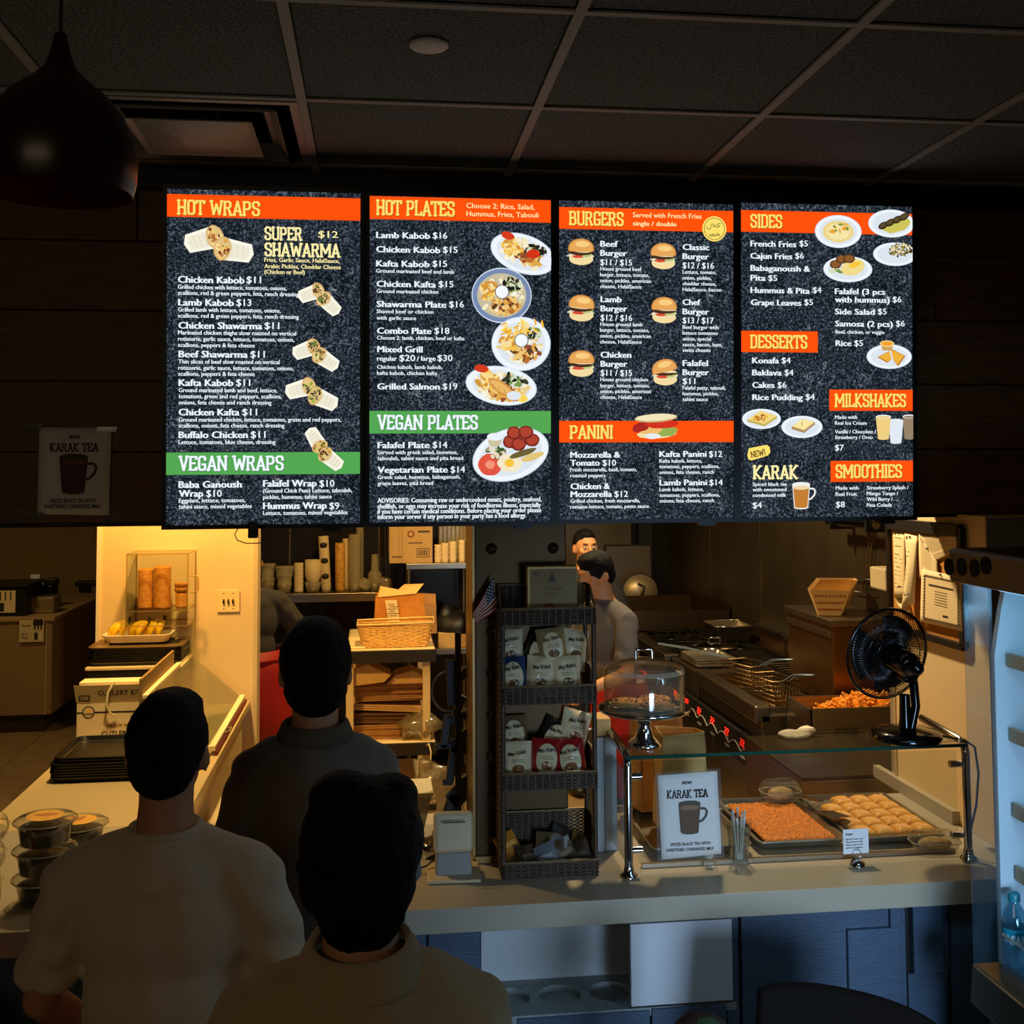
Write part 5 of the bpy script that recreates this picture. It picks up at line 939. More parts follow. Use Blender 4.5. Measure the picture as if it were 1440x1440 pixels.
# price card on ring holder
t = T('price_card', 'small white price card in a round silver ring holder before the pastries', 'card', (1.452, 3.305-.02, CT+.001), .03)
P(MB().lathe([(.024, 0), (.022, .008), (.012, .016), (0, .018)], 20), 'holder_base', m_chrome, t); P(MB().tube([(.013*math.cos(a), 0, .032+.013*math.sin(a)) for a in [2*PI*i/20 for i in range(20)]], .0012, 6, closed=True), 'ring', m_chrome, t)
P(MB().box(-.042, .04, .004, .0048, .032, .105), 'card', M('white_card', (225, 225, 225), .6), t)
k = Ink(Flat((0, 0, 0), (1, 0, 0), (0, 0, 1), (0, -1, 0)), loc=(0, .0038, .03)); k.text('Fatayer', -.034, .058, .024, .006, (30, 30, 30), .03)
for i, s_ in enumerate(('Spinach, onion, salt', 'olive oil, lemon, dough', 'wheat, sesame seed', 'salt and pepper')): k.text(s_, -.034, .044-.0085*i, .055, .0045, (40, 40, 40), .02)
P(k.mb, 'print', INK, t); 
# cups
t = T('cutlery_cup', 'clear plastic cup of white plastic spoons beside the KARAK TEA sign', 'cup', (1.105, 3.355, CT+.001)); P(MB().lathe([(0, .002), (.026, .002), (.038, .115), (.039, .118), (.037, .115), (.025, .004)], 24), 'cup', m_clr, t)
for i in range(9):
    a = i*.7; x, y = .014*math.cos(a), .014*math.sin(a); b = MB(); b.tube([(x*.5, y*.5, .006), (x*1.2, y*1.2, .10+.01*(i % 3)), (x*1.5, y*1.5, .135+.012*(i % 3))], [.0025, .002, .0035], 6); b.ell((x*.5, y*.5, .02), (.007, .003, .014), 8); tag(P(b, 'plastic_spoon', M('white_plastic', (214, 222, 228), .35), loc=t.location), 'white plastic spoon standing in the clear cup', 'spoon', 'white spoons in the clear cup')
t = T('small_cup', 'small clear cup holding a white lid under the KARAK TEA sign', 'cup', (1.005, 3.335, CT+.001)); P(MB().lathe([(0, .002), (.020, .002), (.026, .045), (.0265, .047)], 20), 'cup', m_clr, t); P(MB().ell((0, 0, .034), (.014, .014, .012), 12), 'lid', M('white_plastic'), t)
# sign on the glass
fl = Flat(aY(968, 1145, 3.293), (1, 0, 0), (0, 0, 1), (0, -1, 0))
t, _ = karak('counter_poster', fl, ((924, 1090), (1008, 1084), (1014, 1200), (930, 1208)), 'white KARAK TEA sign in clear sleeve on the glass of the case', 1, fl.o)
karak_print(t, fl, (36, 28, 22), 969, 1149, (958, 1102, 972, 4), (937, 1122, 995, 11), (942, 1189, 998, 4.2), (936, 1197, 1003, 4.2), (.225, (96, 66, 36), (140, 104, 72), (76, 66, 52)))
m = MB(); a = fl.px(921, 1088), fl.px(1013, 1081), fl.px(1019, 1206), fl.px(925, 1211); m.poly([fl.U*u+fl.V*v-fl.N*.001 for u, v in a]); P(m, 'clear_sleeve', Mclear('clear_sleeve', body=.12), t)
# kraft bag in case + box behind
def kbag(loc, w_, d, h, label, mat, rz=0, top='open', name='paper_bag', lean=0):
    t = T(name, label, 'bag', loc, rz); m = MB(); a, b = w_/2, d/2; N = 6
    def side(p0, p1, q0, q1): m.grid(lambda i, j: (Vector(p0).lerp(Vector(p1), i)).lerp(Vector(q0).lerp(Vector(q1), i), j)+Vector((noise.noise(Vector((i*3, j*3, loc[0]*9))), noise.noise(Vector((i*3+9, j*3, loc[0]))), 0))*.008*math.sin(PI*j*.9), N, N, None, False)
    k = .92; L_ = Vector((lean, 0, 0)); c0_ = [(-a, -b, 0), (a, -b, 0), (a, b, 0), (-a, b, 0)]; c1_ = [Vector((x*k, y*.75, h+(.012 if (i % 2) else 0)))+L_ for i, (x, y, z) in enumerate(c0_)]
    for i in range(4): j = (i+1) % 4; side(c0_[i], c0_[j], c1_[i], c1_[j])
    m.poly(c0_[::-1]); P(m, 'bag_body', mat, t, solid=.0012); return t
kbag((.99, 3.60, CT+.04), .15, .14, .30, 'tall open kraft paper bag standing behind the KARAK TEA sign', m_kraft2); kbag((.97, 3.83, CT+.04), .17, .12, .29, 'open brown paper bag further back in the left of the glass case', m_kraft, .2)
# cake stand
k_ = aZ(912, 1054, CT+.355); t = T('cake_stand', 'tall silver cake stand on the glass case with a clear dome lid', 'cake stand', (k_.x, k_.y+.045, CT+.356))
P(MB().lathe([(.052, 0), (.054, .006), (.046, .016), (.030, .03), (.026, .045), (.018, .062), (.026, .085), (.036, .096), (.134, .104), (.141, .108), (.143, .118), (.135, .117), (.0, .114)], 40), 'pedestal', m_chrome, t)
P(MB().lathe([(.124, .117), (.124, .222), (.118, .236), (.095, .250), (.05, .262), (0, .266)], 40), 'dome', Mclear('dome_plastic', (232, 228, 214), .45, .10, (226, 214, 184)), t)
P(MB().lathe([(.1255, .225), (.122, .236), (.1185, .238)], 40), 'dome_rim', Mclear('rim_plastic'), t)
P(MB().tube([(-.026, 0, .262), (-.026, 0, .287), (-.021, 0, .292), (.021, 0, .292), (.026, 0, .287), (.026, 0, .262)], .0045, 8), 'handle', m_chrome, t)
cz = t.location.z+.119
for i, (x, y, z, n_) in enumerate(((-.048, .02, .004, 'left'), (.035, -.035, .004, 'front right'), (.045, .05, .004, 'back right'))):
    c = T('cookie', '%s chocolate chip cookie on a napkin under the clear dome' % n_, 'cookie', (t.location.x+x, t.location.y+y, cz+z)); 
    P(MB().lathe([(0, 0), (.046, 0), (.052, .005), (.046, .012), (.02, .016), (0, .016)], 24), 'dough', M('cookie_dough', (206, 150, 78), .8, var=.3, vs=50, bump=.5, bs=70), c)
    ch = MB()
    for j in range(16): a, d = R.uniform(0, 6.28), R.uniform(.004, .044); ch.ell((d*math.cos(a), d*math.sin(a), .0145-.05*d*.1), (.0045, .004, .003), 6)
    P(ch, 'chips', M('chocolate', (70, 40, 18), .5), c, kind='stuff')
    P(MB().bc((0, -.0, -.0015), (.1, .085, .001), RZ(i*.6)), 'napkin', M('white_napkin', (236, 226, 200), .9), c)
# fan
fb = aZ(1277, 1051, CT+.355); t = T('desk_fan', 'black oscillating desk fan with round wire cage on the glass case', 'fan', (fb.x+.045, fb.y+.105, CT+.356)); m_fan = M('gloss_black_plastic', (10, 10, 10), .15, coat=.3)
P(MB().lathe([(.107, 0), (.110, .008), (.104, .022), (.07, .030), (.03, .036), (0, .037)], 40), 'base', m_fan, t)
P(MB().lathe([(.022, .03), (.018, .06), (.016, .135)], 20), 'pole', m_fan, t); P(MB().tube([(.012, -.012, .03), (.03, -.012, .1), (.03, 0, .18)], .014, 10), 'neck', m_fan, t)
HC = Vector((-.05, .01, .262)); FN = Vector((-.16, .96, .15)).normalized(); Q = FN.to_track_quat('Z', 'Y').to_matrix(); RC = .143
mot = lambda r, z: Q @ Vector((r[0], r[1], z))+HC
P(MB().lathe([(0, -.135), (.03, -.132), (.038, -.115), (.04, -.07), (.044, -.03), (.05, -.015), (0, -.01)], 24, HC, rot=Q), 'motor_housing', m_fan, t)
P(MB().lathe([(0, -.165), (.018, -.16), (.024, -.14), (.03, -.13)], 18, HC, rot=Q), 'knob_end', m_fan, t)
P(MB().bc(HC+Q @ Vector((-.028, -.028, -.075)), (.045, .003, .035), Q @ RZ(.78)), 'rating_label', M('silver_label', (190, 180, 160), .4), t)
P(MB().bc(HC+Vector((.035, -.05, -.045)), (.05, .06, .07), Q), 'gearbox', m_fan, t, bevel=.01)
w1, w2_ = MB(), MB()
for i in range(96):
    a = 2*PI*i/96; pr = [(.042, -.032), (.075, -.036), (.11, -.030), (.136, -.015), (RC, 0)]; w1.tube([mot((r*math.cos(a), r*math.sin(a)), z) for r, z in pr], .0017, 3)
    pr = [(.02, .052), (.07, .05), (.11, .04), (.136, .02), (RC, 0)]; w2_.tube([mot((r*math.cos(a), r*math.sin(a)), z) for r, z in pr], .0011, 3)
P(w1, 'rear_cage', m_fan, t, kind='stuff'); P(w2_, 'front_cage', m_fan, t, kind='stuff')
for r, z, tr in ((RC, 0, .005), (.096, -.034, .0016), (.062, -.036, .0014), (.096, .046, .0016)):
    P(MB().tube([mot((r*math.cos(2*PI*i/48), r*math.sin(2*PI*i/48)), z) for i in range(48)], tr, 6, closed=True), 'cage_ring', m_fan, t)
for b_ in range(3):
    a0_ = b_*2*PI/3; m = MB(); m.grid(lambda i, j: mot(((.02+.102*j)*math.cos(a0_+(i-.5)*1.8*(1-.2*j)), (.02+.102*j)*math.sin(a0_+(i-.5)*1.8*(1-.2*j))), .012+.022*(i-.5)), 8, 8); P(m, 'blade', M('dark_grey_blade', (26, 26, 28), .3), t, solid=.002)
P(MB().lathe([(.026, -.01), (.026, .03), (0, .036)], 18, HC, rot=Q), 'hub', m_fan, t)
c = MB(); c.tube([t.location+Vector(q) for q in ((.1, -.02, .012), (.13, -.03, .004), (.165, -.05, .003), (.195, -.06, -.02), (.205, -.06, -.1), (.2, -.05, -.2), (.18, -.05, -.27), (.17, -.05, -.335))], .0035, 6); tag(P(c, 'fan_cord', m_black), 'black fan cord running over the right edge of the glass case', 'cable')
# notice board on the return wall
nb = T('notice_board', 'framed cork notice board of pinned certificates on the cream side wall', 'notice board', (1.955, 3.775, 1.70))
y0, y1, z0, z1 = -.262, .262, -.195, .20
P(MB().box(-.008, 0, y0, y1, z0, z1), 'cork', M('cork_board', (196, 132, 44), .9, var=.15, vs=90), nb)
for a in ((y0, y1, z1-.03, z1+.012), (y0, y1, z0-.012, z0+.012), (y0-.012, y0+.014, z0, z1), (y1-.006, y1+.012, z0, z1)): P(MB().box(-.024, -.002, *a), 'frame_rail', m_black, nb, bevel=.002)
NX = 1.955
def paper(pts, label, name='pinned_paper', d=.012, marks=True, cert=False, blow=0, mat=None):
    wp = [aX(x, y, NX-d) for x, y in pts]; c0_ = sum(wp, Vector())/4; t = T(name, label, 'paper', c0_, 0, None); q = [p_-c0_ for p_ in wp]; n = 8
    def f(i, j, e=0): a_ = q[0].lerp(q[1], i); b_ = q[3].lerp(q[2], i); p_ = a_.lerp(b_, j); p_.x -= blow*math.sin(PI*i*.9)*j+e; return p_
    m = MB(); m.grid(f, n, n); P(m, 'sheet', mat or M('white_notice_paper', (236, 212, 158), .7), t, solid=.0005); k = MB()
    if cert:
        for e in ((.08, .92, .10, .13), (.08, .92, .90, .93), (.08, .11, .10, .93), (.89, .92, .10, .93)): k.grid(lambda i, j: f(e[0]+(e[1]-e[0])*i, e[2]+(e[3]-e[2])*j, .001), 6, 1, (96, 80, 50))
        for i_ in range(15):
            for jj in (.085, .93): k.grid(lambda i, j: f(.1+i_*.055+.02*i, jj+.02*j, .001), 1, 1, (60, 48, 30))
        for i_ in range(14):
            for jj in (.055, .925): k.grid(lambda i, j: f(jj+.025*i, .12+i_*.058+.02*j, .001), 1, 1, (60, 48, 30))
        k.grid(lambda i, j: f(.2+.6*i, .25+.035*j, .001), 4, 1, (70, 56, 34))
        for i_ in range(6): k.grid(lambda i, j: f(.35+.3*i, .36+i_*.05+.012*j, .001), 2, 1, (120, 100, 66))
        k.grid(lambda i, j: f(.55+.12*i, .78+.04*j, .001), 1, 1, (50, 40, 26))
    elif marks:
        rr = random.Random(int(pts[0][0]))
        for i_ in range(13):
            v_ = .1+i_*.062
            if rr.random() < .25: continue
            k.grid(lambda i, j: f(.15+(.4+.3*rr.random())*i*1., v_+.014*j, .001), 2, 1, (140, 118, 80))
        k.grid(lambda i, j: f(.1+.18*i, .03+.04*j, .001), 1, 1, (110, 90, 60)); k.grid(lambda i, j: f(.62+.2*i, .82+.02*j, .001), 1, 1, (50, 40, 26))
    if k.f: P(k, 'print', INK, t)
    P(MB().ell(f(.5, .03)+Vector((-.004, 0, 0)), (.004, .004, .004), 8), 'pin', m_black, t); return t
paper([(1256, 745), (1272, 748), (1276, 842), (1258, 838)], 'narrow white notice hanging at the left of the board', blow=.02)
paper([(1272, 750), (1290, 754), (1292, 850), (1280, 860)], 'curled white notice folded over at the left middle of the board', blow=.05, d=.02)
paper([(1259, 840), (1276, 842), (1282, 862), (1262, 852)], 'white slip pinned below the narrow notice on the board', blow=.01, d=.016, marks=False)
paper([(1292, 752), (1350, 754), (1354, 770), (1296, 800)], 'white certificate with a dark corner emblem at the board top', d=.014)
paper([(1292, 750), (1318, 790), (1320, 830), (1292, 812)], 'tilted white letter behind the bordered certificate', d=.018)
paper([(1296, 800), (1353, 812), (1354, 888), (1294, 874)], 'white certificate with a dark ornate border low on the board', d=.024, cert=True)
# ================================================================ KITCHEN
def lath(name, label, cat, cx, yt, yb, wt, wb, Y, mat, group=None, z=None, extra=0, closed=True, prof=None):
    """a standing round thing at depth Y: photo rows yt..yb, widths wt/wb in px"""
    p = aY(cx, yb, Y); h = aY(cx, yt, Y).z-p.z; s = (p-CAM).length/F/1.02; t = T(name, label, cat, (p.x, p.y, p.z if z is None else z), 0, group)
    pr = prof or [(0, .0), (wb/2*s, 0), (wt/2*s, h), (wt/2*s*.9, h), (0, h*.97)]
    if prof: pr = [(a*s, b*h) for a, b in prof]
    P(MB().lathe(pr, 22), 'body', mat, t); return t, s, h
Ys = 8.02; zs = aY(450, 834, Ys-.1).z
sh = T('wall_shelf', 'long steel wall shelf holding cups at the back of the kitchen', 'shelf', (-.35, 8.05, zs-.03))
xa, xb = aY(369, 835, Ys).x, aY(572, 835, Ys).x
P(MB().box(xa+.35-.3, xb+.35, -.16, .145, 0, .028), 'plank', m_steel, sh, bevel=.004); P(MB().box(xa+.05, xb+.35, -.165, -.155, -.03, .03), 'front_lip', m_steel, sh, bevel=.003)
for x in (-.6, -.1, .45): P(MB().prism([(x, -.1, 0), (x, .14, 0), (x, .14, -.16)], (.006, 0, 0)), 'bracket', m_steel, sh)
m_pap = M('pale_paper_cup', (220, 196, 146), .6, var=.05, vs=20); m_frost = Mclear('frosted_cup', (236, 230, 214), .5, .35, (220, 205, 165))
def cupprof(w_, n, taper=.78): return [(0, 0), (w_*taper, 0)]+[q for i in range(n) for q in ((w_*(taper+(1-taper)*(i+1)/n*.4+.1), (i+.9)/n), (w_*(taper+.04+.1), (i+1)/n*.999))]+[(w_*.85, 1), (0, 1)]
zz = zs+.0
lath('deli_tub', 'shallow pale tub at the left end of the wall shelf', 'tub', 376, 791, 832, 22, 18, Ys, m_frost, z=zz, prof=[(0, 0), (8, 0), (10, .45), (11, .5), (8, .5), (10, .9), (11.5, .93), (11.5, 1), (0, 1)])
lath('deli_tub', 'pale tub with tilted bowls on top, second on the wall shelf', 'tub', 400, 797, 834, 26, 20, Ys, m_frost, z=zz, prof=[(0, 0), (8, 0), (10.5, .3), (11, .34), (9, .36), (11, .6), (12, .65), (11, .7), (13.5, .93), (14, 1), (12, .96), (0, .8)])
lath('lid_stack', 'short stack of printed lids in plastic left of the big upturned cup', 'lids', 420, 793, 834, 14, 12, Ys, m_pap, z=zz, prof=[(0, 0)]+[(6+.7*(i % 2), i/14) for i in range(15)]+[(0, 1)])
lath('deli_tub', 'clear tub with pale rim under the big upturned cup', 'tub', 440, 820, 834, 23, 17, Ys, m_frost, z=zz)
lath('paper_cup', 'big pale cup upside down on a tub on the wall shelf', 'cup', 440, 787, 820, 21, 17, Ys, m_pap, prof=[(0, 0), (8.5, 0), (9.5, .2), (11, .35), (11, 1), (10.5, 1), (0, .99)])
t, s_, h_ = lath('cup_sleeve', 'tall plastic sleeve of white printed cups on the wall shelf', 'cups', 459, 756, 834, 14, 16, Ys, m_pap, z=zz, prof=cupprof(7.6, 14))
for j in range(3): m = MB(); m.ell((0, -.030, h_*(.28+.28*j)), (.026, .014, .022), 12, c=(30, 26, 22)); P(m, 'dark_oval', INK, t)
t.rotation_euler.y = -.06
lath('cup_sleeve', 'tall plastic sleeve of orange tinted cups on the wall shelf', 'cups', 478, 766, 834, 14, 16, Ys, M('orange_paper_cups', (206, 150, 60), .6, var=.3, vs=40), z=zz, prof=cupprof(7.4, 16))
lath('cup_sleeve', 'sleeve of printed white cups behind the clear cups on the wall shelf', 'cups', 488, 762, 834, 12, 14, Ys+.09, m_pap, z=zz, prof=cupprof(7, 12))
lath('clear_cups', 'tallest column of nested clear cups on the wall shelf', 'cups', 499, 754, 834, 18, 20, Ys, m_frost, z=zz, prof=cupprof(9.5, 9))
lath('clear_cups', 'slim column of clear cups rising to the screen edge', 'cups', 506, 741, 834, 12, 12, Ys+.09, m_frost, z=zz, prof=cupprof(6, 11))
lath('clear_cups', 'short clear cup upside down right of the tall cup columns', 'cups', 527, 783, 834, 12, 16, Ys, m_frost, z=zz, prof=[(0, 0), (6, 0), (9, .2), (10, .45), (8, .52), (5.5, .55), (4.5, 1), (0, 1)])
for x, lb in ((514, 'left'), (541, 'right')): t = T('plastic_bag', 'small %s crumpled clear bag on the right end of the wall shelf' % lb, 'bag', (aY(x, 834, Ys).x, Ys, zz)); m = MB(); m.ell((0, 0, .045), (.05, .05, .045), 10); m.v = [tuple(q) for q in wob(m.v, .035, 18, x)]; P(m, 'bag_film', m_frost, t)
# wire hanging lines
c = MB()
for x in (541, 545): c.tube([aY(x, 738, 7.5)+Vector((0, 0, 3.052-aY(x, 738, 7.5).z)), aY(x, 738, 7.5), aY(x+1, 780, 7.5), aY(x+3, 812, 7.5)], .004)
tag(P(c, 'hanging_cable', m_black), 'pair of black cords hanging in front of the wall shelf', 'cable')
# shelf unit
su = T('steel_rack', 'steel rack shelf unit holding a carton beside the dark column', 'rack', (.44, 7.85, 0)); za, zb2, zc = aY(610, 792, 7.7).z, aY(620, 912, 7.7).z, .25
x0, x1 = aY(571, 800, 7.7).x-.44, aY(662, 800, 7.7).x-.44
for z, nm_ in ((za, 'top'), (zb2, 'middle'), (zc, 'bottom')): P(MB().box(x0, x1+.05, -.16, .25, z-.04, z), 'shelf', m_steel, su, bevel=.004)
for x in (x0+.02, x1-.02, x1+.035):
    for y in (-.14, .23): P(MB().cyl((x, y, 0), (x, y, za+.25 if x > 0 else za), .014), 'upright', m_steel, su)
p = aY(547, 783, 7.75); q2 = aY(608, 783, 7.75)
t = pbox('shipping_carton', 'tan carton with a barcode and round emblem on top of the steel rack', 'box', p.x, q2.x, 7.72, 7.98, za+.001, za+.30, M('tan_carton', (186, 150, 96), .8, var=.05, vs=14))
wd = q2.x-p.x; k = Ink(Flat((0, 0, 0), (1, 0, 0), (0, 0, 1), (0, -1, 0)), loc=(0, -.1305, 0)); k.line([(wd*.14, .04), (wd*.42, .04), (wd*.42, .10), (wd*.14, .10), (wd*.14, .04)], .004, (50, 36, 22))
for i in range(9): k.rect(wd*.17+i*.0075, .05, wd*.17+i*.0075+.003+.002*(i % 2), .09, (60, 44, 28))
k.ell(-.0, .2, .024, .024, (110, 50, 30)); k.ell(0, .2, .015, .015, (190, 150, 100)); k.rect(-.02, .135, .08, .142, (80, 60, 36)); k.rect(-.13, .04, -.06, .05, (110, 80, 46)); k.rect(.05, .21, .13, .222, (60, 44, 28)); P(k.mb, 'print', INK, t)
for i, x in enumerate((616, 626, 637, 650)): lath('cup_stack', ('first', 'second', 'third', 'fourth')[i]+' pale stack of lids from the carton on the steel rack', 'lids', x, 762-2*i, 787, 11, 11, 7.75, m_pap, z=za+.001, group='pale lid stacks on the steel rack', prof=[(0, 0)]+[(5.4-.8*(j % 2), j/8) for j in range(9)]+[(0, 1)])
t = T('lid_sleeve', 'tall bright sleeve of white containers behind the lid stacks', 'containers', (aY(638, 780, 7.95).x, 7.98, za+.001)); m = MB()
for i in range(7): m.cyl((-.09+i*.03, 0, 0), (-.09+i*.03, 0, .34), .016)
P(m, 'containers', m_frost, t)
t = T('black_bag', 'slumped black bag on the middle shelf of the steel rack', 'bag', (aY(638, 905, 7.8).x, 7.85, zb2+.001)); m = MB(); m.ell((0, 0, .12), (.13, .13, .12), 14); m.ell((-.04, 0, .2), (.05, .06, .08), 10); m.v = [tuple(q) for q in wob(m.v, .03, 9, 3)]; P(m, 'bag_body', m_black, t)
t = pbox('tan_packet', 'tan paper packet lying on the front of the rack middle shelf', 'packet', aY(617, 900, 7.7).x, aY(641, 900, 7.7).x, 7.70, 7.8, zb2+.001, zb2+.10, m_kraft2); t = pbox('tan_packet', 'brown wrapped packet beside the tan packet on the rack middle shelf', 'packet', aY(642, 900, 7.7).x, aY(657, 900, 7.7).x, 7.71, 7.8, zb2+.001, zb2+.09, m_kraft)
t = lath('deli_tub', 'clear lidded tub of orange food behind the bag on the cart', 'tub', 607, 846, 882, 14, 12, 7.45, m_frost, z=1.051)
# cart
ca_ = T('utility_cart', 'pale plastic utility cart with dark front edges holding takeaway bags', 'cart', (.09, 7.05, 0)); xl, xr = aY(487, 916, 6.6).x-.09, aY(612, 916, 6.6).x-.09; zt = aY(550, 914, 6.6).z; z2 = aY(612, 1043, 6.6).z
mc = M('pale_cart_plastic', (222, 196, 140), .5); me = M('shaded_cart_edge', (34, 28, 20), .5)  # shade on the cart's shelf lips put into the edge colour
for z in (zt, z2, .2):
    P(MB().box(xl, xr, -.44, .45, z-.012, z), 'shelf', mc, ca_, bevel=.003); P(MB().box(xl-.004, xr+.004, -.455, -.44, z-.075, z-.002), 'front_edge', me, ca_, bevel=.004); P(MB().box(xr, xr+.008, -.44, .45, z-.075, z-.002), 'side_edge', me, ca_, bevel=.003)
for x in (xl+.02, xr-.05):
    for y in (-.43, .40): P(MB().box(x-.022, x+.022, y, y+.04, .06, zt-.075), 'leg', mc, ca_, bevel=.004)
for x in (xl+.03, xr-.04):
    for y in (-.40, .40): P(MB().cyl((x-.012, y, .035), (x+.012, y, .035), .035), 'caster', m_black, ca_)
t = T('bread_basket', 'long tan woven basket on top of the utility cart', 'basket', (aY(556, 912, 6.68).x, 6.76, zt+.001)); b = MB(); mwk = M('tan_wicker', (226, 178, 96), .6, var=.3, vs=50)
for j in range(12):
    z = .006+j*.011; e = 1+.16*j/11; pts = []
    for i in range(48):
        a = i/48*4; sd = int(a); f_ = a-sd; c4 = [(-1, -1), (1, -1), (1, 1), (-1, 1)]; p0, p1 = c4[sd], c4[(sd+1) % 4]; wv = 1+.012*(1 if (i+j) % 2 else -1); pts.append(((p0[0]+(p1[0]-p0[0])*f_)*.19*e*wv, (p0[1]+(p1[1]-p0[1])*f_)*.08*e*wv, z))
    b.tube(pts, .0052, 4, closed=True)
b.box(-.18, .18, -.075, .075, 0, .006)
P(b, 'weave', mwk, t, kind='stuff'); P(MB().tube([(-.225, -.096, .135), (.225, -.096, .142), (.235, .096, .15), (-.225, .096, .14)], .008, 6, closed=True), 'rim', M('pale_wicker_rim', (240, 204, 130), .6), t)
t = kbag((aY(562, 884, 7.0).x, 7.03, zt+.001), .32, .17, .27, 'brown takeaway bag with a white receipt standing on the cart', M('orange_kraft', (190, 122, 40), .8, var=.08, vs=20, bump=.2, bs=30), 0)
P(MB().prism([(-.14, -.07, .265), (.10, -.07, .285), (.15, -.03, .34), (.03, 0, .335), (-.05, 0, .27), (-.12, -.02, .33)], (0, .01, 0)), 'folded_top', M('pale_kraft'), t)
P(MB().add([(-.09, -.092, .25), (-.02, -.092, .25), (.0, -.094, .12), (-.07, -.094, .11)], [(0, 1, 2, 3)]), 'receipt', M('receipt_paper', (232, 212, 160), .7), t, solid=.001)
m = MB()
for i in range(7): m.box(-.075+.01*(i % 2), -.03+.012*(i % 3), -.0965, -.096, .14+i*.014, .143+i*.014, (110, 92, 60))
P(m, 'receipt_print', INK, t)
kbag((aY(595, 884, 7.25).x, 7.28, zt+.001), .16, .14, .24, 'smaller brown paper bag behind the bag with the receipt', m_kraft, .1)
t = pbox('cutting_board', 'white board lying on the left of the cart top', 'board', xl+.10, xl+.2, 6.66, 7.42, zt+.001, zt+.012, M('white_board_plastic', (240, 222, 170), .4))
t = tray = P(tray_mesh(.10, .5, .03, .008, .02), 'metal_tray', m_pan, loc=(xl+.27, 7.05+.12, zt+.001)); tag(t, 'narrow metal tray between the white board and basket on the cart', 'tray')
def packpile(name, label, x0, x1, y0, y1, z0, n, mat, tilt=0, dz=.012, Y=6.7):
    a, b = aY(x0, y0, Y), aY(x1, y0, Y); t = T(name, label, 'paper bags', ((a.x+b.x)/2, Y+.12, z0)); w_ = (b.x-a.x)/2
    for i in range(n): P(MB().bc((R.uniform(-.006, .006), R.uniform(-.006, .006), .006+i*dz), (2*w_, .22, dz*.8), RZ(R.uniform(-.03, .03)) @ RY(tilt)), 'folded_bag', mat, t)
    return t
zl_ = z2+.001
packpile('bag_bundle', 'lowest bundle of flat brown bags on the cart middle shelf', 497, 575, 1030, 0, zl_, 7, m_kraft)
packpile('bag_bundle', 'dark brown bundle of flat bags under the long pale bundle', 495, 578, 1020, 0, zl_+.09, 5, M('dark_kraft', (110, 76, 40), .8), .03)
packpile('bag_bundle', 'long pale kraft bundle across the middle of the cart shelf', 494, 592, 1000, 0, zl_+.16, 3, m_kraft2, .06)
packpile('bag_bundle', 'striped brown stack of flat bags near the top of the cart shelf', 500, 602, 985, 0, zl_+.22, 9, m_kraft, .0, .011)
t = T('open_bag', 'wedge of bright open kraft bags on the left of the bag stacks', 'paper bags', (aY(516, 968, 6.66).x, 6.75, zl_+.322)); P(MB().prism([(-.11, -.1, -.0), (.1, -.1, .02), (.14, -.1, .06), (-.0, -.1, .125), (-.1, -.1, .09)], (0, .2, 0)), 'bag_body', m_kraft2, t)
t = T('open_bag', 'folded kraft bag lying right of the bright bag wedge', 'paper bags', (aY(575, 955, 6.68).x, 6.78, zl_+.325)); P(MB().prism([(-.13, -.1, 0), (.12, -.1, 0), (.12, -.1, .03), (.02, -.1, .075), (-.08, -.1, .05)], (0, .2, 0)), 'bag_body', m_kraft2, t)
def film(name, label, c_, r, mat, am=.04, sd=0):
    t = T(name, label, 'bag', c_); m = MB(); m.ell((0, 0, r[2]), r, 16); m.v = [tuple(q) for q in wob(m.v, am, 14, sd)]; P(m, 'bag_film', mat, t); return t
m_film = Mclear('grey_film', (225, 222, 210), .9, .35, (170, 155, 120), .15)
film('plastic_bag', 'crumpled grey plastic bag at the right of the cart middle shelf', (aY(592, 1036, 6.66).x, 6.72, zl_), (.14, .1, .075), m_film, .05, 1)
t = film('plastic_bag', 'clear plastic bag hanging from a hook on the cart corner', (aY(606, 1118, 6.5).x, 6.50, .19), (.085, .05, .13), m_film, .05, 2); P(MB().tube([(0, 0, .25), (.0, .0, .30), (-.01, .05, .33), (-.02, .098, .31)], .004), 'hook', M('white_hook', (220, 200, 160), .4), t)
# ---------------- cooking line along the right wall
def unit(name, label, cat, y0, y1, x0=1.87, x1=2.60, top=.92, mat=m_steel):
    t = T(name, label, cat, ((x0+x1)/2, (y0+y1)/2, 0)); a, b = (x1-x0)/2, (y1-y0)/2; P(MB().box(-a, a, -b, b, .12, top), 'body', mat, t, bevel=.006)
    for x in (-a+.06, a-.06):
        for y in (-b+.06, b-.06): P(MB().cyl((x, y, 0), (x, y, .12), .02), 'leg', m_steel, t)
    return t, a, b
t, a, b = unit('work_table', 'stainless work table just behind the glass case', 'table', 4.25, 4.93, 1.66, 2.59, .88); P(MB().box(-a, a, -b, b, .88, .895), 'top', M('scuffed_steel', (104, 88, 64), .38, .85, var=.2, vs=6), t, bevel=.003)
tw_ = T('folded_towel', 'crumpled white towel on the stainless table behind the case', 'towel', aZ(1118, 1037, .896)); m = MB(); m.ell((0, 0, .014), (.085, .05, .018), 16); m.ell((.05, .02, .02), (.05, .04, .02), 12); m.v = [tuple(q) for q in wob(m.v, .015, 22)]; P(m, 'cloth', M('white_towel', (226, 214, 190), .95, bump=.5, bs=90), tw_)
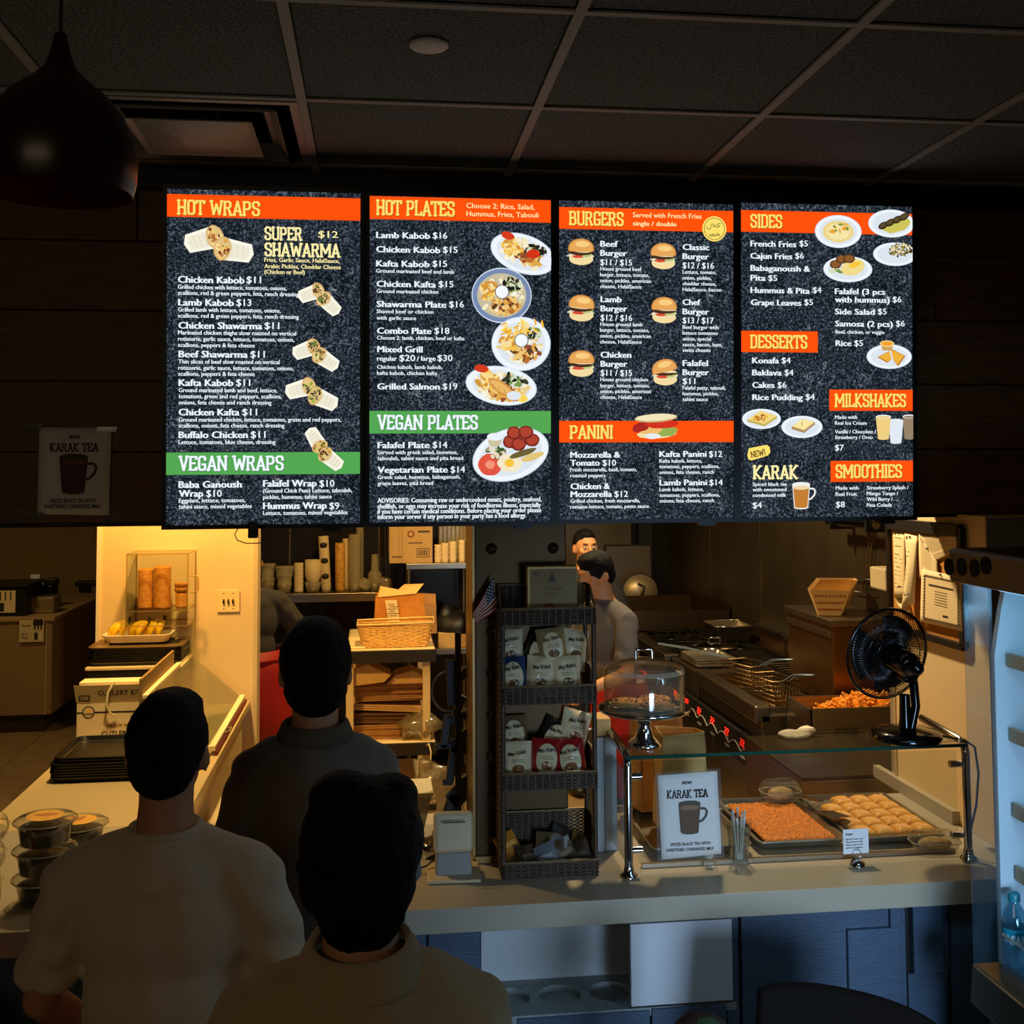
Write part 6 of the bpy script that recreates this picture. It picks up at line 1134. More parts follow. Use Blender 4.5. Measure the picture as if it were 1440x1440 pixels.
# fries station
t, a, b = unit('fries_station', 'stainless holding station full of french fries right of the fryer', 'food warmer', 4.955, 5.25, 1.98, 2.60, .90); z = .90
for q in ((-a, a, -b, -b+.012), (-a, a, b-.012, b), (-a, -a+.012, -b, b), (a-.012, a, -b, b)): P(MB().box(*q, z, z+.10), 'rim', m_steel, t, bevel=.002)
fz = MB(); rr = random.Random(5)
for i in range(330):
    x, y = rr.uniform(-.22, .24), rr.uniform(-.095, .095); d = math.hypot((x-.04)/.3, y/.15); z_ = z+.01+max(0, .10*(1-d*d))+rr.uniform(0, .02); fz.bc((x, y, z_), (.075*rr.uniform(.6, 1.2), .009, .009), RZ(rr.uniform(0, 6)) @ RY(rr.uniform(-.5, .5)))
fo = T('french_fries', 'heap of golden french fries in the stainless station', 'fries', t.location+Vector((0, 0, .0))); P(fz, 'fries', M('golden_fries', (232, 150, 42), .55, var=.25, vs=30), fo, kind='stuff'); P(MB().ell((.04, 0, z+.0), (.26, .12, .08), 16), 'fries_core', M('golden_fries'), fo, kind='stuff'); fo['kind'] = 'stuff'
wx0, wx1 = 2.24, 2.60
t = T('steel_cabinet', 'tall stainless cabinet against the kitchen wall behind the fries', 'cabinet', (2.42, 5.62, .921)); P(MB().box(-.17, .175, -.30, .30, 0, .40), 'body', M('warm_steel', (140, 104, 56), .3, .95, var=.15, vs=4), t, bevel=.006); P(MB().box(-.19, .178, -.32, .32, .40, .43), 'top_lip', m_steel, t, bevel=.004); P(MB().box(-.182, -.17, -.29, .29, .34, .37), 'door_lip', m_steel, t, bevel=.002)
for i in range(9):
    o = T('paper_boat', 'checked paper food tray, front one of the stack on the steel cabinet' if i == 0 else 'checked paper food tray, %s from the front of the nested stack' % ORD[i], 'food tray', (2.31+i*.016, 5.50+i*.024, 1.353+.004*i), -.25, 'nested paper food trays')
    P(frus(.055, .03, .10, .055, .13), 'tray_shell', M('checked_paper', (224, 182, 110), .7), o)
    if i < 1:
        k = MB()
        for c_ in range(9):
            for r_ in range(3): u = -.8+.2*c_; v_ = .2+.27*r_; w_ = .055+.045*v_; k.box(u*w_-.006, u*w_+.006, -(.03+.025*v_)-.002, -(.03+.025*v_)-.0005, v_*.13, v_*.13+.014, (170, 90, 40))
        P(k, 'checks', INK, o)
# fryer
t, a, b = unit('deep_fryer', 'stainless double deep fryer with hanging wire baskets', 'fryer', 5.30, 6.35, 1.87, 2.22, .90)
P(MB().box(-a-.03, -a+.05, -b, b, .86, .945), 'front_rail', m_steel, t, bevel=.01)
for y in (-.26, .26):
    P(MB().box(-.11, .16, y-.2, y+.2, .9, .903), 'vat_oil', M('dark_oil', (50, 30, 10), .1), t)
    for q in ((-.125, .175, y-.215, y-.2), (-.125, .175, y+.2, y+.215), (-.125, -.11, y-.2, y+.2), (.16, .175, y-.2, y+.2)): P(MB().box(*q, .9, .925), 'vat_rim', m_steel, t)
def basket(loc, rz, label):
    o = T('fry_basket', label, 'fry basket', loc, rz, None); w = MB(); X, Yy, Zh = .13, .08, .12
    for i in range(10):
        x = -X+2*X*i/9; w.tube([(x, -Yy, Zh), (x, -Yy*.8, 0), (x, Yy*.8, 0), (x, Yy, Zh)], .0016, 4)
    for j in range(6): z = Zh*j/5; w.tube([(-X, -Yy*(.8+.2*j/5), z), (X, -Yy*(.8+.2*j/5), z), (X, Yy*(.8+.2*j/5), z), (-X, Yy*(.8+.2*j/5), z)], .0016 if j < 5 else .004, 4, closed=True)
    P(w, 'wire_mesh', m_dsteel if 0 else M('basket_wire', (150, 120, 76), .35, .9), o, kind='stuff'); P(MB().tube([(-X, -.02, Zh), (-X-.10, -.01, Zh+.05), (-X-.26, 0, Zh+.075), (-X-.26, .02, Zh+.075), (-X-.10, .02, Zh+.05), (-X, .02, Zh)], .0045, 6), 'handle', M('blue_grey_handle', (120, 140, 160), .3, .5), o); return o
basket((2.05, 5.62, .905), 1.75, 'front wire fry basket standing in the fryer'); basket((2.06, 6.05, .905), 1.9, 'rear wire fry basket standing in the fryer')
t = T('fryer_backsplash', 'ribbed steel flue panel behind the fryer by the tall cabinet', 'flue', (2.42, 6.3, .921))
P(MB().box(-.19, .18, -.36, .6, 0, .03), 'deck', m_grease, t); P(MB().box(.02, .17, -.34, .6, .03, .2), 'flue_box', m_steel, t, bevel=.004)
for k in range(2): P(MB().box(-.0, .02, -.32+k*.46, .11+k*.46, .06, .17), 'flue_door', M('warm_steel'), t, bevel=.003); P(MB().box(-.03, .01, -.32+k*.46, .11+k*.46, .19, .205), 'flue_lip', m_steel, t)
for k in range(5): P(MB().cyl((-.15, -.3+k*.07, .05), (-.02, -.3+k*.07, .05), .006), 'rack_bar', m_steel, t)
# base line under these (shared steel base)
t, a, b = unit('rear_base_cabinet', 'low stainless base along the wall behind the fryer', 'cabinet', 5.30, 6.95, 2.23, 2.60, .915)
# range with burners
t, a, b = unit('gas_range', 'black gas range with iron grates and a steel front rail', 'range', 6.98, 7.95, 1.87, 2.60, .88, m_dsteel); P(MB().box(-a, a, -b, b, .88, .90), 'cooktop', m_grease, t); P(MB().box(-a-.04, -a+.06, -b, b, .84, .925), 'front_rail', m_steel, t, bevel=.01)
for i in range(2):
    for j in range(2):
        cx_, cy_ = -.16+i*.34, -.24+j*.48; P(MB().lathe([(0, .9), (.05, .9), (.05, .915), (0, .92)], 14, (cx_, cy_, 0)), 'burner', m_black, t)
        gr = MB()
        for q in range(4): gr.bc((cx_, cy_, .935), (.3, .012, .012), RZ(q*PI/4))
        gr.tube([(cx_-.15, cy_-.2, .93), (cx_+.15, cy_-.2, .93), (cx_+.15, cy_+.2, .93), (cx_-.15, cy_+.2, .93)], .008, 4, closed=True); P(gr, 'grate', m_grease, t)
t0_ = T('pan_cover', 'domed steel lid with loop handle on the gas range', 'lid', aY(1005, 917, 7.1)); t0_.location.z = .945; P(MB().lathe([(.15, 0), (.152, .006), (.11, .022), (.05, .034), (0, .036)], 28), 'dome', m_chrome, t0_); P(MB().tube([(-.04, 0, .034), (-.035, 0, .06), (.035, 0, .06), (.04, 0, .034)], .006), 'handle', m_chrome, t0_)
t0_ = T('tongs', 'steel tongs with blue handles lying across the range front', 'tongs', (1.97, 6.9, .95)); 
for s_ in (-1, 1): P(MB().tube([(-.14, .22+s_*.01, .02), (0, .05+s_*.02, .015), (.16, -.22+s_*.03, 0)], .008, 6), 'arm', M('blue_grey_handle'), t0_)
for k in range(3): o = P(tray_mesh(.26, .34, .02, .01, .02), 'steel_tray', m_pan, loc=(2.02, 6.66, .923+k*.014)); tag(o, ('lowest', 'middle', 'upper')[k]+' steel tray of the small pile between range and fryer', 'tray')
t, a, b = unit('tray_stand', 'low steel filler cabinet between the range and the fryer', 'cabinet', 6.38, 6.94, 1.87, 2.22, .915)
# griddle
t, a, b = unit('flat_griddle', 'black flat griddle with raised steel splash guards at the end of the cooking line', 'griddle', 7.98, 9.0, 1.87, 2.60, .90, m_dsteel); P(MB().box(-a, a, -b, b, .90, .93), 'plate', m_grease, t)
P(MB().box(-a, a, -b-.0, -b+.012, .9, 1.07), 'splash_guard', M('brown_steel', (84, 66, 42), .4, .9), t); P(MB().box(-a, a, b-.012, b, .9, 1.07), 'splash_guard', M('brown_steel'), t); P(MB().box(a-.012, a, -b, b, .9, 1.1), 'splash_guard', M('brown_steel'), t); P(MB().box(-a-.04, -a+.04, -b, b, .84, .91), 'front_rail', m_steel, t, bevel=.01)
t0_ = T('saucepan_lid', 'small flat steel lid with black knob on the griddle', 'lid', (2.2, 8.4, .932)); P(MB().lathe([(.11, 0), (.112, .03), (.09, .036), (0, .04)], 24), 'disc', m_steel, t0_); P(MB().lathe([(.01, .04), (.02, .055), (.015, .07), (0, .07)], 12), 'knob', m_black, t0_)
t0_ = T('hotel_pan', 'rectangular steel pan at the back corner of the range', 'pan', (2.40, 7.45, .945)); P(frus(.10, .13, .13, .16, .10), 'pan_body', m_steel, t0_, solid=.003); P(MB().tube([(-.14, -.17, .1), (.14, -.17, .1), (.14, .17, .1), (-.14, .17, .1)], .006, 6, closed=True), 'rim', m_chrome, t0_)
# side unit left of griddle: prep counter near the workers
t = T('prep_counter', 'brown steel prep counter at the far end of the kitchen', 'counter', (2.0, 9.33, 0)); P(MB().box(-.5, .5, -.26, .24, 0, .88), 'body', m_dsteel, t); P(MB().box(-.52, .52, -.28, .25, .88, .92), 'top', M('brown_steel'), t, bevel=.004)
p = aY(902, 862, 9.2); t = T('pot_cover', 'round steel lid standing on edge with a black handle at the kitchen end', 'lid', (p.x, 9.25, .921)); r_ = .15
P(MB().lathe([(0, 0), (r_*.8, .0), (r_, .01), (r_, .02), (0, .02)], 32, (0, 0, r_), rot=RX(PI/2)), 'disc', M('pale_steel', (190, 170, 130), .4, .6), t); P(MB().tube([(r_*math.cos(a_), -.01, r_+r_*math.sin(a_)) for a_ in [2*PI*i/32 for i in range(32)]], .008, 6, closed=True), 'rim', m_black, t); P(MB().tube([(-.02, -.02, r_+.07), (.03, -.05, r_+.05), (.0, -.05, r_-.03), (-.03, -.02, r_-.07)], .01), 'handle', m_black, t)
a_ = aY(850, 767, 9.6); b_ = aY(915, 870, 9.6)
t = T('upright_sheet_pan', 'large sheet pan standing upright against the back wall of the kitchen', 'baking pan', ((a_.x+b_.x)/2, 9.57, b_.z)); wd, hh = (b_.x-a_.x)/2, a_.z-b_.z
P(MB().box(-wd, wd, -.01, .0, 0, hh), 'pan_face', M('pan_face_steel', (110, 100, 82), .45, .6, var=.1), t); P(MB().tube([(-wd, -.012, 0), (wd, -.012, 0), (wd, -.012, hh), (-wd, -.012, hh)], .010, 6, closed=True), 'rim', m_black, t)
P(MB().box(-wd-.1, wd+.1, -.06, .02, -.05, -.0), 'ledge', m_dsteel, t)
# control panel with red digits
cp = T('control_panel', 'black control panel with glowing red digits along the fryer front', 'control panel', (1.84, 6.0, .70)); P(MB().box(-.012, .012, -.72, .85, -.075, .075), 'panel', m_black, cp, bevel=.002)
m_led = M('red_led', (255, 40, 24), .4, emit=2.2)
for i in range(6):
    y = -.55+i*.25; m = MB()
    for d_ in range(2):
        for (oy, oz, wy, wz) in ((0, .016, .018, .004), (0, 0, .018, .004), (0, -.016, .018, .004), (-.010, .008, .004, .014), (.010, -.008, .004, .014)): m.box(-.0145, -.012, y+d_*.036+oy-wy/2, y+d_*.036+oy+wy/2, .03+oz-wz/2, .03+oz+wz/2)
    P(m, 'red_digits', m_led, cp)
    P(MB().box(-.0145, -.012, y-.02, y+.05, -.045, -.035), 'grey_key', M('grey_key', (150, 150, 150), .5), cp)
P(MB().tube([(-.014, -.70+.02*i, -.02+.035*abs(math.sin(i*.33))) for i in range(72)], .003, 4), 'zigzag_line', M('pale_line', (170, 170, 165), .5), cp)
P(MB().box(-.0145, -.012, .62, .74, -.03, .04), 'yellow_sticker', M('yellow_sticker', (200, 150, 30), .5), cp)
# hanging skimmer, towel dispenser, hood pipe
t = T('hanging_skimmer', 'long handled wire skimmer hanging on the steel wall above the food trays', 'utensil', aY(1216, 800, 4.6)); q0 = t.location.copy(); pz = lambda x, y: aX(x, y, 2.585)-q0
P(MB().tube([pz(1222, 760), pz(1219, 800), pz(1213, 830)], .004), 'handle', m_steel, t); P(MB().tube([pz(1226, 760), pz(1223, 800), pz(1217, 830)], .004), 'handle', m_steel, t); P(MB().tube([pz(1198, 812), pz(1231, 816), pz(1229, 834), pz(1200, 832)], .003, 5, closed=True), 'wire_frame', m_steel, t); P(MB().box(*(lambda v_: (v_.x-.01, v_.x+.02, v_.y-.02, v_.y+.02, v_.z-.05, v_.z+.03))(pz(1224, 752))), 'hanger', m_steel, t)
a1, b1 = aX(1165, 733, 2.50), aX(1232, 738, 2.50); t = T('gas_pipe', 'horizontal steel pipe with brackets on the kitchen wall', 'pipe', a1); P(MB().cyl((0, 0, 0), b1-a1, .022), 'pipe', m_chrome, t)
for f_ in (.15, .9): v_ = (b1-a1)*f_; P(MB().box(v_.x-.03, v_.x+.10, v_.y-.01, v_.y+.01, v_.z-.04, v_.z+.03), 'bracket', m_black, t)
t = T('soap_dispenser', 'small pale dispenser on the wall left of the notice board', 'dispenser', (2.56, aX(1247, 812, 2.56).y, aX(1247, 812, 2.56).z)); P(MB().box(-.05, .044, -.09, .09, -.06, .05), 'case', m_cream, t, bevel=.01)
# carton behind case
t = pbox('open_carton', 'open brown cardboard box on the shelf behind the pastry case', 'box', 1.52, 1.92, 4.06, 4.22, .50, .80, m_card); P(MB().prism([(-.2, -.085, .29), (.2, -.085, .29), (.16, -.16, .37), (-.10, -.16, .37)], (0, .003, 0)), 'flap', m_card, t)
st_ = T('back_shelf', 'low dark shelf behind the service counter carrying the cardboard box', 'shelf', (1.5, 4.11, 0)); P(MB().box(-.6, .44, -.10, .12, .46, .499), 'plank', m_black, st_); 
for x in (-.58, .42): P(MB().box(x-.015, x+.015, -.1, .12, 0, .46), 'side', m_black, st_)
# ================================================================ DRINKS COOLER
FX = 1.56; fr_ = T('drinks_cooler', 'open front black drinks cooler with cool blue lit interior at the right', 'cooler', (1.9, 1.95, 0))
def LF(mb): mb.tr = Matrix.Translation((-1.9, -1.95, 0)); return mb
y0, y1 = 1.05, 2.83
m_fr = M('cooler_black', (12, 12, 13), .35); m_in = M('cooler_white_liner', (190, 214, 224), .45)
P(LF(MB()).box(FX+.04, 2.3, y0, y1, .03, .70), 'base', m_fr, fr_, bevel=.01); P(LF(MB()).prism([(FX-.01, y0, .70), (FX+.09, y0, .70), (FX+.09, y0, .80), (FX+.0, y0, .80)], (0, y1-y0, 0)), 'deck_nose', M('nose_steel', (150, 130, 96), .25, .95), fr_, bevel=.006)
P(LF(MB()).box(FX+.05, 2.25, y0, y1, .74, .79), 'deck', m_in, fr_); gl_ = MB()
for i in range(44): LF(gl_).box(FX+.11, FX+.30, y1-.10-i*.016, y1-.094-i*.016, .79, .797)
P(gl_, 'deck_grille', m_fr, fr_, kind='stuff')
P(LF(MB()).box(2.19, 2.25, y0, y1, .79, 1.80), 'back_panel', m_in, fr_)
P(LF(MB()).prism([(FX+.075, y1-.02, .79), (2.2, y1-.02, .79), (2.2, y1-.02, 1.8), (FX+.12, y1-.02, 1.8), (FX+.10, y1-.02, 1.72), (FX+.078, y1-.02, 1.6)], (0, .02, 0)), 'end_liner', m_in, fr_)
P(LF(MB()).prism([(FX, y1-.014, .80), (FX+.076, y1-.014, .79), (FX+.078, y1-.014, 1.80), (FX+.0, y1-.014, 1.80)], (0, .006, 0)), 'end_glass', Mclear('cooler_glass', (240, 246, 250), .35, .03, (150, 190, 210)), fr_)
P(LF(MB()).box(2.25, 2.31, y0, y1, .1, 1.88), 'rear_shell', m_fr, fr_)
hz0, hz1 = aX(1322, 812, FX+.02).z, aX(1322, 766, FX+.02).z
P(LF(MB()).box(FX-.02, 2.3, y0, y1+.03, hz0, hz1), 'header', m_fr, fr_, bevel=.012)
for i, (x, y) in enumerate(((1334, 797), (1352, 797), (1370, 799), (1386, 795))):
    p = aX(x, y, FX-.021); P(LF(MB()).cyl((p.x-.0012, p.y, p.z), (p.x+.002, p.y, p.z), .023, n=24), 'dark_disc', M('disc_black', (5, 5, 5), .7, spec=.1), fr_)  # flat dark discs on the header face
P(LF(MB()).box(FX+.06, FX+.10, y0+.1, y1-.08, hz0-.014, hz0-.002), 'light_tube', M('cool_led_tube', (150, 215, 255), .3, emit=3), fr_, label='cool white light tube under the header')
for i, (x, y) in enumerate(((1416, 926), (1420, 1031), (1424, 1137), (1428, 1226))):
    p = aY(x, y, y1-.03); P(LF(MB()).box(p.x+.012, 2.19, y0+.05, y1-.022, p.z-.006, p.z+.006), 'shelf', m_in, fr_); P(LF(MB()).box(p.x, p.x+.012, y0+.05, y1-.03, p.z-.022, p.z+.014), 'price_rail', M('beige_price_rail', (186, 160, 120), .5), fr_)
P(LF(MB()).box(FX+.035, FX+.04, y0, y1-.09, .795, .905), 'front_fence', Mclear('fence_acrylic', (235, 242, 246), .5, .04, (180, 200, 210)), fr_)
P(LF(MB()).box(FX+.034, FX+.041, y0, y1-.09, .905, .909), 'fence_edge', Mclear('rim_plastic'), fr_)
lb_ = light('cooler_light', 'AREA', (FX+.30, 2.0, hz0-.02), (FX+.15, 2.1, .8), 7.5, (.42, .74, 1), .08, 1.5)
def bottle(loc, label, cap=(30, 140, 160), lab=(20, 150, 180)):
    t = T('water_bottle', label, 'bottle', loc, 0, 'bottles in the drinks cooler')
    P(MB().lathe([(0, .004), (.026, 0), (.032, .008), (.032, .045), (.029, .055), (.032, .065), (.032, .125), (.026, .155), (.014, .175), (.0125, .188)], 24), 'bottle_body', Mclear('bottle_plastic', (200, 232, 240), .6, .10, (120, 190, 210)), t)
    P(MB().lathe([(.015, .182), (.0155, .20), (.013, .203), (0, .203)], 20), 'cap', M('teal_cap', cap, .4), t); P(MB().lathe([(.0328, .07), (.0328, .118)], 24), 'label_band', M('teal_label', lab, .4), t)
    vs, fs, w_ = glyphs('DASANI', .03); out = []
    for x, y in vs: a_ = PI+.45-(x/w_)*2.1+.55; out.append((.0332*math.cos(-a_+2*PI) if 0 else .0332*math.cos(a_), .0332*math.sin(a_)*-1 if 0 else .0332*math.sin(a_), .082+y*.030))
    out = [(.0332*math.cos(-2.15+(x/w_-.5)*2.4), .0332*math.sin(-2.15+(x/w_-.5)*2.4), .082+y*.032) for x, y in vs]
    P(MB().add(out, fs), 'lettering', M('label_white', (230, 240, 245), .5), t); return t
p = aZ(1429, 1368, .798); B0 = bottle((p.x, min(p.y, 2.77), .798), 'clear water bottle with teal cap and label on the cooler deck')
dup(B0, (B0.location.x+.01, B0.location.y-.085, .798), .4, 'second teal labelled water bottle nearer the viewer in the cooler'); dup(B0, (B0.location.x+.09, B0.location.y-.02, .798), 1.4, 'third water bottle standing behind the front one in the cooler')
p = aX(1438, 1082, FX+.18); t = T('milk_bottle', 'white bottle at the frame edge on the second cooler shelf', 'bottle', (FX+.18, p.y, aX(1420, 1137, FX+.13).z+.008)); P(MB().lathe([(0, 0), (.03, 0), (.032, .1), (.014, .15), (.014, .17), (0, .172)], 20), 'bottle_body', M('milk_white', (225, 230, 232), .3), t); P(MB().lathe([(.0325, .04), (.0325, .09)], 20), 'dark_label', m_black, t)
# ================================================================ DINING SIDE, FAR LEFT
co = T('condiment_station', 'grey laminate condiment station in the dim room beyond the counter', 'cabinet', (-3.9, 10.4, 0)); m_lam2 = M('taupe_laminate', (150, 124, 84), .6, var=.06, vs=30); zt = aY(60, 868, 9.5).z; xr = aY(74, 868, 9.5).x+3.9
P(MB().box(-1.6, xr, -.9, .85, .15, zt-.03), 'body', m_lam2, co, bevel=.004); P(MB().box(-1.62, xr+.02, -.92, .87, zt-.03, zt), 'top', M('taupe_top', (176, 146, 100), .5), co, bevel=.004); P(MB().box(-1.5, xr-.08, -.82, .8, 0, .15), 'plinth', M('dark_plinth', (70, 56, 38), .7), co); P(MB().box(xr-.05, xr-.04, -.905, -.9, .15, zt-.03), 'edge_strip', M('pale_edge', (190, 166, 120), .5), co)
def wsign(t, fl, w_, h_):
    k = Ink(fl); k.rect(-w_/2, -h_/2, w_/2, h_/2, (220, 200, 160)); k.text('Utensils', -w_*.42, h_*.2, w_*.38, h_*.11, D, .02); k.text('Salt &', -w_*.42, -h_*.2, w_*.25, h_*.11, D, .02); k.text('Pepper', -w_*.42, -h_*.36, w_*.3, h_*.11, D, .02)
    for i in range(3): x = w_*(.14+.13*i); k.rect(x-.006, h_*.05, x+.006, h_*.4, D); k.ell(x, h_*.38, .016, .03, D)
    k.rect(w_*.12, -h_*.42, w_*.26, -h_*.1, D); k.rect(w_*.32, -h_*.42, w_*.44, -h_*.1, (236, 222, 190)); k.rect(w_*.12, -h_*.08, w_*.26, -h_*.05, (120, 100, 70)); P(k.mb, 'print', INK, t)
a1, b1 = aY(28, 872, 9.49), aY(62, 902, 9.49); t = T('utensil_sign', 'paper sign of utensils and salt and pepper on the station front', 'sign', ((a1.x+b1.x)/2, 9.478, (a1.z+b1.z)/2)); P(MB().box(-(b1.x-a1.x)/2, (b1.x-a1.x)/2, -.001, .001, -(a1.z-b1.z)/2, (a1.z-b1.z)/2), 'sheet', M('white_notice_paper'), t); wsign(t, Flat(t.location, (1, 0, 0), (0, 0, 1), (0, -1, 0)), b1.x-a1.x-.004, a1.z-b1.z-.004)
t2 = t
for c_ in t2.children:
    if c_.name.startswith('print'): c_.location = (0, -.001, 0)
a1, b1 = aY(0, 832, 9.6), aY(36, 865, 9.6); t = T('utensil_organiser', 'dark box organiser with a utensil sign on the condiment station', 'organiser', (a1.x, 9.8, zt+.001)); w_ = b1.x-a1.x; P(MB().box(-.2, w_, -.2, .25, 0, .24), 'box', m_black, t, bevel=.006); P(MB().box(-.22, w_+.02, -.22, .27, .24, .26), 'lid', M('dark_lid', (40, 32, 22), .5), t); P(MB().box(-.15, w_*.60, -.203, -.2, .03, .21), 'sign_sheet', M('white_notice_paper'), t)
k = Ink(Flat((0, -.204, .12), (1, 0, 0), (0, 0, 1), (0, -1, 0))); k.fl.o = Vector((0, 0, 0)); q = MB()
k = Ink(Flat((0, 0, 0), (1, 0, 0), (0, 0, 1), (0, -1, 0)), .2045)
for i in range(3): k.rect(-.0+.04*i, .13, .01+.04*i, .2, D)
k.rect(.0, .04, .035, .11, D); k.text('ils', -.09, .16, .05, .03, D, .02); P(k.mb, 'print', INK, t)
t = T('napkin_pack', 'clear wrapped pack of napkins beside the organiser', 'napkins', (aY(52, 858, 9.7).x, 9.85, zt+.001)); m = MB(); m.bc((0, 0, .07), (.26, .22, .14)); P(m, 'pack', Mclear('grey_film'), t, bevel=.02); P(MB().box(-.11, .11, -.09, .09, .005, .12), 'napkins', M('pale_kraft'), t)
t = T('spray_bottle', 'spray bottle with white trigger on the condiment station', 'bottle', (aY(44, 840, 10).x, 10.15, zt+.001)); P(MB().lathe([(0, 0), (.05, 0), (.05, .16), (.018, .22), (.018, .25)], 16), 'bottle', m_black, t); P(MB().box(-.05, .03, -.02, .02, .25, .29), 'trigger_head', M('white_plastic'), t, bevel=.006); P(MB().tube([(.0, 0, .26), (.04, 0, .22), (.05, 0, .19)], .008), 'trigger', M('white_plastic'), t)
t = T('black_caddy', 'black caddy with raised handle at the back of the station', 'caddy', (aY(61, 840, 10.2).x, 10.2, zt+.001)); P(MB().box(-.12, .10, -.1, .1, 0, .20), 'box', m_black, t, bevel=.01); P(MB().box(.02, .12, -.06, .06, .2, .25), 'handle', m_black, t, bevel=.01)
ra = T('stair_railing', 'dark sloping handrail panel at the far end of the dim room', 'railing', (aY(147, 840, 11.2).x, 11.33, 0)); zr = aY(140, 824, 11).z; P(MB().box(-.14, -.04, -.05, .05, 0, zr-.02), 'post', M('taupe_post', (120, 98, 64), .6), ra); P(MB().box(-.30, .14, -.06, .06, zr-.03, zr+.02), 'rail', m_black, ra, bevel=.01); P(MB().prism([(-.02, -.04, zr), (.3, -.04, zr+.28), (.3, -.04, 0), (-.02, -.04, 0)], (0, .05, 0)), 'panel', m_black, ra)
# chairs near the viewer
def chair(loc, rz, label, mat, seat_z=.45, top=.83, patch=None, drop=.0):
    t = T('dining_chair', label, 'chair', loc, rz)
    def back(i, j): a_ = (i-.5)*2.0; w_ = .225-.02*j; return Vector((math.sin(a_)*w_/math.sin(1.0), -.20+.10*(1-math.cos(a_))-.06*j, seat_z+.04+(top-seat_z-.04)*j*(1-.07*abs(a_)**2.5)*(1-drop*(1-i))))
    P(MB().grid(back, 20, 12), 'backrest', mat, t, solid=.022)
    P(MB().grid(lambda i, j: Vector(((i-.5)*.44, -.2+.42*j, seat_z-.02*math.sin(PI*i)*math.sin(PI*j)+.02*(2*i-1)**2)), 10, 10), 'seat', mat, t, solid=.022)
    for x in (-1, 1):
        for y in (-1, 1): P(MB().cyl((x*.21, y*.19, 0), (x*.15, y*.13, seat_z-.012), .010, .014, 10), 'leg', m_black, t)
    if patch: P(MB().grid(lambda i, j: back(.25+.4*i, .8+.19*j)+Vector((0, -.013, 0)), 8, 4), 'green_patch', patch, t, solid=.004)
    return t
chair((1.02, 2.36, 0), 2.75, 'dark brown shell chair whose curved back tops the lower edge by the counter', M('dark_brown_shell', (16, 10, 6), .8, spec=.15), top=.885, drop=.12)
bs = T('bar_stool', 'round dark stool just below the lower frame edge carrying the red cushion', 'stool', (.715, 2.46, 0)); P(MB().lathe([(0, .66), (.09, .66), (.10, .68), (.09, .70), (0, .70)], 28), 'seat', M('dark_brown_shell'), bs)
for i in range(4): a = PI/4+i*PI/2; P(MB().cyl((.10*math.cos(a), .10*math.sin(a), 0), (.07*math.cos(a), .07*math.sin(a), .662), .012), 'leg', m_black, bs)
cu_ = T('round_cushion', 'dark red rounded cushion with a green patch poking into the lower frame edge', 'cushion', (.715, 2.46, .701)); P(MB().ell((0, 0, .10), (.085, .06, .10), 22), 'cover', M('dark_red_shell', (44, 16, 10), .8), cu_)
P(MB().grid(lambda i, j: Vector((.087*math.cos(PI*(.22+.4*i))*math.cos(.5+.75*j), -.062*math.sin(PI*(.22+.4*i))*math.cos(.5+.75*j), .10+.102*math.sin(.5+.75*j))), 10, 8), 'green_patch', M('green_patch_cloth', (36, 56, 16), .8), cu_)
t = T('red_bag', 'red fabric bag hanging at the counter front behind the white T-shirt man', 'bag', (-1.10, 3.0, .55)); m = MB(); m.ell((0, 0, .13), (.16, .075, .16), 18); m.v = [tuple(q) for q in wob(m.v, .03, 9)]; P(m, 'bag_body', M('red_fabric', (150, 22, 24), .7, bump=.2, bs=20), t); P(MB().tube([(-.08, .02, .25), (-.05, .06, .34), (.05, .06, .34), (.08, .02, .25)], .01), 'strap', M('red_fabric'), t)
# ================================================================ PEOPLE
def fuse(mb, name, mat, parent, voxel=.009, smooth=6, disp=None, fac=.5):
    me = mb.mesh(name); o = bpy.data.objects.new(name, me); col.objects.link(o)
    r = o.modifiers.new('r', 'REMESH'); r.mode = 'VOXEL'; r.voxel_size = voxel
    if smooth: s = o.modifiers.new('s', 'SMOOTH'); s.factor = fac; s.iterations = smooth
    dg = bpy.context.evaluated_depsgraph_get(); ev = o.evaluated_get(dg); m2 = bpy.data.meshes.new_from_object(ev, depsgraph=dg)
    bpy.data.objects.remove(o); m2.name = name; m2.materials.clear(); m2.materials.append(mat)
    if disp:
        for v, n in zip(m2.vertices, [Vector(v.normal) for v in m2.vertices]): v.co = disp(v.co.copy(), n)
    m2.polygons.foreach_set('use_smooth', [True]*len(m2.polygons))
    o = bpy.data.objects.new(name, m2); col.objects.link(o); o.parent = parent; return o
def chain(mb, pts, n=14):
    for (p0, r0), (p1, r1) in zip(pts, pts[1:]): mb.caps(p0, p1, r0, r1, n)
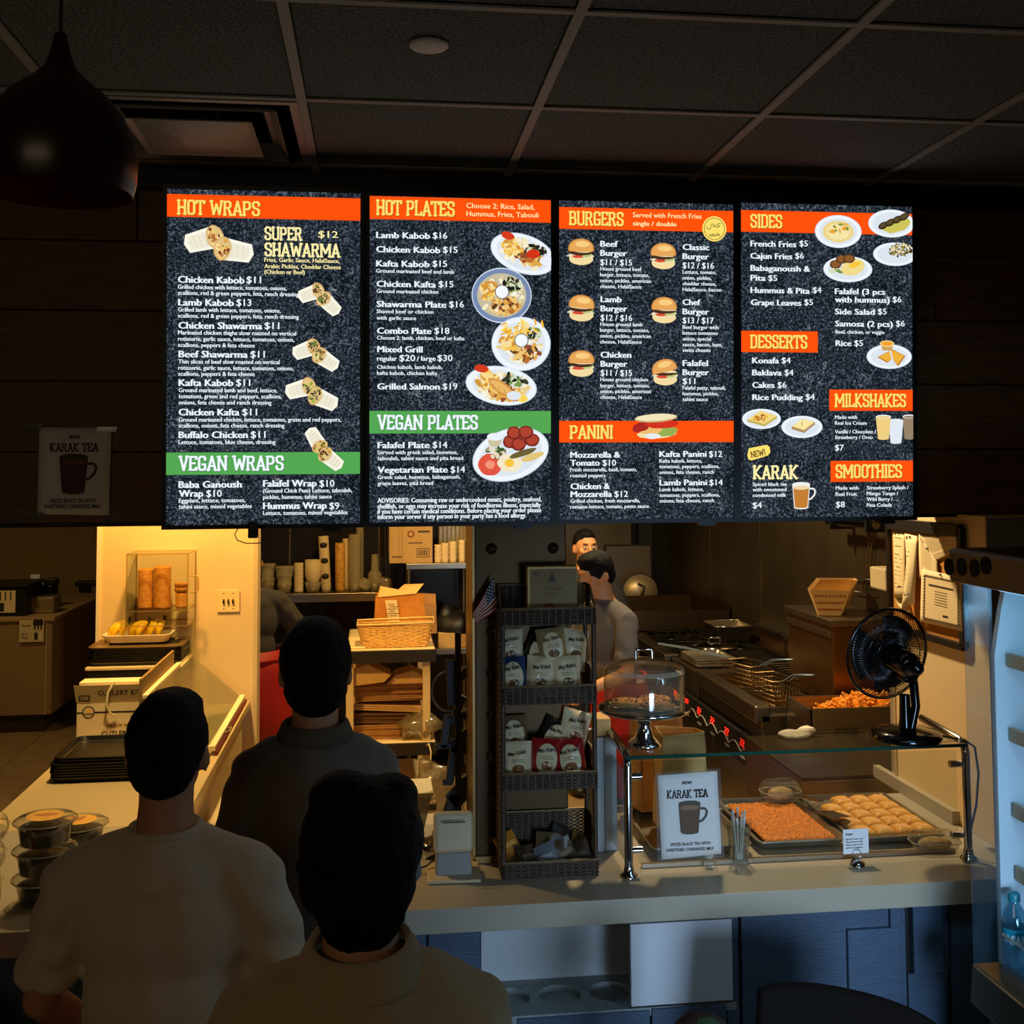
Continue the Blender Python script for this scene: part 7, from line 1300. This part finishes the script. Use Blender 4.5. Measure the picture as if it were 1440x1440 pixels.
def hand(mb, wr, d, palm, s=1):
    """palm and five curled fingers: wrist wr, direction d, palm normal"""
    d, palm = Vector(d).normalized(), Vector(palm).normalized(); sd = d.cross(palm).normalized(); wr = Vector(wr)
    mb.ell(wr+d*.045, (.040, .045, .016), 12, Matrix((sd, d, palm)).transposed())
    for i, (o_, l) in enumerate(((-.033, .068), (-.011, .078), (.011, .073), (.032, .058))):
        b = wr+d*.083+sd*o_; c1 = b+(d*.9+palm*.25).normalized()*l*.45; c2 = c1+(d*.6+palm*.75).normalized()*l*.33; c3 = c2+(d*.2+palm).normalized()*l*.25
        chain(mb, [(wr+d*.05+sd*o_*.8, .010), (b, .0095), (c1, .0085), (c2, .0078), (c3, .007)], 8)
    b = wr+d*.03-sd*.035*s; chain(mb, [(wr+d*.02, .014), (b, .0125), (b+(d*.7-sd*.6*s+palm*.3).normalized()*.034, .0105), (b+(d*1.2-sd*.6*s+palm*.8).normalized()*.06, .009)], 8)
def person(label, loc, rz, H, skin, hair, shirt, trousers, arms, hairfn, W=1.0, sleeve='short', collar=None, lean=0, headrot=0, headtilt=0, face=False, extra=None, fold=1.0, shw=.185, sd=0.012, sr=.064, hs=1.0, seed=0):
    t = T('person', label, 'person', loc, rz); k = H/1.72; V = lambda x, y, z: Vector((x*k, (y+max(0, z-.95)*lean)*k, z*k))
    body = MB(); sh = MB(); tr = MB()
    HR = RZ(headrot) @ RX(headtilt); hc = V(0, .005, 1.605); hv = lambda x, y, z: hc+HR @ (Vector((x, y, z))*k*hs)
    # head, jaw, neck (the person looks towards +Y)
    body.ell(hv(0, -.008, .018), (.077*k*hs, .096*k*hs, .098*k*hs), 24, HR); body.ell(hv(0, .028, -.045), (.056*k*hs, .058*k*hs, .062*k*hs), 20, HR); body.ell(hv(0, .050, -.085), (.030*k, .028*k, .022*k), 14, HR)
    body.tube([hv(0, .085, .02), hv(0, .102, -.01), hv(0, .108, -.024)], [.009*k, .012*k, .014*k], 10); body.ell(hv(0, .082, -.052), (.022*k, .014*k, .009*k), 12, HR); body.ell(hv(0, .080, .036), (.05*k, .018*k, .012*k), 12, HR)
    for s in (-1, 1):
        body.ell(hv(s*.079, -.008, -.012), (.010*k, .019*k, .031*k), 14, HR @ RZ(s*.35)); body.ell(hv(s*.045, .06, -.02), (.02*k, .02*k, .018*k), 12, HR)
    chain(body, [(V(0, -.022, 1.40), .066*k), (V(0, -.012, 1.50), .056*k), (hv(0, -.012, -.045), .056*k)], 18)
    sw = shw*W
    def torso(m, g):
        m.ell(V(0, 0, 1.28), ((sw-.01)*k+g, .112*k*W+g, .19*k), 26); m.ell(V(0, .0, 1.10), (.152*W*k+g, .108*W*k+g, .19*k), 24); m.ell(V(0, -.005, .955), (.165*W*k+g, .115*W*k+g, .14*k), 24); m.ell(V(0, -.03, 1.36), (.13*W*k+g, .085*k+g, .09*k), 20)
        for s in (-1, 1): chain(m, [(V(s*.03, -.02, 1.405), .050*k+g), (V(s*.10, -.018, 1.40-sd*.4), .048*k+g), (V(s*sw, -.01, 1.372-sd), .052*k+g)], 16)
        if g: m.lathe([(0, 1.33*k), (.125*k, 1.36*k), (.112*k, 1.405*k), (.092*k, 1.435*k), (.078*k, 1.455*k), (0, 1.456*k)], 30, (0, V(0, -.018, 1.44).y, 0), sy=.92)
    torso(body, 0)
    for i, s in enumerate((-1, 1)):
        el, wr = arms[i][0], arms[i][1]; S0 = V(s*sw, -.01, 1.375-sd); E = V(*el); Wr = V(*wr)
        chain(body, [(S0, .050*k), (S0.lerp(E, .35), .046*k), (E, .037*k), (E.lerp(Wr, .3), .039*k), (Wr, .026*k)], 14); dd = (Wr-E).normalized(); hand(body, Wr, dd, arms[i][2] if len(arms[i]) > 2 else (-s, 0, .1), s)
        if sleeve == 'short':
            e = S0.lerp(E, .80); chain(sh, [(S0, sr*k), (S0.lerp(E, .35), sr*k)], 18); sh.cyl(S0.lerp(E, .3), e, sr*k, sr*1.08*k, 24); 
        else:
            e = E.lerp(Wr, .92); chain(sh, [(S0, .067*k), (S0.lerp(E, .4), .065*k), (E, .057*k), (E.lerp(Wr, .7), .046*k)], 18); sh.cyl(E.lerp(Wr, .6), e, .047*k, .044*k, 20)
        hp, kn, an = V(s*.092, -.005, .93), V(s*.098, .012, .49), V(s*.10, -.015, .09)
        chain(body, [(hp, .088*k), (hp.lerp(kn, .5), .075*k), (kn, .054*k), (kn.lerp(an, .3), .057*k), (an, .038*k)], 16); body.ell(V(s*.105, .055, .035), (.042*k, .12*k, .033*k), 16)
        chain(tr, [(hp, .099*k), (hp.lerp(kn, .5), .088*k), (kn, .070*k), (kn.lerp(an, .45), .068*k)], 18); tr.cyl(kn.lerp(an, .4), an-Vector((0, 0, .02)), .068*k, .066*k, 20)
    fuse(body, 'body', skin, t, .0085, 4)
    torso(sh, .014); sh.lathe([(.0, .82*k), (.172*W*k, .82*k), (.176*W*k, .86*k), (.168*W*k, 1.0*k), (.0, 1.02*k)], 30, (0, V(0, 0, .9).y, 0), sy=.74)
    def folds(co, n):
        q = co/k; a = noise.noise(Vector((q.x*5+seed, q.y*4, q.z*1.6))); b_ = noise.noise(Vector((q.x*14, q.y*9+seed, q.z*5+q.x*6))); c_ = math.sin(q.x*34+6*noise.noise(Vector((q.x*3, seed, q.z*3)))+q.z*3)*max(0, 1-abs(q.z-1.05)*2.2)
        arm_ = max(0, min(1, (abs(q.x)-sw*.75)*14)); f_ = math.sin(q.z*60+q.x*50*(1 if q.x > 0 else -1)+5*b_)*arm_
        return co+n*(.006*a+.003*b_+.0022*c_+.0032*f_)*fold*k
    fuse(sh, 'shirt', shirt, t, .0095, 5, folds)
    tr.ell(V(0, -.005, .94), (.172*W*k, .125*W*k, .13*k), 22); fuse(tr, 'trousers', trousers, t, .013, 4)
    for s in (-1, 1):
        f = MB(); f.ell(V(s*.105, .055, .045), (.050*k, .135*k, .045*k), 18); f.v = [(v[0], v[1], max(v[2], .004)) for v in f.v]; P(f, 'shoe', M('dark_shoe_leather', (26, 24, 24), .5), t)
    if collar == 'crew': P(MB().tube([(.070*k*math.cos(a), V(0, -.018, 1.455).y+.066*k*math.sin(a), V(0, 0, 1.456).z+.004*k*math.sin(a)) for a in [2*PI*i/36 for i in range(36)]], .008*k, 8, closed=True), 'collar_rib', shirt, t)
    if collar == 'polo':
        b = MB(); c0 = V(0, -.018, 1.442)
        b.lathe([(.085*k, 0), (.078*k, .022*k), (.070*k, .048*k), (.068*k, .050*k), (.066*k, .046*k), (.074*k, .02*k)], 36, (0, c0.y, c0.z), sy=.95, rot=RX(.10)); b.lathe([(.072*k, .050*k), (.080*k, .046*k), (.093*k, .014*k), (.088*k, .012*k), (.076*k, .036*k)], 36, (0, c0.y, c0.z), sy=.95, rot=RX(.10)); P(b, 'collar', M('polo_collar', (96, 86, 72), .9), t)
    if collar == 'low': P(MB().lathe([(.098*k, -.012*k), (.09*k, .01*k), (.076*k, .034*k), (.07*k, .036*k), (.066*k, .03*k)], 36, (0, V(0, -.02, 1.43).y, V(0, 0, 1.452).z), rot=RX(.12)), 'collar_rib', shirt, t)
    hb = MB(); hairfn(hb, hv, k*hs, HR)
    def tuft(co, n): return co+n*(.0015*noise.noise(co*60+Vector((seed, 0, 0)))+.0018*noise.noise(Vector((co.x*220, co.y*220, co.z*50))))
    fuse(hb, 'hair', hair, t, .006, 2, tuft)
    if face:
        for s in (-1, 1):
            P(MB().ell(hv(s*.032, .083, .006), (.013*k, .007*k, .006*k), 12, HR), 'eye', M('eye_white', (225, 215, 205), .3), t); P(MB().ell(hv(s*.032, .089, .006), (.005*k, .003*k, .005*k), 10, HR), 'iris', M('dark_iris', (30, 18, 10), .2), t); P(MB().bc(hv(s*.033, .090, .030), (.030*k, .008*k, .006*k), HR), 'eyebrow', hair, t, bevel=.002)
        P(MB().ell(hv(0, .094, -.053), (.022*k, .006*k, .006*k), 12, HR), 'lips', M('lips', (150, 84, 66), .5), t)
    if extra: extra(t, k, V)
    return t
sk1 = M('skin_tan', (196, 140, 100), .55, var=.05, vs=20); sk2 = M('skin_warm', (206, 146, 96), .5, var=.05, vs=20)
m_hair = M('black_hair', (12, 9, 8), .65, spec=.2, bump=.6, bs=220, stretch=(1, 1, .3)); m_jean = M('dark_jeans', (30, 34, 44), .9, bump=.2, bs=300)
def short_hair(hb, hv, k, HR):
    hb.ell(hv(0, -.016, .030), (.084*k, .102*k, .100*k), 26, HR); hb.ell(hv(0, -.052, -.015), (.070*k, .060*k, .070*k), 22, HR); hb.ell(hv(0, .02, .085), (.066*k, .070*k, .046*k), 20, HR)
def nape_hair(hb, hv, k, HR):
    hb.ell(hv(0, -.014, .028), (.088*k, .104*k, .104*k), 26, HR); hb.ell(hv(0, -.050, -.030), (.076*k, .062*k, .075*k), 22, HR); hb.ell(hv(0, .02, .085), (.070*k, .075*k, .046*k), 20, HR)
def bowl_hair(hb, hv, k, HR):
    hb.ell(hv(.002, -.018, .022), (.101*k, .110*k, .100*k), 30, HR); hb.ell(hv(0, -.042, -.035), (.090*k, .078*k, .082*k), 26, HR); hb.ell(hv(0, -.052, -.088), (.068*k, .050*k, .056*k), 22, HR); hb.ell(hv(-.028, -.01, .088), (.058*k, .065*k, .042*k), 18, HR); hb.ell(hv(.050, 0, .080), (.044*k, .06*k, .040*k), 18, HR)
    rr = random.Random(4)
    for i in range(26): a = rr.uniform(0, 2*PI); z = rr.uniform(-.08, .07); r = .088*math.sqrt(max(.1, 1-(z/.15)**2)); hb.ell(hv(r*math.cos(a), -.02+r*1.05*math.sin(a), z), (.016*k, .016*k, .034*k), 10, HR)
def crop_hair(hb, hv, k, HR): hb.ell(hv(0, -.020, .036), (.080*k, .098*k, .092*k), 24, HR); hb.ell(hv(0, .01, .088), (.058*k, .066*k, .034*k), 20, HR)
# man in white T-shirt
def exA(t, k, V): P(MB().box(-.262, -.256, -.035, -.015, 1.135*k, 1.145*k), 'sleeve_tag', m_black, t)
person('person seen from behind in a white crew neck T-shirt with short black hair', (-.415, 2.35, 0), -.10, 1.645, sk1, m_hair, M('white_cotton', (214, 194, 164), .9, bump=.12, bs=500, sheen=.2), m_jean,
       [((-.268, .02, 1.09), (-.235, .22, .95)), ((.262, .02, 1.09), (.225, .22, .95))], short_hair, W=1.05, collar='crew', shw=.180, sd=.035, sr=.062, seed=1, extra=None, hs=1.0, fold=1.4)
# man in grey polo
person('person seen from behind in a dark grey collared shirt standing at the counter', (-.145, 2.78, 0), .06, 1.73, sk1, m_hair, M('grey_jersey', (112, 102, 90), .95, bump=.15, bs=500, sheen=.2), m_jean,
       [((-.21, .02, 1.12), (-.17, .24, 1.05)), ((.205, .02, 1.12), (.165, .24, 1.05))], nape_hair, W=.86, collar='polo', sleeve='long', shw=.158, seed=2, headtilt=-.05)
# person in cream sweater
person('person seen from behind in a cream knitted sweater with thick black bowl-cut hair', (-.020, 1.66, 0), .0, 1.662, sk1, m_hair, M('cream_knit', (196, 168, 122), .95, bump=.5, bs=420, sheen=.3), m_jean,
       [((-.22, .0, 1.10), (-.18, .22, 1.0)), ((.22, .0, 1.10), (.18, .22, 1.0))], bowl_hair, W=.96, collar='low', sleeve='long', shw=.165, seed=3, hs=.92, fold=1.1)
m_red = M('red_apron', (170, 18, 18), .6, bump=.2, bs=16); 
def apron(wd=.19, dp=.14, z0=.42, z1=1.06):
    def f(t, k, V):
        m = MB(); m.lathe([(wd*.86*k, z1*k), (wd*.97*k, .98*k), (wd*1.05*k, .8*k), (wd*1.1*k, z0*k)], 30, (0, V(0, 0, .95).y, 0), sy=dp/wd)
        for i, v in enumerate(m.v): v_ = Vector(v); m.v[i] = tuple(v_*1.0+Vector((v_.x, v_.y, 0))*.06*noise.noise(Vector((v_.x*14, v_.y*14, v_.z*3))))
        P(m, 'apron', m_red, t, solid=.004); P(MB().tube([(wd*.9*k*math.cos(a), dp*.92*k*math.sin(a)+V(0, 0, .95).y, 1.05*k) for a in [2*PI*i/30 for i in range(30)]], .010, 6, closed=True), 'apron_tie', m_red, t)
    return f
person('person in a grey T-shirt and red apron with head bowed, working in the kitchen', (1.30, 5.9, 0), 1.95, 1.66, sk2, m_hair, M('worker_grey_cotton', (92, 88, 84), .9, bump=.15, bs=300), m_jean,
       [((-.27, .10, 1.10), (-.20, .34, 1.02)), ((.27, .10, 1.10), (.20, .34, 1.02))], short_hair, W=1.02, collar='crew', lean=.22, headtilt=-.30, seed=4, extra=apron())
person('person facing us, cropped hair, upper face showing above the grey T-shirt worker', (1.385, 7.3, 0), PI+.15, 1.70, sk2, m_hair, M('dark_shirt', (30, 28, 28), .9), m_jean,
       [((-.25, .04, 1.10), (-.16, .26, 1.02)), ((.25, .04, 1.10), (.16, .26, 1.02))], crop_hair, face=True, seed=5)
person('person in dark grey top and red apron half hidden by the cream wall', (-.73, 6.55, 0), .35, 1.70, sk2, m_hair, M('dark_grey_top', (62, 58, 54), .9, bump=.2, bs=60), m_jean,
       [((-.26, .05, 1.12), (-.15, .22, 1.15)), ((.36, .0, 1.13), (.20, .20, 1.02))], short_hair, W=1.0, sleeve='long', seed=6, extra=apron(.25, .18, .36, 1.10), fold=1.2)
